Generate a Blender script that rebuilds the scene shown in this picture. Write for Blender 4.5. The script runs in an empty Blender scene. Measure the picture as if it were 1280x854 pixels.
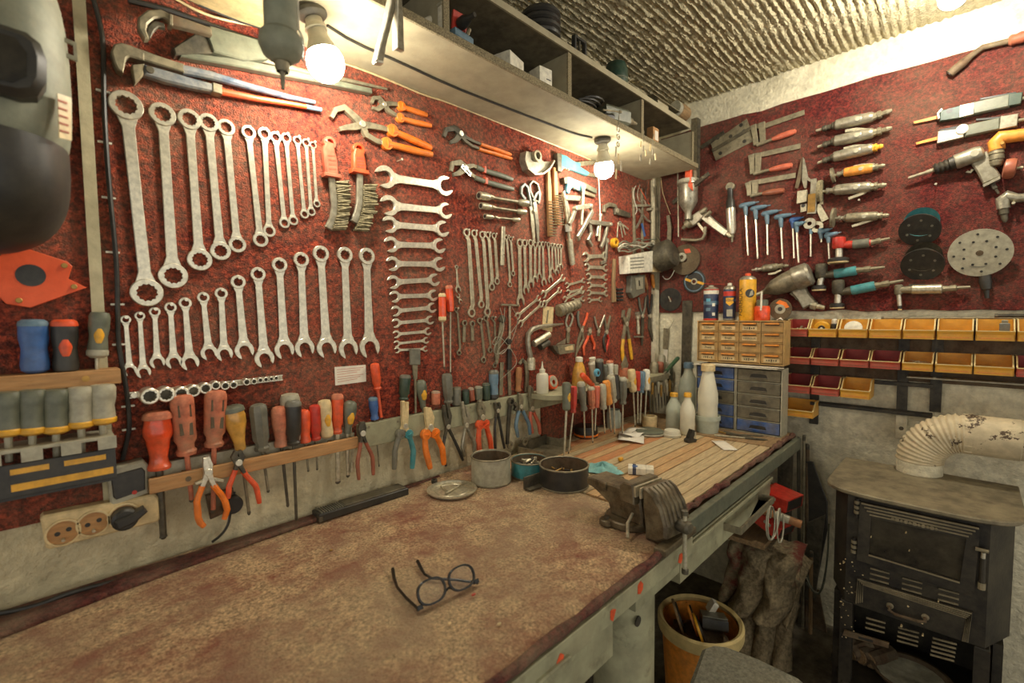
import bpy, math, random
from mathutils import Vector as V, Matrix
random.seed(7)
PI = math.pi
scene = bpy.context.scene
col = scene.collection
# ------------------------------------------------------------------ camera
H = 1.46                                   # eye height above the floor (m)
F, CX, CY = 583.96, 640.0, 427.0           # focal length in pixels of the 1280x854 frame
RX = V((0.70078713, 0.04875041, -0.71170275))
RY = V((-0.71329698, 0.03356692, -0.70005763))
RZ = V((-0.01023843, 0.99824679, 0.05829678))
CAM = V((0, 0, H))
cd = bpy.data.cameras.new('camera'); cam = bpy.data.objects.new('camera', cd); col.objects.link(cam)
cd.sensor_fit = 'HORIZONTAL'; cd.sensor_width = 36.0; cd.lens = F * 36.0 / 1280.0; cd.clip_start = 0.02
cd.dof.use_dof = True; cd.dof.focus_distance = 1.55; cd.dof.aperture_fstop = 2.8
cam.matrix_world = Matrix.Translation(CAM) @ Matrix((RX, RY, RZ)).to_4x4()
scene.camera = cam
# ------------------------------------------------------------------ light and exposure
w = bpy.data.worlds.new('world'); scene.world = w; w.use_nodes = True
w.node_tree.nodes['Background'].inputs[0].default_value = (1.0, 0.96, 0.86, 1)
w.node_tree.nodes['Background'].inputs[1].default_value = 0.52
scene.view_settings.view_transform = 'Standard'; scene.view_settings.look = 'None'
scene.view_settings.gamma = 1.0; scene.view_settings.use_curve_mapping = False
scene.view_settings.exposure = 0.95
BULB_W = 98.0          # emission strength of the bulbs over the bench
CEIL_W = 330.0          # emission strength of the ceiling bulb
# ------------------------------------------------------------------ pixel -> place helpers (a pixel gives only a direction)
WY, WX = 1.30, 2.51                        # wall planes: left wall y, back wall x
BZ = H - 0.5625                            # bench top
SHZ = H + 0.72                             # underside of the overhead shelf
CEZ = H + 1.13                             # ceiling
def ray(px, py):
    d = V((px - CX, -(py - CY), -F)); return V((RX.dot(d), RY.dot(d), RZ.dot(d)))
def PL(px, py, off=0.0):                   # on the left wall, off metres in front of it
    r = ray(px, py); return CAM + r * ((WY - off) / r.y)
def PB(px, py, off=0.0):                   # on the back wall
    r = ray(px, py); return CAM + r * ((WX - off) / r.x)
def PZ(px, py, z=None):                    # on a level surface at height z
    z = BZ if z is None else z
    r = ray(px, py); return CAM + r * ((z - H) / r.z)
def PY(px, py, y): return PL(px, py, WY - y)
def PX(px, py, x): return PB(px, py, WX - x)
def pxm(p, n):                             # n pixels at the distance of p, in metres
    d = p - CAM; return n * d.dot(V((0.71170275, 0.70005763, -0.05829678))) / F
NL, NB, NT = V((0, -1, 0)), V((-1, 0, 0)), V((0, 0, 1))
def frame(A, B, n):
    x = (B - A).normalized(); z = (n - x * n.dot(x)).normalized(); y = z.cross(x)
    m = Matrix((x, y, z)).transposed().to_4x4(); m.translation = A; return m
# ------------------------------------------------------------------ mesh helper
def arc(cx, cy, r, a0, a1, n):
    return [(cx + r * math.cos(a0 + (a1 - a0) * i / n), cy + r * math.sin(a0 + (a1 - a0) * i / n)) for i in range(n + 1)]
def circ(cx, cy, r, n=20, a=0):
    return [(cx + r * math.cos(a + 2 * PI * i / n), cy + r * math.sin(a + 2 * PI * i / n)) for i in range(n)]
def inset(pts, d):
    n = len(pts); out = []
    for i in range(n):
        a, b, c = pts[i - 1], pts[i], pts[(i + 1) % n]
        e1 = (b[0] - a[0], b[1] - a[1]); e2 = (c[0] - b[0], c[1] - b[1])
        l1 = math.hypot(*e1) or 1e-9; l2 = math.hypot(*e2) or 1e-9
        nx = -(e1[1] / l1 + e2[1] / l2); ny = e1[0] / l1 + e2[0] / l2
        l = math.hypot(nx, ny) or 1e-9
        out.append((b[0] + nx / l * d, b[1] + ny / l * d))
    return out
def area2(p): return sum(p[i - 1][0] * p[i][1] - p[i][0] * p[i - 1][1] for i in range(len(p)))
class MB:
    def __init__(s): s.v = []; s.f = []
    def add(s, vs, fs, m=None):
        o = len(s.v); s.v += [tuple(m @ V(q)) if m else tuple(q) for q in vs]; s.f += [[i + o for i in q] for q in fs]; return s
    def box(s, c, d, m=None, ch=0.0):
        x, y, z = [q / 2 for q in d]
        p = [(-x, -y), (x, -y), (x, y), (-x, y)]
        k = MB().prism(p, -z, z, min(ch, x * .5, y * .5, z * .5))
        t = Matrix.Translation(V(c)); return s.add(k.v, k.f, (t @ m) if m else t)
    def prism(s, p, z0, z1, ch=0.0, m=None):
        if area2(p) < 0: p = p[::-1]
        n = len(p); vs = []; fs = []
        rings = [(p, z0), (p, z1)] if ch <= 0 else [(inset(p, ch), z0), (p, z0 + ch), (p, z1 - ch), (inset(p, ch), z1)]
        for q, z in rings: vs += [(a, b, z) for a, b in q]
        for k in range(len(rings) - 1):
            for i in range(n):
                j = (i + 1) % n; fs.append((k * n + i, k * n + j, (k + 1) * n + j, (k + 1) * n + i))
        fs.append(tuple(range(n - 1, -1, -1))); k = (len(rings) - 1) * n; fs.append(tuple(range(k, k + n)))
        return s.add(vs, fs, m)
    def ring(s, po, pi, z0, z1, ch=0.0, m=None):          # outline with a hole, same point count
        n = len(po); q = [(po, z0), (po, z1 - ch)] + ([(inset(po, ch), z1)] if ch else []) + [(pi, z1), (pi, z0)]
        vs = []; fs = []
        for a, z in q: vs += [(x, y, z) for x, y in a]
        L = len(q)
        for k in range(L):
            for i in range(n):
                j = (i + 1) % n; k2 = (k + 1) % L; fs.append((k * n + i, k * n + j, k2 * n + j, k2 * n + i))
        return s.add(vs, fs, m)
    def strip(s, path, wd, z0, z1, ch=0.0, m=None):       # flat bar following a 2D path
        n = len(path); wd = [wd] * n if isinstance(wd, (int, float)) else wd
        a, b = [], []
        for i, (x, y) in enumerate(path):
            p, q = path[max(0, i - 1)], path[min(n - 1, i + 1)]
            dx, dy = q[0] - p[0], q[1] - p[1]; l = math.hypot(dx, dy) or 1e-9
            a.append((x - dy / l * wd[i] / 2, y + dx / l * wd[i] / 2)); b.append((x + dy / l * wd[i] / 2, y - dx / l * wd[i] / 2))
        return s.prism(b + a[::-1], z0, z1, ch, m)
    def tube(s, path, r, n=8, m=None, flat=1.0, cap=True):
        path = [V(p) for p in path]; k = len(path); r = [r] * k if isinstance(r, (int, float)) else r
        vs = []; fs = []; up = None
        for i, p in enumerate(path):
            t = (path[min(k - 1, i + 1)] - path[max(0, i - 1)])
            t = t.normalized() if t.length > 1e-9 else V((1, 0, 0))
            if up is None: up = V((0, 0, 1)) if abs(t.z) < .9 else V((0, 1, 0))
            sd = t.cross(up)
            if sd.length < 1e-6: sd = t.orthogonal()
            sd.normalize(); up = sd.cross(t).normalized()
            for j in range(n):
                a = 2 * PI * j / n; vs.append(tuple(p + sd * (r[i] * math.cos(a)) + up * (r[i] * flat * math.sin(a))))
        for i in range(k - 1):
            for j in range(n):
                j2 = (j + 1) % n; fs.append((i * n + j, i * n + j2, (i + 1) * n + j2, (i + 1) * n + j))
        if cap: fs.append(tuple(range(n - 1, -1, -1))); fs.append(tuple(range((k - 1) * n, k * n)))
        return s.add(vs, fs, m)
    def lathe(s, prof, n=14, m=None, flute=0, fa=.08, sy=1.0, sz=1.0, cap=True):   # prof (x, r) about local x
        vs = []; fs = []; k = len(prof)
        for x, r in prof:
            for j in range(n):
                a = 2 * PI * j / n; q = r * (1 - (fa if flute and j % 2 else 0)) if flute and .25 < 1 else r
                vs.append((x, q * math.cos(a) * sy, q * math.sin(a) * sz))
        for i in range(k - 1):
            for j in range(n):
                j2 = (j + 1) % n; fs.append((i * n + j, (i + 1) * n + j, (i + 1) * n + j2, i * n + j2))
        if cap: fs.append(tuple(range(n))); fs.append(tuple(range(k * n - 1, (k - 1) * n - 1, -1)))
        return s.add(vs, fs, m)
    def zlathe(s, prof, n=20, m=None):                    # prof (r, z) about local z
        k = MB().lathe([(z, r) for r, z in prof], n, cap=False)
        return s.add([(y, zz, x) for x, y, zz in k.v], k.f, m)
def build(name, mb, mat, parent=None, sharp=35, smooth=True):
    me = bpy.data.meshes.new(name); me.from_pydata(mb.v, [], mb.f); me.update()
    if smooth:
        me.shade_smooth()
        try: me.set_sharp_from_angle(angle=math.radians(sharp))
        except Exception: pass
    me.materials.append(MT[mat] if isinstance(mat, str) else mat)
    o = bpy.data.objects.new(name, me); col.objects.link(o)
    if parent is not None: o.parent = parent
    return o
def tag(o, label=None, cat=None, group=None, kind=None):
    if label: o['label'] = label
    if cat: o['category'] = cat
    if group: o['group'] = group
    if kind: o['kind'] = kind
    return o
def thing(name, label, cat, m, group=None):
    e = bpy.data.objects.new(name, None); col.objects.link(e); e.empty_display_size = .02
    e.matrix_world = m if isinstance(m, Matrix) else Matrix.Translation(V(m))
    return tag(e, label, cat, group)
def struct(name, mb, mat, label=None, smooth=False):
    return tag(build(name, mb, mat, None, smooth=smooth), label, kind='structure')
def copy_tree(o, parent=None, m=None, label=None):
    c = o.copy(); col.objects.link(c); c.parent = parent
    if m is not None: c.matrix_world = m
    if label: c['label'] = label
    for ch in o.children: copy_tree(ch, c)
    return c
ORD = ['first', 'second', 'third', 'fourth', 'fifth', 'sixth', 'seventh', 'eighth', 'ninth', 'tenth', 'eleventh', 'twelfth',
       'thirteenth', 'fourteenth', 'fifteenth', 'sixteenth', 'seventeenth', 'eighteenth', 'nineteenth', 'twentieth']
# ------------------------------------------------------------------ materials
MT = {}
def srgb(r, g, b):
    f = lambda c: (c / 255 / 12.92) if c / 255 <= .04045 else ((c / 255 + .055) / 1.055) ** 2.4
    return (f(r), f(g), f(b))
DUST = srgb(168, 155, 122)
def mat(name, c, rough=.55, metal=0.0, var=.3, scale=60, dust=.25, dscale=14, bump=.15, bscale=220, second=None, s2=.5, stretch=None, emis=None, coat=0, ramp=(.45, .68), bdist=.002, rand=0.0):
    m = bpy.data.materials.new(name); m.use_nodes = True; nt = m.node_tree; N = nt.nodes; K = nt.links
    b = N['Principled BSDF']; tc = N.new('ShaderNodeTexCoord'); src = tc.outputs['Object']
    if stretch:
        mp = N.new('ShaderNodeMapping'); mp.inputs['Scale'].default_value = stretch; K.new(src, mp.inputs[0]); src = mp.outputs[0]
    def noise(sc, det=4, ro=.6):
        n = N.new('ShaderNodeTexNoise'); n.inputs['Scale'].default_value = sc; n.inputs['Detail'].default_value = det
        n.inputs['Roughness'].default_value = ro; K.new(src, n.inputs['Vector']); return n.outputs[0]
    def mix(fac, a, bb, typ='MIX'):
        x = N.new('ShaderNodeMix'); x.data_type = 'RGBA'; x.blend_type = typ
        for k, q in ((0, fac), (6, a), (7, bb)):
            if hasattr(q, 'is_linked') or isinstance(q, bpy.types.NodeSocket): K.new(q, x.inputs[k])
            elif k == 0: x.inputs[0].default_value = q
            else: x.inputs[k].default_value = (*q, 1)
        return x.outputs[2]
    def ramp_(v, lo, hi):
        r = N.new('ShaderNodeMapRange'); r.inputs[1].default_value = lo; r.inputs[2].default_value = hi; K.new(v, r.inputs[0]); return r.outputs[0]
    lo = tuple(max(0, q * (1 - var)) for q in c); hi = tuple(min(1, q * (1 + var)) for q in c)
    out = mix(ramp_(noise(scale), .35, .65), lo, hi)
    if second: out = mix(ramp_(noise(scale * s2, 6, .7), *ramp), out, second)
    if dust > 0:
        nn = ramp_(noise(dscale, 6, .7), .38, .75); mu = N.new('ShaderNodeMath'); mu.operation = 'MULTIPLY'; mu.inputs[1].default_value = dust
        K.new(nn, mu.inputs[0]); out = mix(mu.outputs[0], out, DUST)
    K.new(out, b.inputs['Base Color'])
    b.inputs['Roughness'].default_value = rough; b.inputs['Metallic'].default_value = metal
    if coat: b.inputs['Coat Weight'].default_value = coat
    if bump:
        bp = N.new('ShaderNodeBump'); bp.inputs['Strength'].default_value = bump; bp.inputs['Distance'].default_value = bdist
        K.new(noise(bscale, 3), bp.inputs['Height']); K.new(bp.outputs[0], b.inputs['Normal'])
    if emis:
        b.inputs['Emission Color'].default_value = (*emis[0], 1); b.inputs['Emission Strength'].default_value = emis[1]
    MT[name] = m; return m
def glassmat(name, c, rough=.1, trans=.9, ior=1.45, alpha=1):
    m = bpy.data.materials.new(name); m.use_nodes = True; b = m.node_tree.nodes['Principled BSDF']
    b.inputs['Base Color'].default_value = (*c, 1); b.inputs['Roughness'].default_value = rough
    b.inputs['Transmission Weight'].default_value = trans; b.inputs['IOR'].default_value = ior; b.inputs['Alpha'].default_value = alpha
    MT[name] = m; return m
S = srgb
# metals
mat('chrome', S(218, 211, 190), .30, .68, .18, 90, .25, bump=.08)
mat('steel', S(190, 182, 156), .38, .55, .25, 80, .3)
mat('dull_steel', S(132, 124, 102), .5, .45, .3, 60, .4)
mat('dark_steel', S(72, 68, 58), .5, .4, .35, 70, .35)
mat('black_metal', S(38, 36, 33), .5, .3, .3, 60, .22)
mat('alloy', S(160, 154, 136), .36, .6, .25, 60, .3)
mat('rusty', S(95, 72, 50), .75, .2, .4, 50, .35, second=S(70, 60, 48))
mat('brass', S(170, 130, 60), .45, .5, .25, 50, .25)
# plastics and paint
for n, c in dict(orange=(240, 120, 20), red=(190, 40, 28), redorange=(225, 80, 35), blue=(45, 90, 150), teal=(60, 135, 140), yellow=(225, 165, 35),
                 green=(45, 95, 65), black=(40, 39, 37), grey=(105, 104, 92), greygreen=(96, 100, 84), lightgrey=(165, 160, 138), white=(222, 216, 196),
                 bluegrey=(92, 122, 140), skyblue=(90, 165, 190), brownred=(150, 78, 55), darkgreen=(32, 60, 48), cream=(214, 190, 140), pinkred=(200, 95, 70),
                 darkblue=(36, 52, 84), amber=(222, 140, 50)).items():
    mat(n, S(*c), .42, 0, .2, 50, .10 if n == 'black' else .20, bump=.08)
mat('blue_worn', S(86, 104, 126), .55, .1, .3, 40, .75, 20)
mat('line_grey', S(128, 132, 114), .6, .1, .15, 40, .3)
mat('clear_red', S(225, 72, 28), .25, 0, .25, 40, .25, coat=.4)
mat('clear_amber', S(205, 150, 60), .25, 0, .25, 40, .3, coat=.4)
mat('dusty_red', S(196, 104, 72), .6, 0, .3, 60, .5)
mat('wood', S(190, 140, 85), .7, 0, .25, 22, .25, second=S(140, 95, 55), stretch=(1.5, 12, 12), bump=.3, bscale=60)
mat('wood_old', S(150, 118, 78), .75, 0, .3, 22, .35, second=S(95, 72, 48), stretch=(1.5, 10, 10), bump=.3)
mat('paper', S(226, 218, 200), .85, 0, .06, 20, .12, bump=.03)
mat('print_red', S(190, 120, 100), .9, 0, .2, 20, .1, bump=0)
mat('print_black', S(40, 36, 32), .9, 0, .2, 20, .1, bump=0)
mat('bristle', S(128, 118, 88), .85, 0, .45, 120, .4, bump=.3)
mat('cloth', S(120, 175, 172), .9, 0, .25, 40, .25, bump=.2)
# surfaces
mat('carpet', S(178, 72, 45), .95, 0, .62, 130, .42, 3.0, 1.0, 260, second=S(70, 18, 17), s2=.55, ramp=(.40, .66), bdist=.012)
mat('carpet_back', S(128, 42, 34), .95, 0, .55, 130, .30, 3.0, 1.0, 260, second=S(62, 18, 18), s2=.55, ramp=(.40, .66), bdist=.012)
mat('bench_carpet', S(182, 152, 114), .95, 0, .55, 170, .8, 3.0, .9, 200, second=S(130, 64, 48), s2=.07, ramp=(.42, .66), bdist=.008)
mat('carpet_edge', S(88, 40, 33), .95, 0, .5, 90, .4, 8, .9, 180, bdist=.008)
mat('plaster', S(222, 214, 186), .9, 0, .18, 30, .3, 5, .8, 60, second=S(150, 138, 108), s2=.12, ramp=(.55, .8), bdist=.008)
mat('plaster_low', S(210, 198, 162), .9, 0, .2, 24, .3, 5, .9, 70, second=S(120, 106, 80), s2=.25, ramp=(.52, .78), bdist=.008)
mat('ceiling_paint', S(182, 172, 140), .95, 0, .2, 30, .2, 6, 1.0, 90, bdist=.01)
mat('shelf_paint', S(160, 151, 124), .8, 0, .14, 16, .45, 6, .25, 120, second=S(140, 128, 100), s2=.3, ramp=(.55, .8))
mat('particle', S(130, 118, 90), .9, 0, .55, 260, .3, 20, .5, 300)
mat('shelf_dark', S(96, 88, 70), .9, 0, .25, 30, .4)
mat('bench_paint', S(150, 148, 118), .65, 0, .25, 14, .5, 9, .3, 90, second=S(105, 98, 74), s2=1.2, ramp=(.58, .75))
mat('plank', S(186, 150, 102), .8, 0, .28, 14, .4, 8, .4, 70, second=S(190, 110, 60), stretch=(1.2, 16, 16), s2=.9, ramp=(.5, .8))
mat('plank_orange', S(190, 128, 78), .8, 0, .3, 14, .4, 8, .4, 70, second=S(168, 84, 46), stretch=(1.2, 16, 16), s2=.9, ramp=(.45, .75))
mat('plank_grey', S(186, 164, 124), .85, 0, .25, 14, .55, 8, .4, 70, second=S(150, 104, 66), stretch=(1.2, 16, 16), s2=.9, ramp=(.5, .8))
mat('plank_gap', S(70, 45, 30), .95, 0, .3, 40, .3)
mat('floor_paint', S(74, 66, 54), .9, 0, .35, 20, .4)
mat('sackcloth', S(140, 124, 94), .95, 0, .45, 70, .3, 6, 1.0, 240, second=S(120, 38, 32), s2=.08, ramp=(.56, .66), bdist=.006)
mat('seat_fabric', S(140, 137, 120), .95, 0, .3, 120, .3, 10, .9, 300, bdist=.004)
mat('iron', S(34, 30, 26), .55, .2, .35, 50, .16, 9, .2, 120)
mat('iron_top', S(116, 106, 84), .6, .2, .3, 20, .6, 5, .15, 120)
mat('stove_pipe', S(206, 190, 156), .6, .1, .14, 30, .25, 8, .2, 90, second=S(70, 48, 34), s2=.6, ramp=(.585, .61))
mat('vise_iron', S(82, 68, 47), .42, .3, .55, 40, .6, 16, .4, 120, second=S(44, 38, 30), s2=.5)
mat('sooty_glass', S(22, 18, 15), .25, 0, .5, 8, .2, 6, 0)
mat('batten', S(190, 180, 146), .9, 0, .15, 30, .4, 12, .5, 100)
mat('bin_yellow', S(222, 160, 40), .5, 0, .14, 20, .3, 12, .05)
mat('bin_red', S(184, 68, 50), .5, 0, .2, 20, .35, 12, .05)
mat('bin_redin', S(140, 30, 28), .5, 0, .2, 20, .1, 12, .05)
mat('drawer_tan', S(184, 146, 86), .5, 0, .2, 30, .35)
mat('drawer_grey', S(92, 86, 70), .55, 0, .3, 30, .4)
mat('drawer_blue', S(52, 84, 138), .5, 0, .3, 30, .4)
mat('rim_light', S(214, 190, 128), .6, 0, .12, 30, .2)
mat('milk_plastic', S(216, 210, 186), .5, 0, .1, 20, .25, 10, .05)
mat('pale_blue_plastic', S(176, 182, 164), .4, 0, .12, 20, .3)
mat('lampblack', S(54, 52, 46), .6, 0, .2, 40, .3)
mat('lamp_grey', S(176, 170, 146), .5, 0, .1, 40, .2)
mat('abrasive', S(88, 72, 52), .95, 0, .4, 300, .2, bump=.5)
mat('leather', S(150, 95, 50), .7, 0, .3, 40, .3)
mat('bulb', (1, 1, 1), .3, 0, 0, 10, 0, bump=0, emis=((1.0, 0.92, 0.75), BULB_W))
mat('bulb_ceiling', (1, 1, 1), .3, 0, 0, 10, 0, bump=0, emis=((1.0, 0.93, 0.78), CEIL_W))
mat('gloss_black', S(20, 20, 20), .25, 0, .1, 40, .05, bump=0)
glassmat('lens', (.95, .97, .95), .02, 1.0, 1.2)
# ================================================================== the room
XL = -2.2; YR = -2.2
# left wall: plaster with a red carpet sheet over its upper part
struct('wall_left', MB().box(((XL + WX) / 2, WY + .06, (0 + CEZ) / 2), (WX - XL + .1, .1, CEZ), ch=0), 'plaster_low', 'pale rough plaster wall behind the long workbench')
struct('wall_back', MB().box((WX + .06, (YR + WY) / 2, CEZ / 2), (.1, WY - YR + .2, CEZ)), 'plaster', 'pale plaster wall behind the stove and drawers')
struct('floor', MB().box(((XL + WX) / 2 + .03, (YR + WY) / 2 + .03, -.05), (WX - XL + .08, WY - YR + .08, .1)), 'floor_paint', 'dark dirty workshop floor')
def ceil_mesh():
    mb = MB(); nx, ny = 200, 560; x0, x1, y0, y1 = .2, WX + .02, -1.0, WY + .02
    rnd = random.Random(3); vs = []; fs = []
    off = [rnd.uniform(-.003, .003) for _ in range(ny + 1)]
    for j in range(ny + 1):
        y = y0 + (y1 - y0) * j / ny
        for i in range(nx + 1):
            x = x0 + (x1 - x0) * i / nx
            wob = .008 * math.sin(x * 3.1 + y * 2) + .005 * math.sin(x * 9 + y * 5)
            z = (.0048 + .002 * math.sin(x * 17 + y * 11)) * math.sin((y + wob) * 2 * PI / .027) + off[j] * .5 + rnd.uniform(-.0034, .0034) + .003 * math.sin(x * 41 + y * 31) * math.sin(y * 57 - x * 13)
            z *= .45 + .55 * min(1, max(0, (y - .0) / .75))
            vs.append((x, y, CEZ - .008 + z))
    for j in range(ny):
        for i in range(nx):
            a = j * (nx + 1) + i; fs.append((a, a + nx + 1, a + nx + 2, a + 1))
    mb.add(vs, fs)
    mb.box(((XL + .2) / 2, (YR + WY) / 2, CEZ + .05), (.2 - XL, WY - YR, .1)); mb.box(((.2 + WX) / 2, (YR - 1) / 2, CEZ + .05), (WX - .2, -1 - YR, .1))
    mb.box(((.2 + WX) / 2, (WY - 1) / 2, CEZ + .07), (WX - .2, WY + 1, .1))
    return mb
struct('ceiling', ceil_mesh(), 'ceiling_paint', 'ceiling of coarse ridged render in long furrows', smooth=True)
# carpet sheets are pieces of the wall covering
def carpet_piece(name, outline, plane, t, m, label):
    mb = MB().prism(outline, 0, t, .002)
    o = struct(name, mb, m, label)
    if plane == 'L': o.matrix_world = Matrix(((1, 0, 0, 0), (0, 0, -1, WY + .0095), (0, 1, 0, 0), (0, 0, 0, 1)))
    else: o.matrix_world = Matrix(((0, 0, -1, WX + .0095), (-1, 0, 0, 0), (0, 1, 0, 0), (0, 0, 0, 1)))
    return o
def wav(x0, x1, z, n, a): return [(x0 + (x1 - x0) * i / n, z + random.uniform(-a, a)) for i in range(n + 1)]
cx_strip = PL(121, 240).x
carpet_piece('wall_covering_left', wav(cx_strip, 1.50, H - .375, 18, .004) + [(1.50, BZ + .004), (2.45, BZ + .004), (2.45, H + 0.9), (cx_strip, H + 0.9)], 'L', .012, 'carpet', 'red carpet covering the wall behind the spanners')
carpet_piece('wall_covering_far_left', wav(XL, cx_strip - .018, H - .40, 20, .004) + [(cx_strip - .018, H + 0.9), (XL, H + 0.9)], 'L', .012, 'carpet', 'red carpet on the wall behind the orange magnet')
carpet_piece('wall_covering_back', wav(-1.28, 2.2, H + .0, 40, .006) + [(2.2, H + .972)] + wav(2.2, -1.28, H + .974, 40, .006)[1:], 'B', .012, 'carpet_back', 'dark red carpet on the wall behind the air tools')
tag(build('trim_1', MB().box((cx_strip - .010, WY - .004, H + .15), (.020, .016, 1.1), ch=.003), 'batten'), 'pale batten between two red carpet sheets', kind='structure')
# pale pillar strip in the corner
tag(build('trim_2', MB().box((2.475, WY - .01, H - .12), (.04, .03, .5), ch=.004), 'plaster'), 'pale strip in the room corner', kind='structure')
# ------------------------------------------------------------------ workbench
def bench():
    t = thing('workbench', 'long steel-framed workbench with worn carpet top below the spanners', 'workbench', (0, 0, 0))
    x0, x1, y0, y1 = -1.6, 1.17, .51, WY - .002
    n = 60; mb = MB(); vs = []; fs = []; my = 26; rnd = random.Random(5)
    for j in range(my + 1):
        for i in range(n + 1):
            x = x0 + (x1 - x0) * i / n; y = y0 + (y1 - y0) * j / my
            z = BZ + rnd.uniform(-.0012, .0012) + .002 * math.sin(x * 9) * math.sin(y * 11)
            if j == 0: z -= .008
            if j == my: z += .006 + .004 * math.sin(x * 7)
            vs.append((x, y, z))
    for j in range(my):
        for i in range(n):
            a = j * (n + 1) + i; fs.append((a, a + 1, a + n + 2, a + n + 1))
    mb.add(vs, fs); mb.box(((x0 + x1) / 2, (y0 + y1) / 2, BZ - .016), (x1 - x0, y1 - y0, .018))
    build('carpet_top', mb, 'bench_carpet', t, 60)
    e = MB(); e.tube([(x0 + (x1 - x0 - .05) * i / 50, y0 - .003 + random.uniform(-.002, .002), BZ - .008 + random.uniform(-.002, .002)) for i in range(51)], [.0095 + random.uniform(-.003, .003) for _ in range(51)], 8)
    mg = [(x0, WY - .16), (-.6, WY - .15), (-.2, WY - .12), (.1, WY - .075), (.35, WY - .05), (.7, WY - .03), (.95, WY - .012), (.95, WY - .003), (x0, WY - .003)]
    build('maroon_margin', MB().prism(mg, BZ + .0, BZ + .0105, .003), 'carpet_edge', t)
    build('rolled_carpet_edge', e, 'carpet_edge', t)
    build('edge_rail', MB().box(((x0 + x1) / 2, y0 - .004, BZ - .043), (x1 - x0, .014, .045), ch=.002), 'bench_paint', t)
    build('apron', MB().box(((x0 + .84) / 2, y0 + .03, BZ - .12), (.84 - x0, .02, .12), ch=.002), 'bench_paint', t)
    c = PY(800, 760, .56)
    lg = MB().lathe([(-BZ + .001, .075), (-.07, .075)], 28, Matrix.Translation((1.0, .60, BZ)) @ Matrix.Rotation(-PI / 2, 4, 'Y'))
    build('leg', lg, 'bench_paint', t)
    build('top_bracket', MB().box((1.02, .53, BZ - .085), (.22, .03, .05), ch=.004), 'bench_paint', t)
    build('bolt_hole', MB().lathe([(0, .012), (.003, .012)], 14, Matrix.Translation((.955, .536, BZ - .16)) @ Matrix.Rotation(-PI / 2, 4, 'Z')), 'black', t)
    for i, x in enumerate((-1.2, -.2)):
        build('leg', MB().box((x, .58, (BZ - .06) / 2), (.08, .08, BZ - .06)), 'bench_paint', t)
        build('leg', MB().box((x, 1.22, (BZ - .06) / 2), (.08, .08, BZ - .06)), 'bench_paint', t)
    build('bracket', MB().box((.60, y0 - .012, BZ - .075), (.09, .012, .05), ch=.004), 'bench_paint', t)
    build('iron_edge', MB().box((1.085, y0 - .006, BZ + .000), (.17, .03, .018), ch=.003), 'vise_iron', t)
    # scraps of worn paint
    for x, z in ((.90, -.04), (.79, -.045), (1.1, -.05), (.62, -.05)):
        build('paint_chip', MB().prism([(x + dx * .012 * random.uniform(.6, 1.3), BZ + z + dz * .014 * random.uniform(.6, 1.3)) for dx, dz in ((-1, -.6), (0, -1), (.8, -.5), (1, .4), (.1, 1), (-.7, .6))], 0, .0008, 0, Matrix(((1, 0, 0, 0), (0, 0, -1, y0 - .0115), (0, 1, 0, 0), (0, 0, 0, 1)))), 'redorange', t)
bench()
def plank_bench():
    t = thing('plank_bench', 'worn wooden plank worktop in front of the drawer cabinets', 'workbench', (0, 0, 0))
    x0, x1, y0, y1 = 1.185, 2.40, .545, 1.295; n = 15; random.seed(11)
    x1b = 2.10
    ys = [y0 + .03]
    while ys[-1] < y1 - .035: ys.append(ys[-1] + random.uniform(.036, .052))
    ys[-1] = y1
    for a, b in zip(ys[:-1], ys[1:]):
        build('plank', MB().box(((x0 + x1) / 2, (a + b) / 2, BZ - .012 + random.uniform(-.0015, .001)), (x1 - x0, b - a - .004, .026), ch=.002), random.choice(['plank', 'plank', 'plank_orange', 'plank_grey', 'plank_grey']), t)
    build('underboard', MB().box(((x0 + x1) / 2, (y0 + y1) / 2, BZ - .035), (x1 - x0, y1 - y0, .022)), 'plank_gap', t)
    build('dusty_end_board', MB().box((2.25, (y0 + y1) / 2 + .01, BZ + .003), (.30, y1 - y0 - .03, .005), ch=.001), 'wood_old', t)
    e = MB(); e.tube([(x0 + .03 + (x1 - x0 - .03) * i / 40, y0 + .018 + random.uniform(-.004, .004), BZ + .0 + random.uniform(-.004, .004)) for i in range(41)], [.009 + random.uniform(-.003, .004) for _ in range(41)], 7)
    build('frayed_carpet_edge', e, 'carpet_edge', t)
    build('front_rail', MB().box(((x0 + x1) / 2, y0 - .002, BZ - .035), (x1 - x0, .022, .05), ch=.002), 'greygreen', t)
    build('leg', MB().box((x1 - .03, y0 + .04, (BZ - .05) / 2), (.05, .05, BZ - .05)), 'dark_steel', t)
    build('leg', MB().box((x1 - .03, y1 - .05, (BZ - .05) / 2), (.05, .05, BZ - .05)), 'dark_steel', t)
    d = build('drawer', MB().box(((1.20 + 2.0) / 2, y0 + .17, BZ - .132), (.80, .34, .10), ch=.003), 'bench_paint', t)
    build('drawer_lip', MB().box((1.60, y0 - .004, BZ - .092), (.80, .012, .012), ch=.002), 'bench_paint', d)
    hx0, hx1 = PY(905, 652, y0).x, PY(948, 618, y0).x
    hz = BZ - .125
    build('handle', MB().strip([(0, 0), (.0, .05), (hx1 - hx0, .05), (hx1 - hx0, 0)], .007, -.012, .012, .001, Matrix(((1, 0, 0, hx0), (0, -1, 0, y0), (0, 0, 1, hz), (0, 0, 0, 1)))), 'dull_steel', d)
plank_bench()
random.seed(21)
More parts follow.
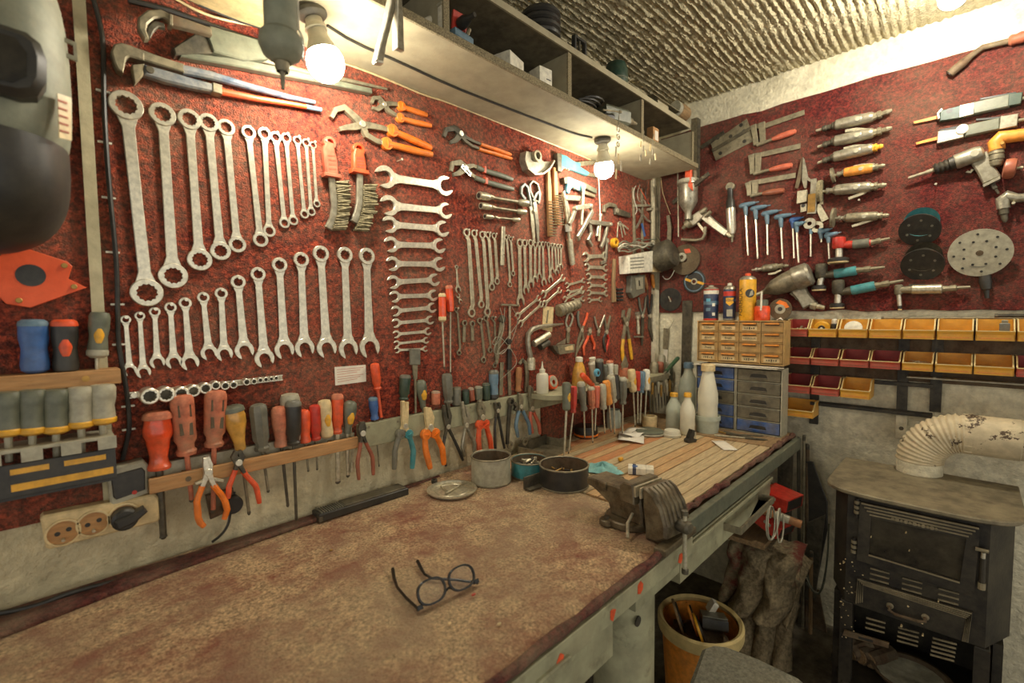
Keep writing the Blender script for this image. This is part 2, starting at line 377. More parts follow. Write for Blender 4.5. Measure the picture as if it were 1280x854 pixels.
# ------------------------------------------------------------------ overhead shelf
SY = 1.005                                        # front of the shelf
def shelf():
    t = thing('overhead_shelf', 'long dusty grey wall shelf with open compartments above the tools', 'shelf', (0, 0, 0))
    x0, x1 = -.1, 2.36; tb = .02; zt = H + .885
    yb = WY - .003
    build('bottom_board', MB().box(((x0 + x1) / 2, (SY + .004 + yb) / 2, SHZ + .010), (x1 - x0, yb - SY - .004, .019)), 'shelf_paint', t)
    build('bottom_front_edge', MB().box(((x0 + x1) / 2, SY, SHZ + .011), (x1 - x0, .008, .022), ch=.001), 'particle', t)
    xt1 = PY(861, 163, SY).x
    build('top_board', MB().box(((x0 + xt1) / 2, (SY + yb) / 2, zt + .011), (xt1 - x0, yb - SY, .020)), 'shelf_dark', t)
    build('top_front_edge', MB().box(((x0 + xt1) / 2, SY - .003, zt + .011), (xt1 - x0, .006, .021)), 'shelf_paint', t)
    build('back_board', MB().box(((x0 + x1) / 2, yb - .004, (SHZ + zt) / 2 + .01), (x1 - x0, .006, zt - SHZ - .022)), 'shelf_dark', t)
    for p in ((558, 22), (712, 92), (803, 147), (866, 185)):
        x = PY(p[0], p[1], SY).x
        d = build('divider', MB().box((x, (SY + yb) / 2, (SHZ + .02 + zt) / 2), (.018, yb - SY - .01, zt - SHZ - .021)), 'shelf_paint', t)
        build('divider_front', MB().box((x, SY + .002, (SHZ + .022 + zt) / 2), (.019, .006, zt - SHZ - .024)), 'particle', d)
    # wall bracket below the shelf end
shelf()
def cable(name, label, pts, r, m, n=6, cat='cable', smooth=2, clip=None, clipm='white', nrm=NL, group=None):
    P = [V(p) for p in pts]
    for _ in range(smooth):
        q = [P[0]]
        for a, b in zip(P[:-1], P[1:]): q += [a * .75 + b * .25, a * .25 + b * .75]
        P = q + [P[-1]]
    if clip:
        t = thing(name, label, cat, (0, 0, 0), group)
        build('cable_run', MB().tube(P, r, n), m, t)
        for c, d in clip:
            z = nrm; x = V(d).normalized(); y = z.cross(x)
            mm = Matrix((x, y, z)).transposed().to_4x4(); mm.translation = c
            build('clip', MB().box((0, 0, r * .9), (.004, r * 5, r * 1.6), mm), clipm, t)
        return t
    o = build(name, MB().tube(P, r, n), m); return tag(o, label, cat, group)
def lamp(label, base, bulbc, rb, mname, group=None):
    d = (bulbc - base).normalized(); L = (bulbc - base).length
    m = frame(base, bulbc, V((1, 0, .3)))
    t = thing('bulb_lamp', label, 'lamp', m, group)
    build('base', MB().lathe([(.001, .034), (.010, .034), (.016, .028), (.02, .015)], 24), 'lampblack', t)
    build('socket', MB().lathe([(.012, .019), (.03, .020), (.034, .024), (L - rb * 1.75, .026), (L - rb * 1.7, .022)], 20), 'lamp_grey', t)
    build('bulb_neck', MB().lathe([(L - rb * 1.75, .020), (L - rb * 1.3, .024), (L - rb * .55, rb * .86)], 24), 'lamp_grey', t)
    build('bulb', MB().lathe([(L - rb * .56, rb * .84)] + [(L + rb * math.sin(a), max(.0005, rb * math.cos(a))) for a in [-.5 + (PI / 2 + .5) * i / 10 for i in range(11)]], 28), mname, t)
    return t
b1 = PZ(389, 14, SHZ - .002); c1 = PY(407, 79, b1.y - .012)
lamp('glowing bulb in black socket under the shelf above the ring spanners', b1, c1, pxm(c1, 22.5), 'bulb')
b2 = PZ(753, 174, SHZ - .002); c2 = PY(755, 211, b2.y + .005)
lamp('glowing bulb in black socket under the shelf above the blue clamp', b2, c2, pxm(c2, 12.3), 'bulb')
c3 = PZ(1191, -4, H + .985)
lamp('glowing bulb hanging from the ridged ceiling near the stove wall', V((c3.x, c3.y, CEZ - .016)), c3, .036, 'bulb_ceiling')
# ================================================================== tool builders
def ptw(wall, p, off=.003):
    if wall == 'L': return PL(p[0], p[1], off)
    if wall == 'B': return PB(p[0], p[1], off)
    if wall == 'S': return PY(p[0], p[1], SY + off)
    return PZ(p[0], p[1], BZ + off)
NRM = {'L': NL, 'B': NB, 'T': NT, 'S': NL}
class Tool:                                 # a thing lying against a wall or bench; parts are laid out in its own plane
    def __init__(s, name, label, cat, wall, A, B, group=None, off=.003):
        s.wall, s.off = wall, off; s.A = ptw(wall, A, off); s.B = ptw(wall, B, off)
        s.m = frame(s.A, s.B, NRM[wall]); s.inv = s.m.inverted(); s.L = (s.B - s.A).length
        s.t = thing(name, label, cat, s.m, group)
    def w(s, n): return pxm(s.A, n)
    def p(s, q): v = s.inv @ ptw(s.wall, q, s.off); return (v.x, v.y)
    def ps(s, qs): return [s.p(q) for q in qs]
    def strip(s, name, mt, qs, wd, z0, z1, ch=.001, par=None):
        wd = s.w(wd) if isinstance(wd, (int, float)) else [s.w(k) for k in wd]
        return build(name, MB().strip(s.ps(qs), wd, z0, z1, ch), mt, par or s.t)
    def poly(s, name, mt, qs, z0, z1, ch=.001, par=None): return build(name, MB().prism(s.ps(qs), z0, z1, ch), mt, par or s.t)
    def disc(s, name, mt, q, r, z0, z1, ch=.0008, par=None, n=24):
        c = s.p(q); return build(name, MB().prism(circ(c[0], c[1], r, n), z0, z1, ch), mt, par or s.t)
    def hole(s, name, mt, q, ro, ri, z0, z1, ch=.0008, par=None, n=24):
        c = s.p(q); return build(name, MB().ring(circ(c[0], c[1], ro, n), circ(c[0], c[1], ri, n), z0, z1, ch), mt, par or s.t)
    def tube(s, name, mt, qs, r, z, par=None, n=10, flat=1.0):
        z = [z] * len(qs) if isinstance(z, (int, float)) else z
        return build(name, MB().tube([(*s.p(q), h) for q, h in zip(qs, z)], r, n, flat=flat), mt, par or s.t)
    def turn(s, name, mt, a, b, prof, z, par=None, n=14, flute=0, fa=.08, flat=1.0):     # lathe between two spots; prof (t 0..1, r metres)
        a, b = V((*s.p(a), z)), V((*s.p(b), z)); L = (b - a).length
        return build(name, MB().lathe([(t * L, r) for t, r in prof], n, frame(a, b, V((0, 0, 1))), flute, fa, 1, flat), mt, par or s.t)
def star(cx, cy, r, n=12):
    return [(cx + r * (1.0 if i % 2 else .86) * math.cos(PI * i / n), cy + r * (1.0 if i % 2 else .86) * math.sin(PI * i / n)) for i in range(2 * n)]
def jaw(cx, cy, R, ang, sgn):               # open-end outline, mouth towards +x * sgn
    w = R * .52; th = math.asin(.60); c, s_ = math.cos(ang), math.sin(ang)
    o = arc(0, 0, R, th, 2 * PI - th, 18)
    o = [(x * 1.06 if x > 0 else x * 1.02, y) for x, y in o]
    o += [(R * .62, -w), (-R * .02, -w)] + arc(-R * .02, 0, w, -PI / 2, -PI / 2 - PI, 6)[1:-1] + [(-R * .02, w), (R * .62, w)]
    return [(cx + sgn * (x * c - y * s_), cy + (x * s_ + y * c)) for x, y in o]
nail0 = None; NCNT = {}
def nail(p, n, label='small steel nail holding up a spanner on the red carpet', group='nails holding the spanners', L=.016, r=.0018, own=None):
    global nail0
    m = frame(p, p + n, V((.3, .2, .9)))
    if own: NCNT[own] = NCNT.get(own, -1) + 1; label = f'steel nail holding the {ORD[NCNT[own]]} of the {own}'
    if nail0 is None or not own:
        t = thing('nail', label, 'nail', m, group)
        build('shank', MB().lathe([(-.004, r * .6), (L, r * .6)], 8), 'steel', t)
        build('nail_head', MB().lathe([(L - .0005, r * 1.9), (L + .0012, r * 1.9)], 10), 'chrome', t)
        if own: nail0 = t
        return t
    return copy_tree(nail0, None, m, label)
def wrench(wall, A, B, kinds, DA, DB, label, group, mt='chrome', thick=None, bend=0, shaft=.42, ang=.26, nl=True, off=.003, name=None):
    nm = name or {'rr': 'ring_spanner', 'ro': 'combination_spanner', 'oo': 'open_end_spanner', 'or': 'combination_spanner'}[kinds]
    T = Tool(nm, label, 'wrench', wall, A, B, group, off)
    rA, rB = pxm(T.A, DA) / 2, pxm(T.B, DB) / 2; L = T.L; th = thick or max(.0045, rA * .32)
    mid = 'shaft'
    k0 = rA * .80 if kinds[0] == 'r' else rA * .72; k1 = L - (rB * .80 if kinds[1] == 'r' else rB * .72)
    wA, wB = rA * 2 * shaft, rB * 2 * shaft
    if bend:
        b = bend * L
        pth = [(k0, 0), (k0 + L * .05, b), (k1 - L * .05, b), (k1, 0)]; wd = [wA, wA * .95, wB * .95, wB]
    else:
        pth = [(k0, 0), (k0 + rA * .7, 0), ((k0 + k1) / 2, 0), (k1 - rB * .7, 0), (k1, 0)]; wm = (wA + wB) / 2 * .88; wd = [wA * 1.5, wA * .95, wm, wB * .95, wB * 1.5]
    build('shaft', MB().strip(pth, wd, th * .12, th * .82, th * .16), mt, T.t)
    for k, (kd, c, r, sg) in enumerate(((kinds[0], 0, rA, -1), (kinds[1], L, rB, 1))):
        if kd == 'r':
            n = 12
            build('ring_end', MB().ring(circ(c, 0, r, 24), star(c, 0, r * .66), 0, th * 1.15, th * .18), mt, T.t)
        else:
            build('open_jaw', MB().prism(jaw(c, 0, r, ang * (1 if k else -1), sg), 0, th, th * .14), mt, T.t)
    if nl and kinds[0] == 'r': nail(ptw(wall, A, 0) + NRM[wall] * .001 + V((0, 0, rA * .55)), NRM[wall], L=th * 1.15 + .006, own=group)
    return T
# ------------------------------------------------------------------ long row of double ring spanners
rows = [((157, 133), (183, 366), 35, 34), ((202.5, 144), (216, 345), 28, 31), ((236, 150), (249, 325), 25, 27), ((260, 154), (275, 314), 22, 23), ((282, 160), (296, 306), 20, 20),
        ((310, 166), (325, 300), 17, 18), ((330, 168), (336, 289), 16, 15), ((344, 172), (355, 279), 14, 13), ((357, 173), (366, 276), 12.5, 12), ((371, 176), (380, 268), 11, 11), ((382, 179), (388.5, 265), 10, 10.5), ((390.5, 182), (395.4, 255), 9, 9)]
for i, (a, b, da, db) in enumerate(rows):
    wrench('L', a, b, 'rr', da, db, f'chrome double ring spanner, {ORD[i]} from the clipped black cable in the upper row', 'ring spanners in the upper row', shaft=.40 if i < 3 else .44)
combos = [((156.8, 399.8), (162, 463), 11, 14.5), ((174.4, 395), (179, 465), 11, 15.5), ((193, 390), (196.4, 452.5), 12, 16), ((212.7, 384.5), (217, 452), 13, 17.5), ((231, 379), (237, 453), 14, 20),
          ((253.6, 372), (261, 441), 13.5, 18.5), ((276, 367), (280, 442), 14.5, 19), ((297, 352.7), (305, 438), 17, 22), ((321.8, 343), (330, 448), 17.5, 23), ((348.6, 331.4), (354.8, 437), 18.5, 23.5),
          ((375.6, 325), (380, 435), 19, 24), ((400, 317.6), (407.5, 435), 20.5, 25), ((430, 319), (434.5, 436), 20, 25), ((457.4, 320.6), (461, 434), 21, 27)]
for i, (a, b, da, db) in enumerate(combos):
    wrench('L', a, b, 'ro', da, db, f'chrome combination spanner, {ORD[i]} from the clipped black cable in the lower row', 'combination spanners in the lower row', shaft=.46)
opens = [((480.3, 222), (554, 233), 28, 25), ((485, 257.5), (555, 264), 25.5, 20.5), ((486, 281), (551.6, 286.4), 21.5, 20.5), ((487.8, 306), (547.8, 307.6), 20, 19), ((489.7, 330), (547.8, 330.6), 18.5, 18.5), ((490.6, 353), (542, 350), 17.5, 16), ((492.5, 371), (540.7, 369.4), 15, 14.5),
         ((494, 389), (539.4, 384.8), 13.5, 13), ((494.4, 404), (537, 400.3), 12, 11.5), ((494.8, 418), (534.3, 414.4), 10, 10), ((495.3, 429.8), (532, 425.6), 8.5, 8.5), ((495.7, 437.8), (531, 436.3), 8, 7.5)]
for i, (a, b, da, db) in enumerate(opens):
    wrench('L', a, b, 'oo', da, db, f'double open-end spanner, {ORD[i]} from the top of the ladder beside the wire brushes', 'open-end spanners in the ladder', shaft=.40, ang=.30)
offs = [((582.5, 291), (588.8, 391), 11, 12, .03), ((592, 292), (600.8, 380.6), 10, 10, .02), ((602, 293.8), (608.5, 390), 10, 11, .02), ((609, 294), (614, 358.8), 9, 10, .03), ((616.7, 295), (620.5, 351.7), 8, 9, .03), ((632, 297), (636.6, 355.7), 7, 7, .02), ((637.4, 299), (640.6, 342), 6.5, 7, .02)]
for i, (a, b, da, db, bd) in enumerate(offs):
    wrench('L', a, b, 'rr', da, db, f'offset ring spanner, {ORD[i]} after the open-end ladder below the tubular keys', 'offset ring spanners', 'steel', bend=bd, shaft=.55)
T = Tool('tube_spanner', 'plain steel tube with a cross hole between the offset ring spanners', 'wrench', 'L', (626.8, 284), (625.4, 332))
T.turn('tube', 'steel', (626.8, 284), (625.4, 332), [(0, T.w(2)), (0, T.w(2.9)), (1, T.w(2.9)), (1, T.w(2))], T.w(3)); T.disc('cross_hole', 'black', (626, 319), T.w(1), T.w(5.2), T.w(5.95))
cmb2 = [((648.6, 304), (650, 377), 11, 14), ((655, 304), (656.8, 363), 9.5, 11), ((662.4, 304), (663, 356), 9.5, 11), ((668.3, 306.4), (668.3, 350), 8, 9.5), ((673.6, 305.3), (673.6, 345.5), 7.5, 8.5), ((677.9, 305.6), (679.3, 353), 7.5, 10),
        ((684.8, 306), (687.6, 349.5), 7, 9), ((689.7, 306.7), (689.7, 338.8), 6, 8), ((693, 307.4), (695.3, 340.5), 6, 8), ((697, 308), (697.5, 336), 6, 7.5), ((700.7, 308.5), (700.7, 333.5), 6, 7)]
for i, (a, b, da, db) in enumerate(cmb2):
    wrench('L', a, b, 'ro', da, db, f'small combination spanner, {ORD[i]} after the snips in the tight row', 'small combination spanners below the snips', 'steel', shaft=.5, nl=i < 6)
diag = [((678.8, 368), (702.8, 347.5), 10, 9), ((680, 380), (699, 363), 9, 8), ((646.5, 395), (672.5, 373), 9, 8), ((650, 404.6), (676, 380.6), 9, 8)]
for i, (a, b, da, db) in enumerate(diag):
    wrench('L', a, b, 'oo', da, db, f'slanting open-end spanner, {ORD[i]} of the four crossing below the tight row', 'slanting spanners', 'steel', nl=False, off=.006 if i % 2 else .003)
dia2 = [((708.4, 356.7), (728.8, 351), 7.5, 7), ((709.8, 365.8), (728, 361.6), 8, 8), ((705.6, 374), (727, 364), 8, 8), ((716, 375.6), (728, 373.5), 7, 8)]
for i, (a, b, da, db) in enumerate(dia2):
    wrench('L', a, b, 'oo', da, db, f'little open-end spanner, {ORD[i]} down beside the short spanner ladder', 'little spanners beside the short ladder', 'steel', off=.008 if i == 2 else .003)
opn2 = [((731.3, 321.5), (755, 320), 13, 11), ((733, 334), (756, 335), 10.5, 10), ((735, 346), (756, 347), 10, 9), ((736, 356.6), (756, 357.8), 9, 8.5), ((735.5, 366), (757, 367), 8.5, 8.5), ((736, 375.6), (750, 374.5), 7, 7)]
for i, (a, b, da, db) in enumerate(opn2):
    wrench('L', a, b, 'oo', da, db, f'short open-end spanner, {ORD[i]} from the top of the ladder by the wooden brush', 'short open-end spanners by the wooden brush', 'steel')
wrench('L', (570, 334), (572, 362), 'ro', 5, 9, 'tiny combination spanner above the clear red screwdriver handles', None, 'steel', nl=False)
wrench('L', (572, 370), (575, 377), 'oo', 6, 6, 'stubby open-end spanner tucked below the tiny combination spanner', None, 'steel')
sm = [((569, 387), (573, 441), 6, 7, .05), ((598.7, 401), (603.6, 450), 8, 8, .05), ((606.4, 398), (612, 437.7), 7.5, 7.5, .05), ((615.5, 398), (617.7, 457), 6, 6, .05)]
for i, (a, b, da, db, bd) in enumerate(sm):
    wrench('L', a, b, 'rr', da, db, f'thin cranked ring spanner, {ORD[i]} in the lowest row above the clamp rail', 'thin cranked spanners', 'dull_steel', bend=bd, shaft=.5)
for i, (a, b) in enumerate((((579.7, 404), (579, 428)), ((589.5, 405), (590, 426)))):
    T = Tool('stub_spanner', f'stubby straight ring spanner, {ORD[i]} of the short pair in the lowest row', 'wrench', 'L', a, b, 'stubby ring spanners')
    T.strip('shaft', 'dull_steel', [(a[0], a[1] + 2.5), b], 4.2, 0, .006); c = T.p(a)
    build('ring_end', MB().ring(circ(0, 0, T.w(4), 20), circ(0, 0, T.w(2.3), 20), 0, .007, .001), 'dull_steel', T.t)
# ------------------------------------------------------------------ socket rail
T = Tool('socket_rail', 'steel rail carrying a row of chrome sockets below the combination spanners', 'socket set', 'L', (161, 494), (352, 472))
rl = T.strip('rail', 'steel', [(161, 494), (352, 471.5)], 7, 0, .006); T.strip('rail_lip', 'chrome', [(161, 490.8), (352, 468.8)], 1.4, .006, .009, .0003, rl); T.strip('rail_lip', 'chrome', [(161, 497.2), (352, 474.6)], 1.4, .006, .009, .0003, rl)
for (x, y, d) in ((183.7, 493, 20.5), (203.8, 491, 19.5), (222.6, 490, 17.5), (238, 487, 16), (253, 484, 15), (265.7, 480.5, 12), (277.4, 481, 11.5), (288, 480, 10.5), (304.5, 476.5, 10), (314, 476, 8.5), (322, 474.5, 8), (329, 473.7, 7.5), (336, 473, 7), (342, 472, 7)):
    c = T.p((x, y)); r = T.w(d) / 2; L_ = r * 2.0 if r > .012 else r * 2.4
    o = build('socket', MB().ring(circ(c[0], c[1], r, 20), [(c[0] + (p_[0]), c[1] + p_[1]) for p_ in star(0, 0, r * .72, 10)], .006, .006 + L_, r * .12), 'chrome', T.t)
    build('socket_floor', MB().prism(circ(c[0], c[1], r * .74, 14), .006, .006 + L_ * .35, 0), 'dark_steel', o)
T.disc('end_stop', 'chrome', (167, 493.4), T.w(4), .006, .012)
# ------------------------------------------------------------------ note on the wall
T = Tool('paper_note', 'small white printed note pinned on the carpet below the spanner jaws', 'note', 'L', (418, 459), (457, 456), off=.004)
T.poly('sheet', 'paper', [(418, 459), (457, 456), (457.6, 477), (419, 482)], 0, .0006, 0)
for k in range(6):
    f0 = (k + 1) / 7.5; a = (418 + f0 + 3, 459 + 23 * f0 + .3); b = (457 + .6 * f0 - 3 - (k % 3) * 4, 456 + 21 * f0 + .6)
    T.strip('print_line', 'print_red', [a, b], .55, .0006, .0009, 0)
# ------------------------------------------------------------------ pliers
def pliers(label, piv, jaws, h1, h2, grip, wj=7, wh=6, metal='dull_steel', g1=None, g2=None, wall='L', group=None, off=.003, th=.010, guard=0, tang=.3, name='pliers', cat='pliers', piv_r=3.2, gm2=None, bulge=0):
    """jaws: two lists of pixels from the pivot outwards; h1, h2: handle paths from the pivot; grip colour begins after `tang` of each handle"""
    T = Tool(name, label, cat, wall, piv, h1[-1], group, off)
    for k, j in enumerate(jaws):
        n = len(j); T.strip('jaw', metal, [piv] + list(j), [wj] + [wj * (1.0 - .55 * (i + 1) / n) for i in range(n)], th * (.0 if k else .12), th * (.88 if k else 1.0), .0008)
    for k, h in enumerate((h1, h2)):
        pts = [V(piv)] + [V(q) for q in h]; ln = [0]
        for a, b in zip(pts[:-1], pts[1:]): ln.append(ln[-1] + (b - a).length)
        def at(d):
            for i in range(len(pts) - 1):
                if d <= ln[i + 1] + 1e-6: return pts[i] + (pts[i + 1] - pts[i]) * ((d - ln[i]) / max(1e-6, ln[i + 1] - ln[i]))
            return pts[-1]
        tl = ln[-1] * tang
        tp = [tuple(at(tl * q * 1.15)) for q in (0, .3, .6, 1)]
        T.strip('tang', metal, tp, [wj * .9, wh * .8, wh * .7, wh * .65], th * (.12 if k else 0), th * (1 if k else .88), .0008)
        gp = [tuple(at(tl + (ln[-1] - tl) * i / 8)) for i in range(9)]
        gr = [T.w(wh / 2) * q for q in ((1.5 if guard else 1.0), .95, .95, 1.0 + bulge, 1.03 + bulge, 1.05, 1.0, .97, .8)]
        hnd = T.tube('handle', (gm2 if k and gm2 else grip), gp, gr, th * .5 + .001, n=10, flat=min(1.0, th * .62 / gr[3]))
        if guard:
            c = gp[0]; T.disc('guard', (gm2 if k and gm2 else grip), c, T.w(wh * .85), 0, th * 1.1, .001, hnd, 14)
    T.disc('pivot', 'chrome', piv, T.w(piv_r), 0, th * 1.18, .0008)
    return T
# orange-handled pipe pliers, three sizes
pliers('large adjustable pipe pliers with bright orange handles on the carpet', (450, 157), [[(440, 147), (428, 136), (417, 139), (412, 149)], [(441, 160), (430, 161), (422, 163)]], [(470, 160), (489, 165), (512, 175), (537, 186)], [(455, 170), (470, 179), (491, 183), (515, 189), (538, 194)], 'orange', 10, 9.5, guard=1, tang=.42, metal='dull_steel', th=.016, piv_r=4)
pliers('small adjustable pliers with bright orange handles near the shelf edge', (478, 132), [[(472, 124), (465, 124), (463, 130)], [(470, 138), (464, 136)]], [(490, 130), (502, 135), (517, 140), (532, 145)], [(484, 140), (499, 149), (518, 154), (537, 158)], 'orange', 7, 7, guard=1, tang=.40, th=.013, piv_r=3)
pliers('dark water pump pliers with slim orange handles below the shelf edge', (574, 168), [[(566, 161), (556, 163), (553, 172)], [(568, 176), (561, 179)]], [(586, 176), (602, 182), (620, 188), (637, 194)], [(582, 181), (600, 188), (618, 193), (638, 199)], 'orange', 9, 5, tang=.42, metal='dark_steel', th=.012, piv_r=3.4)
T = pliers('grey water pump pliers with red bands and dull plastic handles', (580, 211), [[(573, 204), (564, 205), (562, 215)], [(572, 217), (565, 219)]], [(588, 207), (604, 214), (622, 219), (639, 225)], [(590, 222), (606, 228), (624, 233), (640, 237)], 'greygreen', 9, 7, tang=.25, metal='dull_steel', th=.012, piv_r=3)
T.strip('slot_plate', 'chrome', [(574, 208), (586, 220)], 6, .011, .0135); T.strip('slot', 'black', [(576, 210), (584, 218)], 2.2, .0134, .0138, 0)
T.strip('band', 'redorange', [(602.5, 212.5), (605, 213.6)], 8.6, .0, .0145); T.strip('band', 'redorange', [(604, 226.5), (607, 227.6)], 8.2, .0, .0145)
# ------------------------------------------------------------------ the big wrenches near the ceiling
T = Tool('pipe_wrench', 'large blue and rusty two-handled pipe wrench above the ring spanners', 'wrench', 'L', (150, 75), (398, 137))
T.poly('hook_jaw', 'dull_steel', [(137, 70), (141, 61), (150, 59.5), (162, 63), (178, 72), (178, 82), (160, 77), (156, 79), (152, 97), (145, 93), (141, 85)], 0, .028, .003)
T.poly('lower_jaw', 'dull_steel', [(163, 86), (178, 85), (177, 99), (167, 109), (164, 98)], 0, .026, .002)
T.strip('upper_handle', 'dull_steel', [(165, 70), (195, 80), (228, 90)], [13, 12, 11], .002, .024, .003)
T.tube('blue_grip', 'blue_worn', [(226, 90), (260, 97), (310, 111), (360, 124), (391, 130)], [T.w(6.5), T.w(6), T.w(5), T.w(4), T.w(3.2)], .014)
T.strip('lower_handle', 'blue_worn', [(178, 92), (205, 100), (240, 109), (268, 115)], [13, 15, 13, 11], .002, .026, .004)
T.strip('ferrule', 'dull_steel', [(262, 113.5), (274, 117)], 13, .0, .028, .002)
T.tube('orange_grip', 'redorange', [(273, 117), (320, 126), (360, 132), (382, 136)], [T.w(5), T.w(4.4), T.w(4), T.w(3.8)], .014)
T.tube('steel_tip', 'bluegrey', [(380, 135.6), (399, 139.5)], [T.w(3.9), T.w(3.5)], .014)
T.disc('pivot', 'dark_steel', (185, 93), T.w(4.5), .02, .029)
T = Tool('adjustable_wrench', 'huge dusty pipe wrench lying along the wall under the shelf', 'wrench', 'L', (215, 68), (460, 116), off=.004)
T.poly('jaw_plate', 'dark_steel', [(213, 66), (255, 39), (290, 47), (300, 66), (262, 72), (216, 75)], 0, .03, .003)
T.poly('housing', 'greygreen', [(252, 46), (258, 40), (322, 58), (330, 80), (300, 82), (262, 72)], .004, .036, .003)
T.strip('beam', 'greygreen', [(222, 73), (300, 84), (345, 93), (400, 104), (460, 117)], [6, 11, 11, 9, 8], 0, .026, .003)
T.tube('rod', 'dull_steel', [(300, 70), (380, 92), (440, 104), (481, 113)], [T.w(4), T.w(4), T.w(3), T.w(2)], .012)
T = Tool('hook_spanner', 'dark hook spanner with rusty ribbed neck below the shelf', 'wrench', 'L', (185, 35), (262, 43), off=.038)
T.strip('hook', 'dull_steel', [(182, 54), (176, 42), (177, 31), (187, 23), (200, 22), (211, 28)], [5, 8, 10, 10, 10, 10], 0, .022, .003)
T.strip('inner_jaw', 'dark_steel', [(184, 51), (187, 40), (194, 34), (204, 36)], [4, 7, 7, 6], .002, .018, .002)
T.strip('neck', 'rusty', [(208, 28), (240, 37), (262, 44)], [13, 11, 9], .0, .022, .003)
T.strip('thumb_ring', 'dull_steel', [(211, 24), (211, 38)], 4, .0, .026, .002)
# long dark bars beside the shelf at the upper corner
cable('conduit', 'dark conduit running below the shelf above the huge wrench', [PL(160, 0, .01), PL(212, 13, .01), PL(300, 45, .012), PL(360, 62, .012)], .006, 'black', cat='conduit', smooth=0)
# ------------------------------------------------------------------ tubular box keys
for i, (a, b, d1, lb) in enumerate((((595, 245.4), (655, 255.2), 10, 'longest'), ((598, 258), (653, 266.2), 8.5, 'middle'), ((603.6, 271), (646, 275.6), 6.5, 'shortest'))):
    T = Tool('box_key', f'tubular double box spanner, {lb} of the three below the red-banded pliers', 'wrench', 'L', a, b, 'tubular box spanners')
    r = T.w(d1) / 2; z = r + .001
    T.turn('shaft', 'dull_steel', a, b, [(.08, r * .45), (.92, r * .45)], z); T.turn('socket_end', 'steel', a, b, [(.0, r * .6), (0, r), (.13, r), (.2, r * .8), (.24, r * .5)], z, n=16); T.turn('socket_end', 'steel', a, b, [(.80, r * .5), (.85, r * .9), (1, r), (1, r * .6)], z, n=16)
    T.turn('bore', 'black', a, b, [(-.004, r * .62), (.01, r * .62)], z)
    T.turn('cross_bar_stub', 'steel', (a[0] + 12, a[1] + 1), (a[0] + 17, a[1] + 3), [(0, r * .5), (1, r * .5)], z + r * .4)
# ------------------------------------------------------------------ wire brushes
def wire_brush(label, hp, sp, bp, hm):
    T = Tool('wire_brush', label, 'brush', 'L', hp[0], sp[-1])
    h = T.strip('handle', hm, hp, [10, 15, 17, 17, 15][:len(hp)], .0, .022, .004)
    T.hole('hanging_loop', hm, (hp[0][0] + .5, hp[0][1] + .5), T.w(8), T.w(4.6), .003, .018, .002, h)
    for k in range(4):
        f_ = .42 + .13 * k; x = hp[0][0] + (hp[-1][0] - hp[0][0]) * f_; y = hp[0][1] + (hp[-1][1] - hp[0][1]) * f_
        T.strip('grip_slot', 'brownred', [(x - 4.5, y - .4), (x + 4.5, y + .6)], 2, .0215, .0226, 0, h)
    T.strip('guard', hm, [(hp[-1][0] - 11, hp[-1][1] - 1.5), (hp[-1][0] + 10, hp[-1][1] + 2)], 5, .0, .026, .003, h)
    s_ = T.strip('spine', 'alloy', sp, [8.5] * (len(sp) - 1) + [10], .004, .016, .003)
    rnd = random.Random(int(hp[0][0])); n = 22
    mbs = MB(); cnt = 0
    for k in range(n):
        f_ = k / (n - 1) * (len(bp) - 1); i = min(int(f_), len(bp) - 2); f_ -= i
        x0 = sp[min(i + 1, len(sp) - 1)][0]; q = V(bp[i]).lerp(V(bp[i + 1]), f_); base = V((q.x - 15, q.y))
        for r_ in range(5):
            zz = .004 + r_ * .0045
            a = T.p((q.x - 9, q.y + rnd.uniform(-1, 1))); b = T.p((q.x + 6 + rnd.uniform(-2, 2), q.y + rnd.uniform(-2.5, 3)))
            mbs.tube([(*a, zz), (*b, zz + rnd.uniform(-.004, .006))], [.0024, .0032], 5)
    o = build('bristles', mbs, 'bristle', T.t); o['kind'] = 'stuff'
wire_brush('wire brush with salmon handle and curved alloy spine, beside the ring spanners', [(409, 180), (408, 190), (410, 202), (411, 214), (412, 221)], [(412, 222), (414, 240), (416, 258), (414, 274), (408, 287)], [(425, 230), (427, 250), (427, 268), (421, 287)], 'pinkred')
wire_brush('wire brush with orange handle and curved alloy spine, beside the spanner ladder', [(445, 188), (445, 196), (446, 205), (446, 211), (446.5, 216)], [(447, 218), (447.5, 235), (447, 255), (444, 268), (440, 279)], [(460, 234), (460, 252), (457, 270), (450, 287)], 'redorange')
nail(PL(404, 178, .002), NL, 'bent nail above the salmon wire brush handle', None, .02); nail(PL(496, 202, .002), NL, 'bare nail below the large orange pliers', None, .03); nail(PL(25, 266, .002), NL, 'bare nail above the orange welding magnet', None, .03, .0028)
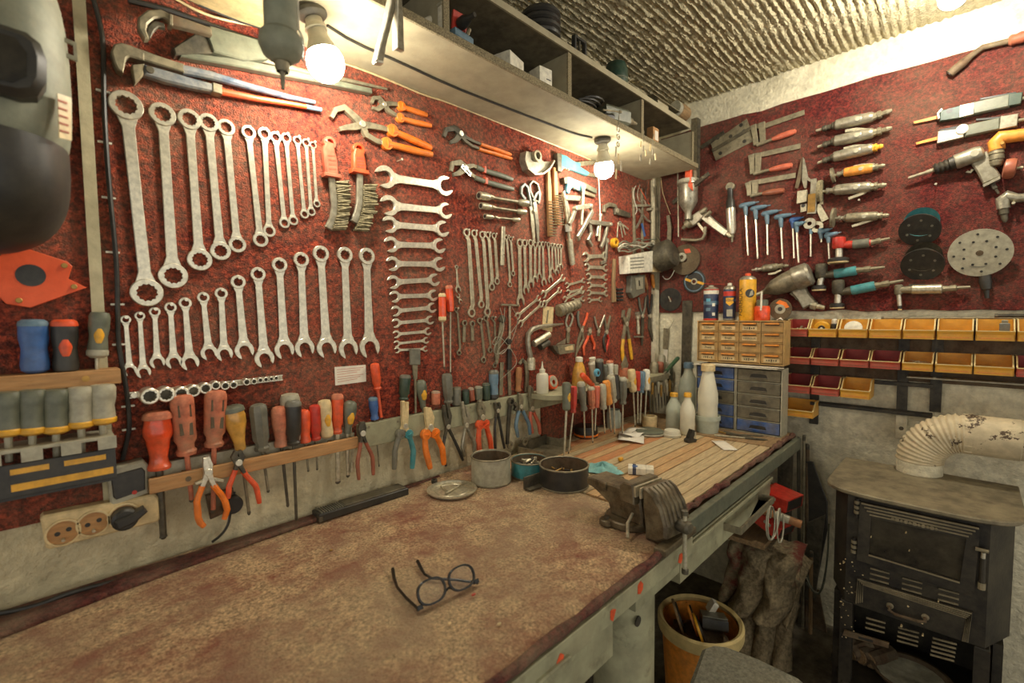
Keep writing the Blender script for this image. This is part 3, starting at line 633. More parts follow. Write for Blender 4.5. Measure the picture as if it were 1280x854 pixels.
# ------------------------------------------------------------------ guard, snips, brushes and clamps by the second lamp
T = Tool('grinder_guard', 'half-round grinder guard hanging beside the orange pliers tips', 'guard', 'L', (665, 204), (684, 204))
z0 = .0
c = T.p((663, 205)); R = T.w(17)
T.poly('back_plate', 'alloy', [(651, 192), (656, 190.5), (664, 192), (668, 194), (676, 203), (686, 203), (680, 213), (670, 219), (660, 218), (653, 208)], .012, .016, .001)
T.strip('rim', 'alloy', [(651, 192), (649.5, 202), (653, 213), (662, 220), (672, 219), (680, 213), (686, 203)], 2.6, .0, .034, .001)
T.hole('collar', 'steel', (666, 197), T.w(7), T.w(4.2), .010, .030, .001); T.disc('collar_hole', 'dark_steel', (666, 197), T.w(4.2), .010, .018, 0)
T = Tool('snips', 'old tin snips with grey-green looped handles hanging blades down', 'shears', 'L', (662, 262), (669, 300))
for nm, pts, zz in (('loop', [(655, 250), (650, 243), (650, 235), (654, 231), (658, 235), (660, 245), (662, 258)], .001), ('loop', [(664, 252), (668, 243), (671, 240), (672, 249), (670, 255)], .004)):
    T.strip(nm, 'greygreen', pts, 4, zz, zz + .010, .0015)
T.strip('loop', 'dull_steel', [(660, 232), (664, 227), (670, 231), (673, 243), (672, 253), (666, 251), (661, 240), (660, 232)], 2.6, .002, .012, .001)
T.strip('blade', 'steel', [(660, 250), (664, 262), (665, 280), (667, 304)], [8, 8, 7, 3], .0, .006, .001); T.strip('blade', 'alloy', [(666, 252), (668, 266), (670, 282), (671, 304)], [7, 7, 6, 3], .004, .010, .001)
T.disc('pivot', 'chrome', (666, 264), T.w(2.4), .0, .013)
for i, (x0, y0, x1, y1, lb) in enumerate(((683, 212, 686, 296, 'longer wood-backed wire brush hanging beside the snips'), (691, 210, 695, 282, 'shorter wood-backed wire brush hanging beside the teal clamp'))):
    T = Tool('wood_brush', lb, 'brush', 'L', (x0, y0), (x1, y1), off=.003 + i * 0)
    ym = y0 + (y1 - y0) * .46
    T.strip('handle', 'wood', [(x0, y0), (x0 + 1, (y0 + ym) / 2), (x0 + 1.5, ym), (x1, y1)], [5, 8, 8.5, 7], 0, .014, .003)
    mbs = MB()
    for k in range(13):
        for r_ in (-1, 0, 1):
            y = ym + 2 + (y1 - ym - 3) * k / 12; x = x0 + 1.5 + (x1 - x0 - 1.5) * k / 12 + r_ * 2
            a = T.p((x, y)); mbs.tube([(*a, .013), (a[0] + .004, a[1] + random.uniform(-.002, .002), .034)], [.0016, .0024], 5)
    build('bristles', mbs, 'bristle', T.t)['kind'] = 'stuff'
T = Tool('strap_clamp', 'teal sheet-metal clamp pointing along the wall below the shelf lamp', 'clamp', 'L', (693, 205), (745, 212))
T.poly('body', 'teal', [(697, 194), (704, 196), (717, 207), (733, 217), (730, 221), (712, 214), (702, 211), (697, 216)], .004, .02, .002); T.poly('jaw', 'dark_steel', [(691, 193), (697, 193.5), (697, 217), (692, 215)], 0, .024, .002)
T.strip('arm', 'teal', [(706, 200), (715, 206), (722, 207)], [5, 5, 4], .006, .018, .001); T.strip('rod', 'dull_steel', [(720, 206), (745, 203)], [6, 5], .006, .014, .001); T.strip('rod', 'dull_steel', [(726, 217), (744, 221)], [5, 4], .006, .014, .001)
for x, y in ((699.5, 211.5), (702.5, 212.5), (706, 213.5)): T.disc('rivet', 'cream', (x, y), T.w(1.3), .018, .023)
T = Tool('spring_clamp', 'pale blue strap clamp with cream rivets below the teal clamp', 'clamp', 'L', (704, 230), (742, 242))
T.poly('body', 'skyblue', [(706, 222), (725, 229.5), (726, 241), (717, 238), (711, 235), (707, 243), (704, 241)], .004, .02, .002); T.poly('jaw', 'dark_steel', [(700, 223), (705, 222), (705, 231), (701, 231)], 0, .022, .002)
T.strip('handle', 'greygreen', [(726, 232), (742, 240)], [7, 6], .004, .018, .002); T.strip('handle', 'dull_steel', [(724, 240), (741, 246)], [5, 4], .004, .016, .002)
for x, y in ((709.5, 234), (713, 236), (716.5, 237.5)): T.disc('rivet', 'cream', (x, y), T.w(1.3), .019, .024)
# ------------------------------------------------------------------ gear pullers
def puller(label, screw, hub, arms, wd=6, off=.006):
    T = Tool('gear_puller', label, 'puller', 'L', screw[0], screw[1], 'gear pullers', off=off)
    T.turn('screw', 'steel', screw[0], screw[1], [(0, T.w(wd * .5)), (.1, T.w(wd * .5)), (.12, T.w(wd * .36)), (1, T.w(wd * .34))], .012)
    T.strip('crossbeam', 'alloy', hub, wd * 1.1, .004, .020, .003)
    for a in arms: T.strip('arm', 'alloy', a, [wd * .9] + [wd] * (len(a) - 2) + [wd * .8], .002, .016, .003)
    for h in hub: T.disc('pin', 'chrome', h, T.w(wd * .42), .002, .023, .001, n=14)
    return T
T = puller('tall gear puller with long pale screw beside the wooden brushes', ((701, 240), (713, 332)), [(703, 248), (722, 249)], [[(704, 250), (709, 268), (706, 284), (710, 290)]], 6)
T.turn('nut', 'chrome', (706.5, 281), (707.5, 290), [(0, T.w(5)), (1, T.w(5))], .012, n=6)
T.turn('sleeve', 'steel', (709, 300), (713, 331), [(0, T.w(4)), (1, T.w(3.6))], .012)
puller('two-armed gear puller hanging in the middle of the pullers', ((727, 232), (724, 282)), [(716, 261), (735, 258)], [[(717, 262), (713, 274), (709, 281)], [(735, 258), (738, 265), (728, 284), (720, 297), (722, 300)]], 5.5, .028)
puller('small gear puller below the second lamp cord', ((748, 268), (746, 302)), [(733, 278), (760, 281)], [[(735, 280), (737, 292), (733, 300), (738, 308)], [(746, 283), (744, 296)], [(757, 283), (755, 294), (752, 304), (749, 310)]], 5)
T = Tool('puller_claw', 'loose pale puller arm with hooked foot above the short ladder', 'puller', 'L', (757, 300), (751, 330)); T.strip('arm', 'alloy', [(757, 300), (756, 320), (755, 327), (750, 329)], [4, 4, 4, 4], 0, .012, .002); T.disc('eye', 'steel', (757, 301), T.w(3), 0, .014)
T = Tool('grip_pliers', 'curved jaw clamp head pointing at the corner below the lamp', 'clamp', 'L', (755, 262), (785, 270)); T.strip('hook', 'dull_steel', [(753, 266), (754, 259), (760, 256), (767, 258), (770, 265)], [4, 5, 5, 5, 4], 0, .014, .002); T.strip('handle', 'dark_steel', [(766, 264), (785, 270)], [9, 6], .002, .016, .002); T.disc('bolt', 'steel', (768, 264), T.w(3), 0, .02)
T = Tool('key_ring', 'ring of little steel keys and hex wrenches hanging on a nail', 'keys', 'L', (772, 280), (774, 300))
for i, (a, b) in enumerate((((772, 278), (771, 297)), ((774, 279), (777, 297)), ((776, 280), (780, 294)), ((777, 282), (783, 287)))): T.strip('key', 'steel', [a, b], 2.2, .001 + .003 * i, .004 + .003 * i, .0005)
T.hole('ring', 'chrome', (774, 280), T.w(3.4), T.w(2.3), .004, .007)
T = Tool('tape_roll', 'little yellow tape roll hanging below the key ring', 'tape', 'L', (766, 304), (770, 304)); T.hole('roll', 'yellow', (766, 304), T.w(6), T.w(3), 0, .022, .002); T.disc('core', 'dark_steel', (767, 304), T.w(3.1), 0, .012)
T = Tool('wooden_brush', 'pale wooden hand brush with dark bristles beside the junction box', 'brush', 'L', (766, 326), (768, 378))
T.strip('handle', 'wood_old', [(766.5, 324), (766, 338), (765.5, 350), (766, 378)], [4.5, 6, 5.5, 8], 0, .012, .003)
for i in range(4):
    for j in range(3): T.disc('tuft', 'black', (770 + 2.3 * j, 362 + 4.4 * i), T.w(1.5), 0, .02, .001, n=8)
T = Tool('spring', 'fat grey coil spring lying below the slanting spanners', 'spring', 'L', (694, 390), (719, 381))
for k in range(6):
    f_ = k / 5; T.turn('coil', 'dull_steel', (694 + 21 * f_, 389 - 7 * f_), (698 + 21 * f_, 387.6 - 7 * f_), [(0, T.w(6.2)), (.3, T.w(8 - 1.5 * f_)), (.7, T.w(8 - 1.5 * f_)), (1, T.w(6))], .016, n=16)
T = Tool('card', 'pale worn card hanging behind the bent socket lever', 'card', 'L', (679, 385), (692, 385)); T.poly('sheet', 'cream', [(679, 383), (692, 384), (690, 415), (677.5, 412)], 0, .001, 0); T.strip('stain', 'dull_steel', [(685, 388), (683, 404)], 3, .001, .0013, 0)
T = Tool('socket_lever', 'bent steel tube lever with socket end above the bottle', 'wrench', 'L', (700, 405), (661, 457))
T.tube('lever', 'alloy', [(701, 405), (685, 407), (670, 409), (662, 412), (657.5, 418), (657, 428), (658.5, 438), (661, 449)], [T.w(1.2), T.w(2.2), T.w(2.8)] + [T.w(3.2)] * 5, .012)
T.turn('socket', 'steel', (661, 447), (661, 462), [(0, T.w(4)), (.2, T.w(5.2)), (1, T.w(5))], .012)
for k, (a, b) in enumerate((((664, 430), (683, 418)), ((672, 434), (682, 428)))):
    T = Tool('box_socket', ('pale' if not k else 'dark') + ' short tube socket lying below the bent lever', 'socket', 'L', a, b, off=.004); T.turn('tube', 'steel' if not k else 'dark_steel', a, b, [(0, T.w(3)), (0, T.w(4.2)), (1, T.w(4.2)), (1, T.w(3))], T.w(4.3)); T.turn('bore', 'black', (b[0] - .4, b[1]), (b[0] + .3, b[1]), [(0, T.w(3)), (1, T.w(3))], T.w(4.3))
T = Tool('small_box', 'small open steel box with folded card on the carpet', 'box', 'L', (686, 434), (712, 432))
T.poly('body', 'dull_steel', [(690, 432), (712, 430), (711.5, 440), (693, 443)], 0, .03, .001); T.poly('lid', 'alloy', [(693, 431), (706, 423), (705, 430)], .004, .008, .001); T.poly('card_insert', 'cream', [(699, 434), (709, 431), (710, 437), (700, 438)], .0302, .031, 0); T.poly('end', 'dark_steel', [(685, 432), (690, 432), (693, 443), (687, 437)], 0, .028, .001)
# ------------------------------------------------------------------ pliers hung jaws-down near the corner
pliers('slim pincers with looped pale handles below the coil spring', (709, 412), [[(708, 420), (708, 429)], [(710, 420), (709.5, 429)]], [(706, 404), (708, 394), (712, 390)], [(713, 404), (715, 396), (712, 390)], 'lightgrey', 5, 3, tang=.15, th=.008, piv_r=3.4)
pliers('pliers with black and orange handles upended beside the small box', (726, 413), [[(722, 425), (718, 446)], [(728, 424), (720, 440)]], [(722, 405), (721, 396), (722, 389)], [(729, 405), (732, 398), (733, 391)], 'grey', 5, 4, tang=.25, th=.009, piv_r=2.6, gm2='redorange')
pliers('pliers with orange handles hanging below the upended pair', (736, 414), [[(735, 410)], [(738, 410)]], [(733, 424), (728, 434), (729, 444)], [(739, 424), (742, 431), (741, 437)], 'redorange', 5, 4, tang=.2, th=.009, piv_r=3, gm2='redorange')
pliers('plain steel pliers with pale handles spread upwards on the carpet', (747, 414), [[(746, 420)], [(748, 420)]], [(744, 406), (742, 396)], [(751, 405), (755, 394)], 'alloy', 4.5, 3.4, tang=.2, th=.008, piv_r=2.6)
pliers('long-nose pliers with black and red handles hanging open', (757, 415), [[(756, 406), (754, 398)], [(760, 404), (762, 395)]], [(753, 424), (754, 432), (756, 440)], [(760, 424), (758, 432), (756, 440)], 'black', 4.5, 4, tang=.12, th=.009, piv_r=2.8, gm2='red')
pliers('heavy locking pliers with long yellow handles near the corner', (781, 405), [[(777, 396), (778, 388)], [(784, 396), (786, 386)]], [(778, 420), (776, 435), (777, 451)], [(784, 420), (786, 434), (788, 449)], 'yellow', 7, 5.5, tang=.42, th=.014, piv_r=3)
pliers('long dark nippers beside the yellow-handled pliers', (802, 395), [[(801, 402), (801, 432)], [(803, 402), (802, 430)]], [(799, 385), (797, 372)], [(805, 385), (806, 371)], 'grey', 4, 3.6, tang=.12, th=.009, piv_r=2.6, metal='dark_steel')
pliers('long bent-nose pliers hanging closest to the room corner', (811, 395), [[(812, 410), (818, 436)], [(810, 410), (816, 430)]], [(809, 384), (808, 369)], [(813, 384), (814, 368)], 'black', 4, 3.6, tang=.12, th=.009, piv_r=2.6, metal='dark_steel')
T = Tool('clamp_screw', 'small screw clamp spindle with flat foot beside the dark nippers', 'clamp', 'L', (795, 393), (796, 421)); T.turn('spindle', 'steel', (795, 394), (796, 420), [(0, T.w(3)), (.15, T.w(3)), (.2, T.w(1.8)), (.5, T.w(1.8)), (.55, T.w(2.4)), (.9, T.w(2))], .01); T.strip('foot', 'alloy', [(791.5, 421), (801, 421)], 2, .002, .02, .001); T.disc('knob', 'alloy', (795, 393), T.w(3.2), 0, .02)
# ------------------------------------------------------------------ tangle of wires on the wall and T bar
T = Tool('tee_bar', 'T-handled bar hung with loops of thin wire above the rail', 'tool', 'L', (636, 382), (636, 460)); T.strip('cross_handle', 'dull_steel', [(625, 381), (647, 382)], 2.2, .002, .010, .001); T.strip('stem', 'steel', [(636, 382), (636, 414), (635, 440)], [3, 3, 4], .002, .008, .001); T.strip('grip', 'black', [(635, 436), (635, 462)], 6, .0, .014, .003); T.strip('tip', 'dull_steel', [(635, 462), (636, 494)], 5, .002, .008, .001); T.disc('dark_roller', 'black', (633, 427), T.w(3.5), 0, .02)
for i, pts in enumerate(([(625, 385), (632, 410), (621, 432), (614, 430), (622, 418), (636, 432), (648, 452), (640, 462), (625, 475)], [(640, 384), (648, 398), (644, 415), (638, 430), (628, 444), (620, 440), (630, 428), (645, 408), (649, 400)], [(631, 384), (630, 402), (622, 424), (616, 440), (622, 444), (632, 436)])):
    cable('wire_loop', f'thin pale wire looping over the T-handled bar, {["longest", "twisted", "inner"][i]} strand', [PL(x, y, .012 + .004 * ((j * 7 + i * 3) % 4)) for j, (x, y) in enumerate(pts)], .0011, 'lightgrey', 5, 'wire', 2)
T = Tool('ratchet_handle', 'worn dark ratchet hanging behind the wire loops', 'wrench', 'L', (626, 398), (619, 455)); T.disc('head', 'dark_steel', (626, 399), T.w(5), 0, .014, .002); T.strip('handle', 'dull_steel', [(626, 402), (623, 425), (619, 455)], [6, 5.5, 4], .001, .011, .002)
# ================================================================== tool rails and screwdrivers
STY = {'oval': [(0, .35), (.02, .7), (.08, .92), (.2, 1), (.45, .97), (.68, .78), (.82, .72), (.9, .9), (.97, .86), (1, .4)],
       'straight': [(0, .5), (.03, .85), (.08, .97), (.15, 1), (.75, .94), (.82, .72), (.9, .7), (.94, .88), (1, .8), (1, .3)],
       'bulb': [(0, .4), (.03, .75), (.1, .85), (.3, 1), (.4, 1), (.5, .82), (.8, .62), (.88, .66), (.95, .85), (1, .8), (1, .3)],
       'pear': [(0, .3), (.02, .6), (.08, .88), (.22, 1), (.4, .95), (.62, .68), (.8, .52), (.93, .5), (1, .46), (1, .2)],
       'block': [(0, .7), (.02, .95), (.08, 1), (.9, 1), (.97, .9), (1, .6)],
       'soft': [(0, .5), (.02, .85), (.1, 1), (.35, 1), (.55, .86), (.7, .92), (.85, .98), (.95, .92), (1, .6)]}
def driver(label, top, joint, tip, r, style, hm, off, rs=1.6, sm='dull_steel', wall='L', group=None, inlay=None, cap=None, collar=None, flute=0, name='screwdriver', windows=0, tipw=None, cat='screwdriver'):
    T = Tool(name, label, cat, wall, top, joint, group, off)
    R = T.w(r); pr = [(t, q * R) for t, q in STY[style]]
    h = T.turn('handle', hm, top, joint, pr, 0, n=16, flute=flute, fa=.14)
    if cap: T.turn('cap', cap, top, joint, [(-.012, R * .4), (-.01, R * .7), (.03, R * .95), (.09, R * 1.03), (.12, R * 1.02), (.12, R * .5)], 0, h, n=16)
    if collar: T.turn('collar', collar, top, joint, [(.82, R * .95), (.86, R * 1.05), (.95, R * 1.02), (1.01, R * .6)], 0, h, n=16)
    if inlay:
        a = V(top).lerp(V(joint), .3); b = V(top).lerp(V(joint), .72); T.turn('inlay', inlay, tuple(a), tuple(b), [(0, .0005), (.1, R * .35), (.5, R * .52), (.9, R * .35), (1, .0005)], R * .62, h, n=12)
    if windows:
        for k in range(2):
            for sx in (-.42, .42):
                a = V(top).lerp(V(joint), .16 + .3 * k); b = V(top).lerp(V(joint), .36 + .3 * k); d = (b - a).normalized(); q = V((-d.y, d.x)) * (r * sx)
                T.strip('grip_window', 'rusty', [tuple(a + q), tuple(b + q)], r * .38, R * .84, R * .91, .001, h)
    if tip:
        j2 = tuple(V(joint).lerp(V(tip), -.02)); t2 = tuple(V(joint).lerp(V(tip), .94)); s_ = T.turn('blade', sm, j2, t2, [(0, T.w(rs)), (1, T.w(rs * .9))], 0, n=10)
        T.turn('tip', 'dark_steel', t2, tip, [(0, T.w(rs * .9)), (.5, T.w((tipw or rs) * 1.05)), (1, T.w(rs * .45))], 0, s_, n=8, flat=.6)
    return T
# wooden rail with a lath front and dusty slotted back
xa, xb = PL(186, 600, .055).x, PL(447, 545, .055).x; RZT = H - .346
t = thing('wooden_tool_rail', 'wooden rail with lath front holding a row of screwdrivers above sockets', 'tool rail', (0, 0, 0))
build('lath', MB().box(((xa + xb) / 2, WY - .052, RZT - .016), (xb - xa, .010, .032), ch=.0015), 'wood', t)
build('slotted_top', MB().box(((xa + xb) / 2 + .01, WY - .040, RZT - .007), (xb - xa - .02, .014, .008), ch=.001), 'wood_old', t)
build('back_strip', MB().box(((xa + xb) / 2, WY - .0125, RZT + .004), (xb - xa, .018, .036), ch=.0015), 'lightgrey', t)
for k in range(9): build('spacer', MB().box((xa + .012 + (xb - xa - .024) * k / 8, WY - .034, RZT - .012), (.010, .026, .018)), 'wood_old', t)
build('knot', MB().prism(circ(0, 0, .006, 10), 0, .0006, 0, Matrix.Translation((xa + .07, WY - .0571, RZT - .016)) @ Matrix.Rotation(PI / 2, 4, 'X')), 'rusty', t)
xc, xd = PL(449, 545, .02).x, PL(702, 485, .02).x; RZ2 = H - .322
t = thing('grey_tool_rail', 'dusty grey board rail with hanging pliers between lath rail and shelf', 'tool rail', (0, 0, 0))
build('board', MB().box(((xc + xd) / 2, WY - .013, RZ2 - .036), (xd - xc, .019, .072), ch=.002), 'bench_paint', t)
for k in range(10): build('screw', MB().lathe([(0, .004), (.0015, .004)], 10, Matrix.Translation((xc + .03 + (xd - xc - .06) * k / 9, WY - .0225, RZ2 - .012)) @ Matrix.Rotation(-PI / 2, 4, 'Z')), 'dull_steel', t)
gR = 'screwdrivers in the wooden rail'
O = .030
driver('clear red screwdriver with dusty bulbous handle at the socket box end', (196.6, 515), (199, 586), (204.5, 674), 15.5, 'bulb', 'clear_red', O, 4.2, 'dark_steel', group=gR, cap='dusty_red')
driver('old brownish ribbed-window screwdriver beside the clear red one', (226.7, 493), (233.5, 568), (240, 628), 13, 'straight', 'dusty_red', O, 3, 'dusty_red', group=gR, windows=1)
driver('old brownish ribbed-window screwdriver above the orange cutters', (269.8, 487.5), (267.5, 558), (266.5, 642), 12.5, 'straight', 'dusty_red', O, 3, 'dusty_red', group=gR, windows=1)
driver('olive and amber pear-shaped screwdriver behind the orange pincers', (290, 508), (301, 562), (311.6, 644), 13, 'pear', 'clear_amber', O, 2.2, 'dull_steel', group=gR, cap='greygreen')
driver('dark fluted screwdriver alone between pincers and dusty red handle', (322, 505), (328, 563), (335.6, 616), 10.5, 'straight', 'grey', O, 1.9, 'dull_steel', group=gR, flute=1)
driver('dusty salmon screwdriver with rounded butt', (348, 508), (352, 559), (360, 634), 9.5, 'oval', 'dusty_red', O, 2.0, 'dark_steel', group=gR)
driver('wide dusty pale screwdriver standing behind the black one', (362, 492), (365, 553), None, 11.5, 'soft', 'lightgrey', .018, group=gR)
driver('black screwdriver with very long thin blade', (366.5, 501), (367, 556), (370.5, 651), 9.5, 'straight', 'black', .044, 2.0, 'dark_steel', group=gR, cap='grey')
driver('little orange-red screwdriver beside the black one', (379, 512), (382, 554), (385.5, 590), 7.8, 'oval', 'redorange', O, 1.5, group=gR)
driver('bright clear crimson screwdriver', (393, 506), (395, 550), (396.5, 588), 7, 'straight', 'red', O, 1.4, group=gR)
driver('dusty yellow and cream screwdriver', (405, 500), (409, 547), None, 8.2, 'soft', 'cream', O, group=gR, inlay='yellow')
driver('bright orange-red nut driver with thick tubular shank', (421.8, 493), (421.5, 542), (422.5, 605), 7.2, 'straight', 'redorange', O, 3.4, 'steel', group=gR, name='nut_driver', cap='dusty_red')
driver('grey soft-grip screwdriver with yellow oval at rail end', (438, 501), (434, 542), (435, 597), 8.8, 'pear', 'greygreen', O, 2.4, 'steel', group=gR, inlay='yellow')
T = Tool('hex_driver', 'plain steel hex driver rod hanging through the rail end', 'screwdriver', 'L', (441, 541), (440, 588), off=.034); T.turn('rod', 'steel', (441, 541), (440, 580), [(0, T.w(2)), (1, T.w(2))], 0, n=6); T.turn('socket', 'steel', (440, 578), (440, 590), [(0, T.w(2.6)), (1, T.w(2.6))], 0)
# pliers hanging in front of the wooden rail
pliers('orange-handled side cutters with steel guard hanging on the wooden rail', (259, 589), [[(256, 580), (255, 571)], [(261, 580), (258, 570)]], [(252, 606), (245, 625), (247, 650), (254, 657)], [(266, 606), (279, 622), (283, 636), (279, 648)], 'orange', 9, 7.5, metal='chrome', tang=.26, off=.058, th=.014, piv_r=4.5).strip('hand_guard', 'steel', [(243, 604), (259, 597), (278, 600)], [3, 5, 3], .002, .012)
pliers('orange-handled end pincers with dark jaws hanging on the wooden rail', (296.5, 577), [[(291, 570), (294, 563)], [(301, 570), (298, 563)]], [(291, 592), (285, 607), (284, 622)], [(305, 592), (319, 607), (323, 628)], 'redorange', 10, 6.5, metal='dark_steel', tang=.22, off=.058, th=.014, piv_r=4)
pliers('old dark combination pliers hanging where the two rails meet', (451, 541), [[(449, 534), (450, 527)], [(453, 534), (452, 527)]], [(449, 556), (445, 578), (447, 599)], [(455, 552), (464, 570), (465, 593)], 'brownred', 9, 5, metal='dark_steel', tang=.2, off=.058, th=.013, piv_r=3.6)
driver('small blue screwdriver standing behind the grey rail', (466, 497), (468.5, 525), (474, 584), 5.8, 'oval', 'blue', .012, 1.0, cap='bluegrey')
driver('slim red-handled tool leaning on the carpet above the grey rail', (468, 454), (472, 487), (477, 524), 5.8, 'straight', 'redorange', .018, 2.0, 'redorange')
driver('green and black screwdriver behind the teal pliers', (506.7, 469), (504.5, 500), (504, 520), 7, 'straight', 'darkgreen', .016, 2.4, cap='grey')
pliers('long-nose pliers with teal and grey handles on the grey rail', (504, 532), [[(502.5, 520), (501.5, 501)], [(506, 520), (507, 502)]], [(497, 545), (492, 562), (491, 586)], [(510, 545), (515, 562), (513.5, 585)], 'grey', 8, 7, metal='cream', tang=.2, off=.024, th=.014, guard=1, gm2='teal', piv_r=3.4)
T = Tool('spatula', 'grey rubber block on a flat steel stem above the rail', 'scraper', 'L', (517, 438), (518, 514), off=.008); T.poly('block', 'grey', [(511, 436), (523, 436), (523, 456), (511, 456)], 0, .014, .003); T.strip('neck', 'dull_steel', [(517, 455), (517.5, 474)], [8, 5], .003, .010, .001); T.strip('stem', 'dull_steel', [(517.5, 472), (518, 516)], 2.8, .004, .009, .001)
driver('grey soft-grip screwdriver with yellow oval behind the orange pliers', (525, 475), (529, 510), (531, 524), 7.5, 'pear', 'greygreen', .014, 2.4, inlay='yellow')
pliers('combination pliers with thick orange and black handles on the grey rail', (535, 533), [[(532, 522), (530.5, 509)], [(538, 522), (534.5, 510)]], [(529, 545), (530, 562), (536, 585)], [(543, 543), (551, 560), (553, 580)], 'orange', 9, 7.8, metal='cream', tang=.2, off=.024, th=.015, guard=1, piv_r=3.6)
driver('short clear dusty screwdriver behind the dark long-nose pliers', (544.7, 489), (544.5, 506), None, 5.6, 'block', 'dusty_red', .013, cap='lightgrey')
driver('tall dark grey screwdriver standing against the carpet', (558, 467), (560.5, 504), (562, 520), 7, 'straight', 'grey', .012, 2.2, flute=1)
pliers('dark spread long-nose pliers with slim black handles', (558, 533), [[(554, 520), (553, 506)], [(561, 520), (557, 503)]], [(554, 548), (551, 566), (556, 582)], [(564, 545), (572, 562), (577, 575)], 'black', 7, 4, metal='dark_steel', tang=.25, off=.024, th=.012, piv_r=3)
pliers('bare steel locking pliers with pale curved handles', (581, 531), [[(578, 518), (576, 502)], [(584, 520), (580, 508)]], [(578, 545), (576, 558), (579, 570)], [(586, 543), (592, 553), (591, 566)], 'alloy', 7, 4.6, metal='alloy', tang=.2, off=.024, th=.012, piv_r=3)
pliers('large grip pliers with dusty orange-red handles on the grey rail', (600.5, 521), [[(597, 512), (597, 501)], [(603, 510), (598, 500)]], [(597, 535), (596, 550), (598, 570)], [(606, 532), (611, 550), (613, 568)], 'redorange', 8, 7, metal='dull_steel', tang=.2, off=.024, th=.014, guard=1, piv_r=3.4)
pliers('dark slip-joint pliers with thin black handles beside the red grips', (620, 513), [[(618, 508), (617, 503)], [(623, 508), (622, 503)]], [(617, 530), (617, 550), (618, 568)], [(623, 528), (626, 545), (629, 560)], 'black', 6, 3.6, metal='dark_steel', tang=.15, off=.024, th=.012, piv_r=2.6)
T = Tool('basin_wrench', 'black adjustable wrench with ring head hanging on the grey rail', 'wrench', 'L', (637, 501), (633, 555), off=.024); T.hole('ring_head', 'dark_steel', (637, 502), T.w(5), T.w(2.8), 0, .014, .001); T.strip('jaw', 'dark_steel', [(641, 504), (644, 508), (642, 513)], 4, 0, .014, .001); T.strip('handle', 'black_metal', [(636, 506), (634, 530), (632.5, 555)], [5, 5, 4], .001, .012, .002)
pliers('long-nose pliers with dusty blue handles on the grey rail', (649, 508), [[(648, 500), (647, 492)], [(651, 500), (650, 493)]], [(645, 520), (643, 532), (646, 546)], [(654, 518), (660, 530), (661, 543)], 'bluegrey', 6.5, 5, metal='dull_steel', tang=.15, off=.024, th=.012, piv_r=2.6)
pliers('pliers with red and cream handles hanging at the shelf corner', (663, 510), [[(661, 498), (660.5, 482)], [(665, 498), (663, 484)]], [(661, 520), (662, 532), (664, 541)], [(667, 519), (672, 530), (673.5, 542)], 'pinkred', 6, 5, metal='dull_steel', tang=.15, off=.024, th=.012, piv_r=2.8)
hs = [((570.5, 484), (570.5, 507), 5.8, 'grey', 'dull_steel', 'stubby dark driver with steel cap'), ((582, 487), (582, 505), 4.6, 'darkgreen', 'black', 'stubby green-black driver'), ((588.5, 485), (590, 501), 4.0, 'brownred', 'lightgrey', 'stubby brown and pale driver'), ((598, 483), (598, 500), 5.2, 'greygreen', 'lightgrey', 'stubby grey-green driver'), ((607.5, 479), (608, 500), 5.0, 'darkgreen', 'greygreen', 'rounded dark green driver')]
for a, b, r, m1, m2, lb in hs: driver(lb + ' standing in a row on the grey rail', a, b, None, r, 'block', m1, .012, cap=m2, group='stubby drivers on the grey rail')
driver('big blue-grey handled chisel standing on the grey rail', (617, 463), (617, 499), None, 6.2, 'soft', 'bluegrey', .014, cap='grey', collar='black', name='chisel', cat='chisel')
T = Tool('flat_file', 'flat dusty steel strip leaning on the carpet behind the chisel', 'file', 'L', (627, 453), (625, 492), off=.006); T.strip('strip', 'dull_steel', [(627, 453), (625.5, 494)], 6, 0, .003, .0005)
T = driver('old wooden-handled awl standing at the rail end', (648.5, 459), (647.5, 490), (648, 506), 4.2, 'oval', 'leather', .014, 1.4, 'dark_steel', name='awl', cat='awl')
T = Tool('pruning_hook', 'grey curved hook blade hanging behind the wooden awl', 'hook', 'L', (652, 450), (658, 490), off=.006); T.strip('blade', 'dull_steel', [(648, 455), (652, 450), (656, 454), (658, 466), (657, 490)], [3, 5, 5, 6, 6], 0, .008, .001); T.disc('eye', 'dark_steel', (652, 451), T.w(2), 0, .011)
# clear red screwdrivers high on the carpet
driver('long clear red screwdriver, upper of the crossing pair on the carpet', (561, 357), (563, 390), (563, 470), 4.8, 'block', 'clear_red', .012, 1.1, 'steel', flute=1, cap='dusty_red')
driver('long clear red screwdriver, lower of the crossing pair on the carpet', (552.5, 367), (553, 402), (555.5, 462), 4.8, 'block', 'clear_red', .020, 1.2, 'steel', flute=1, cap='cream', collar='cream')
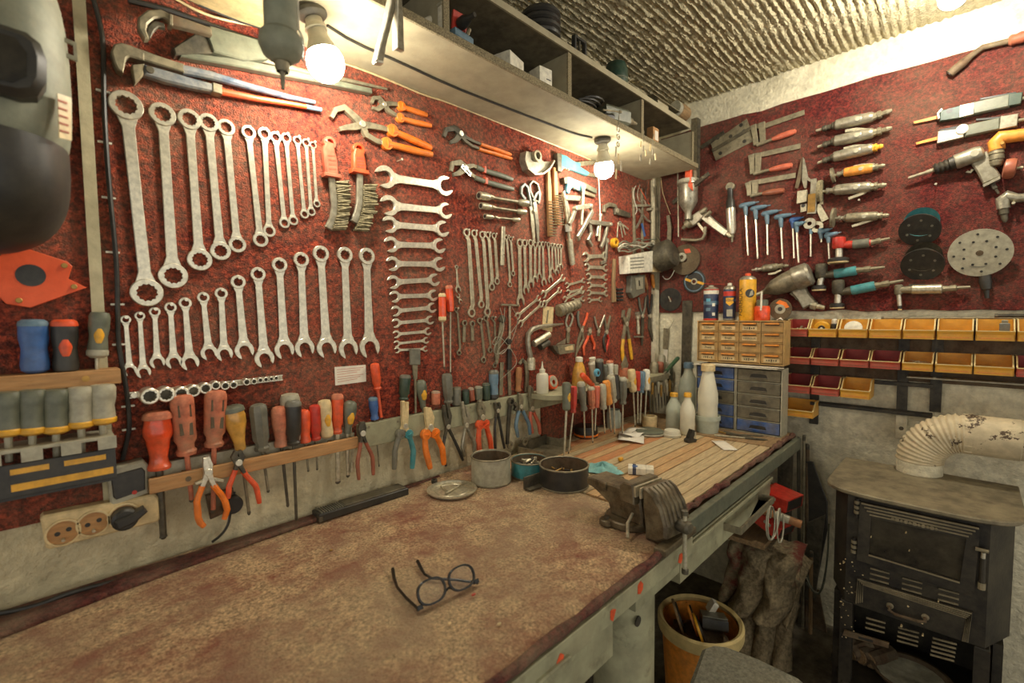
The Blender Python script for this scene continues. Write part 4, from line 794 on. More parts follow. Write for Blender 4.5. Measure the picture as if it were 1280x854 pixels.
# ------------------------------------------------------------------ corner tool shelf
SX0, SX1, SF = 1.395, 2.33, 1.135
SZT = H - .322
t = thing('corner_tool_shelf', 'dusty grey corner shelf with slotted front full of screwdrivers', 'shelf', (0, 0, 0))
ol = [(SX0 + .0, WY - .026)] + arc(SX0 + .10, SF + .10, .10, PI, PI * 1.5, 8) + [(SX1, SF), (SX1, WY - .003), (xd + .004, WY - .003), (xd + .004, WY - .026)]
build('board', MB().prism(ol, SZT - .022, SZT, .002), 'bench_paint', t)
for x in (1.75, 2.15): build('bracket', MB().box((x, WY - .08, SZT - .06), (.012, .15, .07)), 'dark_steel', t)
build('slot_strip', MB().box(((SX0 + .12 + SX1) / 2, SF - .006, SZT - .012), (SX1 - SX0 - .14, .008, .026), ch=.001), 'dull_steel', t)
gF = 'screwdrivers in the shelf front'
OF = WY - 1.108
fr = [((708, 478), (708, 513), (704.7, 575), 5.5, 'soft', 'greygreen', 'yellow', 'grey and yellow soft-grip'), ((717, 482.7), (716.4, 516), (710.5, 568), 4.6, 'straight', 'red', None, 'dusty crimson fluted'), ((726, 478), (730, 514), (731, 548), 5.2, 'oval', 'grey', None, 'round-ended grey'),
      ((738.6, 484), (740, 511), (741, 554), 4.8, 'straight', 'dusty_red', None, 'worn salmon'), ((746, 482.7), (745, 510), (743.5, 540), 4.2, 'block', 'pinkred', None, 'pinkish square-ended'), ((752.7, 480), (754.5, 512), (756, 542), 5, 'oval', 'lightgrey', None, 'pale waxy'),
      ((757.4, 476), (761.4, 506), (764, 540), 5, 'soft', 'amber', None, 'amber and black'), ((763, 470), (767, 502.6), (768.3, 543), 5.4, 'straight', 'lightgrey', None, 'tall pale grey'), ((769, 468.6), (771, 500), None, 4.6, 'soft', 'black', None, 'black soft-grip'), ((778, 472), (778.5, 505), (778, 542), 5.6, 'straight', 'grey', None, 'long grey'),
      ((789, 461.6), (791.5, 490), (794, 534), 5, 'soft', 'cream', 'yellow', 'cream with yellow inlay'), ((796.5, 464), (797, 488.5), (797.3, 531), 4, 'straight', 'red', None, 'slim bright red'), ((803, 464), (801.5, 491), (800, 531), 4.2, 'straight', 'bluegrey', None, 'pale blue'), ((808, 461.6), (808, 488), (806, 524), 4.4, 'soft', 'white', 'yellow', 'white with yellow inlay')]
for i, (a, b, c, r, st, m1, inl, lb) in enumerate(fr):
    driver(f'{lb} screwdriver in the slotted front of the corner shelf', a, b, c, r, st, m1, OF - (.012 if i in (4, 8) else 0) - (.02 if i > 9 else 0), 1.1 if i else 1.6, 'steel', group=gF, inlay=inl, flute=1 if st == 'straight' else 0, cap='lightgrey' if i in (2, 3, 7, 9) else None)
# things standing on the corner shelf
def bottle(name, label, foot, prof, mt, z, n=20, extra=(), cat='bottle', tilt=None):
    m = Matrix.Translation(V((foot.x, foot.y, z)))
    if tilt: m = m @ tilt
    t = thing(name, label, cat, m); build('body', MB().zlathe(prof, n), mt, t)
    for nm, pr, mm in extra: build(nm, MB().zlathe(pr, n), mm, t)
    return t
def onshelf(px, py, y=1.24): return PY(px, py, y)
q = onshelf(678, 486, 1.235); h = pxm(q, 1)
bottle('glue_bottle', 'white squeeze bottle with pointed nozzle on the rail corner', q, [(0, 0), (h * 7, 0), (h * 7.6, h * 1), (h * 7.6, h * 22), (h * 6.5, h * 24.5), (h * 3, h * 26)], 'milk_plastic', SZT, extra=[('collar', [(h * 3.6, h * 25.5), (h * 3.8, h * 30), (h * 2, h * 30.5)], 'milk_plastic'), ('nozzle', [(h * 2, h * 30), (h * 1.2, h * 34), (h * .5, h * 40), (0, h * 40)], 'milk_plastic')])
q = PY(697, 485, 1.22); T = thing('tape_reel', 'red and grey round tape reel leaning on the carpet', 'tape', frame(V((q.x, 1.262, SZT + .031)), V((q.x + 1, 1.262, SZT + .031)), V((0, -1, .25))))
build('reel', MB().ring(circ(0, 0, .030, 24), circ(0, 0, .012, 24), 0, .022, .002), 'redorange', T); build('face', MB().ring(circ(0, .003, .024, 24), circ(0, 0, .010, 24), .021, .0235, .0005), 'lightgrey', T)
q = onshelf(724, 480, 1.245); h = pxm(q, 1)
bottle('amber_bottle', 'amber oil bottle with white cap behind the shelf screwdrivers', q, [(0, 0), (h * 9, 0), (h * 9.5, h), (h * 8.5, h * 16), (h * 6.5, h * 24), (h * 4.5, h * 29), (h * 4, h * 31)], 'clear_amber', SZT, extra=[('cap', [(h * 4.6, h * 30), (h * 4.6, h * 35), (h * 3, h * 36), (0, h * 36)], 'milk_plastic')])
q = onshelf(745, 482, 1.235); h = pxm(q, 1)
bottle('white_bottle', 'tilted white plastic bottle leaning beside the amber bottle', q, [(0, 0), (h * 6, 0), (h * 6.4, h), (h * 6.2, h * 26), (h * 4, h * 29), (h * 4, h * 33), (0, h * 33)], 'milk_plastic', SZT, tilt=Matrix.Rotation(-.25, 4, 'Y'))
driver('orange screwdriver lying tilted against the amber bottle', (727, 468), (741, 482), None, 3.8, 'straight', 'redorange', WY - 1.185)
T = Tool('valve_wheel', 'little blue valve wheel among the shelf bottles', 'valve', 'L', (745, 466), (750, 466), off=WY - 1.16); T.hole('wheel', 'skyblue', (745, 466), T.w(5), T.w(2), 0, .012, .002); T.disc('hub', 'black', (745, 466), T.w(2.2), -.004, .014)
for (a, b, r, m1, m2, lb) in (((749, 449), (750, 478), 5.4, 'black', 'grey', 'black capped handle'), ((762, 451), (763, 474), 4.6, 'white', 'dusty_red', 'white and red handle'), ((769, 456), (769, 474), 3.8, 'lightgrey', 'lightgrey', 'pale grey handle'), ((756, 456), (757, 478), 4, 'grey', 'greygreen', 'grey-green handle'), ((751, 467), (752, 482), 2.8, 'red', 'red', 'slim red handle')):
    driver(lb + ' standing behind the front screwdrivers', a, b, None, r, 'soft', m1, WY - 1.19, cap=m2, group='tool handles standing on the corner shelf')
for (a, b, r, m1, lb) in (((827, 443), (827, 478), 5, 'lightgrey', 'bald pale knob'), ((833, 452), (834, 470), 4.5, 'white', 'white knob'), ((825, 452), (826, 470), 4.8, 'brownred', 'brown knob'), ((837, 457), (838, 476), 4.2, 'greygreen', 'grey-green knob'), ((818, 452), (816, 486), 5.5, 'dull_steel', 'dusty steel knob')):
    driver(lb + ' of an old file standing in the shelf corner', a, b, None, r, 'oval', m1, WY - 1.20, name='file', cat='file', group='files standing in the shelf corner')
T = Tool('trowel', 'small pointing trowel with salmon ferrule among the shelf tools', 'trowel', 'L', (781, 448), (780, 470), off=WY - 1.21); T.poly('blade', 'dull_steel', [(781, 444), (785, 456), (783, 462), (777, 462), (776, 456)], 0, .004, .001); T.turn('handle', 'dusty_red', (780, 460), (780, 474), [(0, T.w(5)), (.5, T.w(5.5)), (1, T.w(5))], .0)
# steel files and drill bits hanging from the shelf end
for k in range(9):
    x = 812 + k * 3.6; yb = 522 - (k * 37 % 17); ya = 482 + (k * 13 % 9)
    T = Tool('needle_file', f'slim dark needle file, {ORD[k]} in the bunch at the shelf end', 'file', 'L', (x, ya), (x + 1, yb), 'needle files at the shelf end', off=WY - 1.13)
    T.turn('blade', 'dark_steel', (x, ya), (x + 1, yb), [(0, T.w(1.0)), (.6, T.w(.9)), (1, T.w(.4))], 0, n=6); T.turn('grip', ['steel', 'brass', 'dull_steel'][k % 3], (x, ya - 8), (x, ya + 7), [(0, T.w(1.2)), (.2, T.w(1.8)), (.8, T.w(1.6)), (1, T.w(1))], 0, n=8)
driver('green-handled screwdriver lying slanted over the needle files', (848, 447), (833, 464), (828, 470), 2.6, 'straight', 'green', WY - 1.14, 1)
# ------------------------------------------------------------------ things at the far left
t = thing('welding_mask', 'pale dented welding mask with dark visor hanging on the wall', 'mask', Matrix.Translation((-.075, 1.10, H + .385)))
def shell(ax, ay, az, u0, u1, v0, v1, nu=26, nv=20, e=.75, oz=0):
    vs, fs = [], []; sp = lambda c, e_: math.copysign(abs(c) ** e_, c)
    for i in range(nu + 1):
        u = u0 + (u1 - u0) * i / nu
        for j in range(nv + 1):
            v = v0 + (v1 - v0) * j / nv
            vs.append((ax * sp(math.cos(v), e) * sp(math.sin(u), e), -ay * sp(math.cos(v), e) * sp(math.cos(u), e), az * sp(math.sin(v), e) + oz))
    for i in range(nu):
        for j in range(nv):
            a = i * (nv + 1) + j; fs.append((a, a + nv + 1, a + nv + 2, a + 1))
    return MB().add(vs, fs)
build('shell', shell(.135, .15, .235, -PI * .62, PI * .62, -1.1, 1.5), 'line_grey', t)
build('rear_cradle', MB().box((0, .115, .02), (.1, .17, .2), ch=.02), 'black', t)
build('visor_frame', MB().prism([(-.10, -.05), (.075, -.05), (.092, -.042), (.102, -.02), (.104, .01), (.098, .032), (.085, .042), (-.10, .05)], .105, .162, .010, Matrix(((1, 0, 0, 0), (0, 0, -1, 0), (0, 1, 0, -.03), (0, 0, 0, 1)))), 'black', t)
build('visor_glass', MB().prism([(-.08, -.035), (.068, -.035), (.082, -.022), (.084, .01), (.074, .026), (-.08, .035)], .161, .1635, 0, Matrix(((1, 0, 0, 0), (0, 0, -1, 0), (0, 1, 0, -.03), (0, 0, 0, 1)))), 'sooty_glass', t)
build('chin_guard', shell(.128, .152, .15, -PI * .5, PI * .5, -1.45, .05, 20, 12, .75, -.135), 'black', t)
build('label_strip', MB().prism([(0, 0), (.022, .004), (.026, .07), (.002, .066)], 0, .001, 0, Matrix.Translation((.112, -.118, -.115)) @ Matrix.Rotation(.85, 4, 'Z') @ Matrix.Rotation(PI / 2, 4, 'X')), 'cream', t)
for k in range(5): build('label_print', MB().prism([(0, 0), (.016, .002), (.016, .005), (0, .003)], 0, .0005, 0, Matrix.Translation((.1135, -.1185, -.105 + k * .011)) @ Matrix.Rotation(.85, 4, 'Z') @ Matrix.Rotation(PI / 2, 4, 'X')), 'print_red', t)
build('tab', MB().ring([(0, 0), (.022, -.003), (.022, .026), (0, .03)], [(.004, .006), (.018, .004), (.018, .021), (.004, .023)], 0, .004, 0, Matrix.Translation((.120, -.06, .03)) @ Matrix.Rotation(PI / 2, 4, 'X')), 'lightgrey', t)
T = Tool('welding_magnet', 'flat orange welding magnet with round hole on the dark carpet', 'magnet', 'L', (37, 345), (108, 360))
oc = T.ps([(-6, 330), (10, 308), (22, 308), (84, 328), (90, 334), (85, 349), (108, 360), (38, 385), (8, 380), (-4, 368)])
hp = T.p((38.5, 345)); T.poly('plate', 'orange', [(-6, 330), (10, 308), (22, 308), (84, 328), (90, 334), (85, 349), (108, 360), (38, 385), (8, 380), (-4, 368)], 0, .016, .001)
MT['magnet_orange'] = mat('magnet_orange', S(228, 84, 32), .5, 0, .1, 30, .1); T.t.children[0].data.materials[0] = MT['magnet_orange']
T.disc('centre_hole', 'black', (38.5, 345), T.w(13.5), .0155, .0166, 0)
for x, y in ((16, 314), (80, 333), (92, 359), (24, 376)): T.disc('rivet', 'brass', (x, y), T.w(3.2), .0155, .019)
# screwdriver rack on the left
t = thing('wooden_rack_board', 'plain wooden board with screw head holding three screwdrivers', 'rack', (0, 0, 0))
pa, pb = PL(-60, 484, .055), PL(151, 470, .055)
build('board', MB().box(((pa.x + pb.x) / 2, WY - .030, pb.z), (pb.x - pa.x, .054, .030), ch=.0015), 'wood', t)
build('screw_head', MB().lathe([(0, .006), (.0015, .006), (.002, .003)], 12, Matrix.Translation((PL(107, 472, .055).x, WY - .057, pb.z)) @ Matrix.Rotation(-PI / 2, 4, 'Z')), 'brass', t)
driver('blue plastic-handled screwdriver with hole in butt on the wooden board', (41, 400), (44.5, 466), None, 14, 'soft', 'blue', .03, cap='bluegrey')
driver('black screwdriver with orange cap and stripe on the wooden board', (80, 400), (83, 466), None, 13, 'soft', 'black', .03, cap='redorange', inlay='redorange')
driver('grey screwdriver with yellow oval next to the pale batten', (125, 390), (121.5, 447), (121, 464), 10.5, 'soft', 'greygreen', .03, 2.2, 'steel', inlay='yellow', collar='lightgrey')
for k, (a, b) in enumerate((((10, 489), (10.5, 545)), ((40.6, 486.5), (40.4, 543)), ((70, 486), (70, 541.5)), ((100.5, 483), (101.5, 535)), ((128, 480), (128.6, 530)))):
    driver(f'dusty grey screwdriver with yellow collar, {ORD[4 - k]} from the pale batten in the printed holder', a, b, (b[0] + 1, b[1] + 34), 14.5 - .3 * k, 'soft', 'lightgrey' if k > 2 else 'greygreen', .058, 4, 'lightgrey', group='yellow-collared screwdrivers in the printed holder', collar='yellow')
t = thing('printed_holder', 'black and yellow printed screwdriver holder below the wooden board', 'rack', (0, 0, 0))
A0, B0 = PL(-50, 585, .07), PL(143, 555, .07); zt_ = B0.z + .014
build('holder_shelf', MB().box(((A0.x + B0.x) / 2, WY - .045, zt_ + .004), (B0.x - A0.x, .085, .006), ch=.001), 'lightgrey', t)
for k in range(6): build('divider', MB().box((B0.x - .012 - k * .052, WY - .087, zt_ - .006), (.028, .004, .024), Matrix.Rotation(0, 4, 'Z')), 'lightgrey', t)
build('front_panel', MB().box(((A0.x + B0.x) / 2, WY - .08, zt_ - .050), (B0.x - A0.x, .006, .060), ch=.001), 'black', t)
build('base', MB().box(((A0.x + B0.x) / 2, WY - .04, zt_ - .083), (B0.x - A0.x, .07, .008)), 'black', t)
for k in range(4): build('yellow_stripe', MB().box((B0.x - .045 - k * .075, WY - .0835, zt_ - .034), (.06 - .01 * k, .001, .010)), 'yellow', t)
build('yellow_stripe', MB().box((B0.x - .075, WY - .0835, zt_ - .063), (.14, .001, .013)), 'yellow', t)
for k in range(6): build('yellow_block', MB().box((B0.x - .17 - k * .026, WY - .0835, zt_ - .068), (.017, .001, .012)), 'yellow', t)
# switch box and power strip
T = Tool('switch_box', 'grey surface-mounted wall switch with brown rocker', 'switch', 'L', (158, 600), (183, 594))
T.poly('housing', 'lightgrey', [(131, 583), (176, 571), (182, 577), (183, 612), (140, 628), (136, 626)], 0, .034, .004); T.poly('rocker', 'black', [(136, 590), (174, 580), (178, 584), (178, 607), (143, 619), (139, 616)], .033, .038, .002)
T.disc('indicator', 'red', (165, 610), T.w(2.5), .0375, .0386, 0)
T = Tool('power_strip', 'cream three-way socket strip with one black plug fitted', 'power strip', 'L', (62, 655), (192, 625))
T.poly('housing', 'cream', [(50, 643), (54, 639), (190, 613), (195, 617), (197, 643), (194, 647), (62, 680), (57, 678)], 0, .034, .004)
for (x, y) in ((78, 659), (115, 648), (152, 639)):
    T.hole('socket_rim', 'cream', (x, y), T.w(17), T.w(14.5), .033, .038, .001); sk = T.disc('socket_well', 'wood', (x, y), T.w(14.6), .0336, .0346, 0)
    if x < 150:
        T.disc('pin_hole', 'black', (x - 7, y + 2), T.w(2.8), .0344, .0352, 0, sk, 12); T.disc('pin_hole', 'black', (x + 7, y - 4), T.w(2.8), .0344, .0352, 0, sk, 12); T.disc('earth_pin', 'steel', (x, y + 8), T.w(1.8), .034, .045, 0, sk, 10)
pg = T.disc('plug', 'black', (152, 640), T.w(14), .034, .062, .004)
T.strip('plug_grip', 'black', [(140, 645), (160, 637), (176, 626)], [12, 12, 7], .045, .075, .004, pg)
# cables
zc = PL(132, 200).z
cl = [(117, 0), (124, 25), (129, 52), (129.5, 90), (130, 130), (132, 170), (135, 215), (139, 260), (143, 300), (146, 335), (147, 380), (147.5, 425), (152, 455), (157, 480), (161, 512), (162, 535), (158, 555), (153, 575)]
pts = [PL(x, y, .009) for x, y in cl]
cable('clipped_cable', 'black clipped cable running down the carpet to the wall switch', pts, .0045, 'black', 8, 'cable', 1, [(PL(x, y, .004), (PL(x + .3, y + 5, .004) - PL(x, y, .004))) for x, y in ((129, 117), (131, 181), (136, 250), (141, 318), (147, 383), (149, 433), (160, 510), (161, 539))], 'white')
cable('bench_cable', 'black cable lying along the wall edge of the bench', [PL(-20, 770, .03), PL(40, 760, .03), PL(85, 742, .035), PL(125, 731, .03), PL(160, 724, .02)], .005, 'black', 8)
cable('lead', 'thin black lead dropping behind the orange cutters onto the bench', [PL(293, 615, .012), PL(288, 640, .012), PL(286, 655, .014), PL(278, 668, .016), PL(265, 678, .02)], .0032, 'black', 7)
T = Tool('socket_outlet', 'small brown wall outlet half hidden behind the orange pincers', 'outlet', 'L', (270, 640), (300, 632), off=.001); T.poly('housing', 'rusty', [(256, 618), (290, 609), (294, 634), (262, 648)], 0, .012, .002); T.disc('plug', 'black', (288, 628), T.w(11), .0, .03, .003)
# ================================================================== things on the bench
def onbench(label, name, cat, px, py, rz=0.0, z=None, group=None):
    q = PZ(px, py, z); return thing(name, label, cat, Matrix.Translation((q.x, q.y, q.z + .0015)) @ Matrix.Rotation(rz, 4, 'Z'), group), q
# spectacles, upside down with open temples
A, B = PZ(524, 769), PZ(599, 733); m = frame(A + V((0, 0, .006)), B + V((0, 0, .006)), V((-.25, -.68, .42)))
t = thing('spectacles', 'black-framed spectacles lying open and upside down on the carpeted bench', 'glasses', m); W_ = (B - A).length
lw = W_ * .45; lh = lw * .74
for k, cx_ in enumerate((W_ * .25, W_ * .75)):
    o = [(cx_ + math.copysign(abs(math.cos(a)) ** .8, math.cos(a)) * lw / 2, lh * .52 + math.copysign(abs(math.sin(a)) ** .85, math.sin(a)) * lh / 2) for a in [2 * PI * i / 28 for i in range(28)]]
    i_ = [(cx_ + (x - cx_) * .87, lh * .52 + (y - lh * .52) * .85) for x, y in o]
    build('rim', MB().ring(o, i_, -.0026, .0026, .0006), 'gloss_black', t); build('lens', MB().prism(i_, -.0005, .0005, 0), 'lens', t)
build('bridge', MB().tube([(W_ * .44, lh * .28, 0), (W_ * .5, lh * .36, .002), (W_ * .56, lh * .28, 0)], .0024, 8), 'gloss_black', t)
build('hinge_block', MB().box((W_ * .03, .006, -.003), (.012, .008, .008), ch=.001), 'gloss_black', t); build('hinge_block', MB().box((W_ * .97, .006, -.003), (.012, .008, .008), ch=.001), 'gloss_black', t)
iv = m.inverted()
for pts in ([(524, 767), (508, 752), (497, 739), (493, 728), (491, 716)], [(598, 733), (570, 729), (540, 727), (531, 722), (526, 714), (522, 707)]):
    zz = [.007, .007, .007, .007, .008, .010]; P = [iv @ (PZ(*p) + V((0, 0, zz[i]))) for i, p in enumerate(pts)]
    build('temple', MB().tube(P, [.0028] * (len(P) - 2) + [.0036, .004], 8), 'gloss_black', t)
# black case bar against the wall
A, B = PZ(397, 653), PZ(508, 618); m = frame(A, B, NT)
t = thing('plastic_case', 'long black ribbed plastic case lying at the wall edge of the bench', 'case', m); L_ = (B - A).length
build('base', MB().box((L_ / 2, .012, .013), (L_, .05, .022), ch=.003), 'black', t); build('lid', MB().box((L_ * .62, .012, .026), (L_ * .70, .046, .006), ch=.002), 'dark_steel', t)
for k in range(12): build('rib', MB().box((.01 + k * .0065, .012, .025), (.0035, .044, .005), ch=.001), 'grey', t)
build('latch', MB().box((.004, -.004, .010), (.010, .02, .016), ch=.002), 'dark_steel', t)
# tins
def tin(name, label, px, py, rpx, hpx, mt, lid=None):
    t, q = onbench(label, name, 'tin', px, py); r, h = pxm(q, rpx), pxm(q, hpx)
    build('wall', MB().zlathe([(r * .9, .003), (r, .0), (r, h), (r * .96, h), (r * .95, .003)], 36), mt, t); build('rim', MB().zlathe([(r * .955, h - .003), (r * 1.03, h - .003), (r * 1.035, h), (r * 1.0, h + .002), (r * .955, h)], 36), 'dull_steel', t); build('base', MB().zlathe([(0, 0), (r * .95, 0), (r * .95, .004), (0, .004)], 36), 'rusty', t)
    build('bottom_bead', MB().zlathe([(r * .98, .0005), (r * 1.03, .001), (r * 1.03, .004), (r * .99, .005)], 36), 'dull_steel', t)
    build('liner', MB().zlathe([(r * .945, .004), (r * .945, h * .96)], 36), 'rusty', t)
    return t, q, r, h
tin('tin_can', 'empty pale grey tin with dark inside on the bench', 614, 602, 24.5, 33, 'lightgrey')
tA, qA, rA_, hA_ = tin('tin_can', 'blue tin full of greasy bolts behind the pale tin', 662, 594, 23, 20, 'teal')
tC, qC, rC_, hC_ = tin('tin_can', 'wide black tin holding screws and swarf beside the vise', 705, 606, 30.5, 26, 'black')
rnd = random.Random(9)
def bolt_pile(label, q, r, z, n, group, mts, s0=1.0):
    for k in range(n):
        a = rnd.uniform(0, 2 * PI); d = r * math.sqrt(rnd.random()) * .62; L_ = rnd.uniform(.02, .04) * s0; an = rnd.uniform(0, PI)
        p0 = V((q.x + d * math.cos(a), q.y + d * math.sin(a), z + rnd.uniform(0, .008) + k * .0006)); dr = V((math.cos(an), math.sin(an), rnd.uniform(-.15, .3)))
        m = frame(p0 - dr * L_ / 2, p0 + dr * L_ / 2, NT); t = thing('bolt', label, 'bolt', m, group)
        build('shank', MB().lathe([(0, .0032 * s0), (L_, .003 * s0)], 8), mts[k % len(mts)], t); build('bolt_head', MB().lathe([(-.005 * s0, .006 * s0), (0, .006 * s0)], 6), mts[(k + 1) % len(mts)], t)
build('bolt_bed', MB().zlathe([(0, hA_ * .3), (rA_ * .94, hA_ * .3), (rA_ * .94, hA_ * .55), (rA_ * .4, hA_ * .72), (0, hA_ * .7)], 20), 'dark_steel', tA)
build('swarf_bed', MB().zlathe([(0, hC_ * .05), (rC_ * .94, hC_ * .05), (rC_ * .94, hC_ * .3), (rC_ * .4, hC_ * .4), (0, hC_ * .38)], 20), 'rusty', tC)
bolt_pile('greasy bolt lying in the blue tin', qA, rA_, BZ + hA_ * .8, 16, 'bolts in the blue tin', ['dark_steel', 'dull_steel', 'steel'], 1.1); bolt_pile('small screw lying in the wide black tin', qC, rC_, BZ + hC_ * .5, 12, 'screws in the black tin', ['rusty', 'black_metal', 'brass'], .9)
t, q = onbench('round steel lid used as a tray for small parts', 'parts_dish', 'dish', 565, 615); r = pxm(q, 31)
build('dish', MB().zlathe([(0, .0005), (r * .9, .0005), (r * .93, .006), (r, .007), (r, .010), (r * .9, .010), (r * .87, .004), (0, .004)], 36), 'steel', t); build('ring_groove', MB().zlathe([(r * .62, .003), (r * .66, .006), (r * .70, .003)], 36), 'steel', t)
for (a, b, nm, lb) in (((557, 621), (583, 606), 'drill_bit', 'slim drill bit lying across the steel lid'), ((551, 612), (562, 619), 'punch', 'short steel punch lying on the steel lid')):
    pa, pb = PZ(*a) + V((0, 0, .010)), PZ(*b) + V((0, 0, .010)); tag(build(nm, MB().lathe([(0, .0028), ((pb - pa).length, .002)], 8, frame(pa, pb, NT)), 'steel'), lb, 'bit')
q2 = PZ(543, 607); t = thing('nut', 'dark nut resting on the edge of the steel lid', 'nut', (q2.x, q2.y, q2.z + .009)); build('hexagon', MB().ring(circ(0, 0, .011, 6), circ(0, 0, .006, 6), 0, .012, .001), 'black_metal', t)
# sheet metal piece by the wide tin
T = Tool('metal_shim', 'bent dark metal offcut standing between the tins', 'offcut', 'T', (656, 612), (674, 606)); build('plate', MB().box((T.L / 2, 0, .02), (T.L * 1.1, .006, .04), ch=.001), 'dark_steel', T.t); build('foot', MB().box((T.L / 2, -.012, .003), (T.L, .024, .004), ch=.001), 'dark_steel', T.t)
# rag, glue, pack, papers
def rag(name, label, cx, cy, rx, ry, hz, mt, cat='cloth', seed=1, z=None):
    t, q = onbench(label, name, cat, cx, cy, z=z); rr = random.Random(seed); n = 26; vs, fs = [], []; a_, b_ = pxm(q, rx), pxm(q, ry)
    ph = [rr.uniform(0, 6) for _ in range(6)]
    for j in range(9):
        for i in range(n):
            th = 2 * PI * i / n; f_ = j / 8; ed = 1 + .18 * math.sin(3 * th + ph[0]) + .1 * math.sin(7 * th + ph[1])
            x, y = a_ * f_ * ed * math.cos(th), b_ * f_ * ed * math.sin(th)
            z_ = hz * (1 - f_ ** 2) * (.6 + .4 * math.sin(4 * th + ph[2] + 3 * f_)) + .006 * abs(math.sin(9 * x / .1 + ph[3]) * math.cos(8 * y / .1 + ph[4])) + .002
            vs.append((x, y, max(.001, z_)))
    for j in range(8):
        for i in range(n): fs.append((j * n + i, j * n + (i + 1) % n, (j + 1) * n + (i + 1) % n, (j + 1) * n + i))
    build('folds', MB().add(vs, fs), mt, t, 80); return t
rag('rag', 'crumpled pale turquoise rag beside the wide black tin', 752, 588, 22, 26, .022, 'cloth')
t, q = onbench('yellow foam ear plug on the plank worktop', 'ear_plug', 'ear plug', 776, 577); build('foam', MB().lathe([(-.011, .004), (-.008, .008), (.008, .007), (.011, .004)], 14, Matrix.Translation((0, 0, .008))), 'yellow', t)
A, B = PZ(790, 596), PZ(812, 604); t, q = onbench('white cigarette packet with blue band on the plank worktop', 'cigarette_pack', 'packet', 801, 592, math.atan2(-.62, .35)); 
build('box', MB().box((0, 0, .012), (.086, .05, .022), ch=.001), 'white', t); build('blue_band', MB().box((-.022, 0, .012), (.012, .0506, .0226), ch=.001), 'darkblue', t); build('blue_emblem', MB().prism(circ(-.02, 0, .010, 14), .0231, .0236, 0), 'blue', t); build('lid_seam', MB().box((.018, 0, .012), (.0012, .0504, .0224)), 'lightgrey', t); build('end_mark', MB().box((.0431, 0, .012), (.0006, .016, .014)), 'print_black', t)
for (px, py, rz, z, lb, w_, d_) in ((789, 549, .5, 0, 'lower folded sheet of paper on the plank worktop', .16, .11), (793, 545, .15, .006, 'upper folded sheet of paper on the pile', .14, .09), (905, 558, -.85, 0, 'flat white sheet of paper before the drawers', .055, .14)):
    t, q = onbench(lb, 'paper_sheet', 'paper', px, py, rz)
    vs = [(-w_ / 2 + w_ * i / 8, -d_ / 2 + d_ * j / 4, z + .003 + (.012 if px < 850 else .001) * abs(math.sin(i * .5 + j * .4))) for j in range(5) for i in range(9)]
    fs = [(j * 9 + i, j * 9 + i + 1, j * 9 + i + 10, j * 9 + i + 9) for j in range(4) for i in range(8)]
    o = build('sheet', MB().add(vs, fs), 'paper', t, 80); md = o.modifiers.new('thickness', 'SOLIDIFY'); md.thickness = .0012
    if px < 850: build('print_line', MB().box((0, 0, z + .014), (w_ * .5, .002, .0006)), 'print_black', t)
# lids, caps and bottles near the drawers
t, q = onbench('flat grey-green plastic lid on the plank worktop', 'plastic_dish', 'dish', 812, 543); r = pxm(q, 17.5); build('disc', MB().zlathe([(0, 0), (r * .95, 0), (r, .004), (r, .016), (r * .9, .02), (0, .019)], 30), 'greygreen', t); build('lower_rim', MB().zlathe([(r * 1.0, .001), (r * 1.04, .003), (r * 1.04, .008), (r, .01)], 30), 'lightgrey', t)
t, q = onbench('roll of white tape standing by the screwdriver tips', 'tape_roll', 'tape', 812, 534); r = pxm(q, 9); build('roll', MB().ring(circ(0, 0, r, 24), circ(0, 0, r * .72, 24), 0, pxm(q, 14), .002), 'cream', t)
t, q = onbench('white screw cap lying by the small bottles', 'screw_cap', 'cap', 840, 546); r = pxm(q, 10); build('cap', MB().zlathe([(r, 0), (r, .02), (r * .9, .03), (0, .031)], 24), 'milk_plastic', t); build('ridge', MB().zlathe([(r, .004), (r * 1.06, .006), (r * 1.06, .012), (r, .014)], 24), 'milk_plastic', t)
def bott(label, px, py, rpx, hpx, mt, capm, name='plastic_bottle', neck=.4):
    t, q = onbench(label, name, 'bottle', px, py); r, h = pxm(q, rpx), pxm(q, hpx)
    build('body', MB().zlathe([(0, 0), (r * .9, 0), (r, .006), (r * .97, h * .2), (r, h * .22), (r * .96, h * .4), (r, h * .43), (r * .98, h * .58), (r * .8, h * .70), (r * neck * 1.15, h * .82), (r * neck, h * .88), (r * neck, h * .93)], 24), mt, t)
    build('cap', MB().zlathe([(r * neck * 1.25, h * .90), (r * neck * 1.25, h * .985), (r * neck * 1.1, h), (0, h)], 20), capm, t); return t
bott('small milky bottle with yellow cap beside the plastic lid', 842, 537, 9.5, 46, 'pale_blue_plastic', 'yellow')
bott('small milky bottle with yellow cap touching the tall white bottle', 859, 543, 9, 52, 'milk_plastic', 'yellow')
bott('large clear grey water bottle behind the small bottles', 860, 525, 12, 72, 'pale_blue_plastic', 'bluegrey')
tb = bott('tall white plastic bottle in a grey pot', 884, 541, 12, 86, 'milk_plastic', 'cream', neck=.55)
t, q = onbench('grey plastic pot around the tall white bottle', 'plastic_pot', 'pot', 884, 541); r = pxm(q, 14); h = pxm(q, 22); build('pot', MB().zlathe([(r * .9, .0), (r, h * .75), (r * 1.08, h * .76), (r * 1.08, h), (r * .98, h), (r * .88, .004)], 26), 'pale_blue_plastic', t); build('pot_base', MB().zlathe([(0, 0), (r * .9, 0), (r * .9, .003), (0, .003)], 20), 'pale_blue_plastic', t)
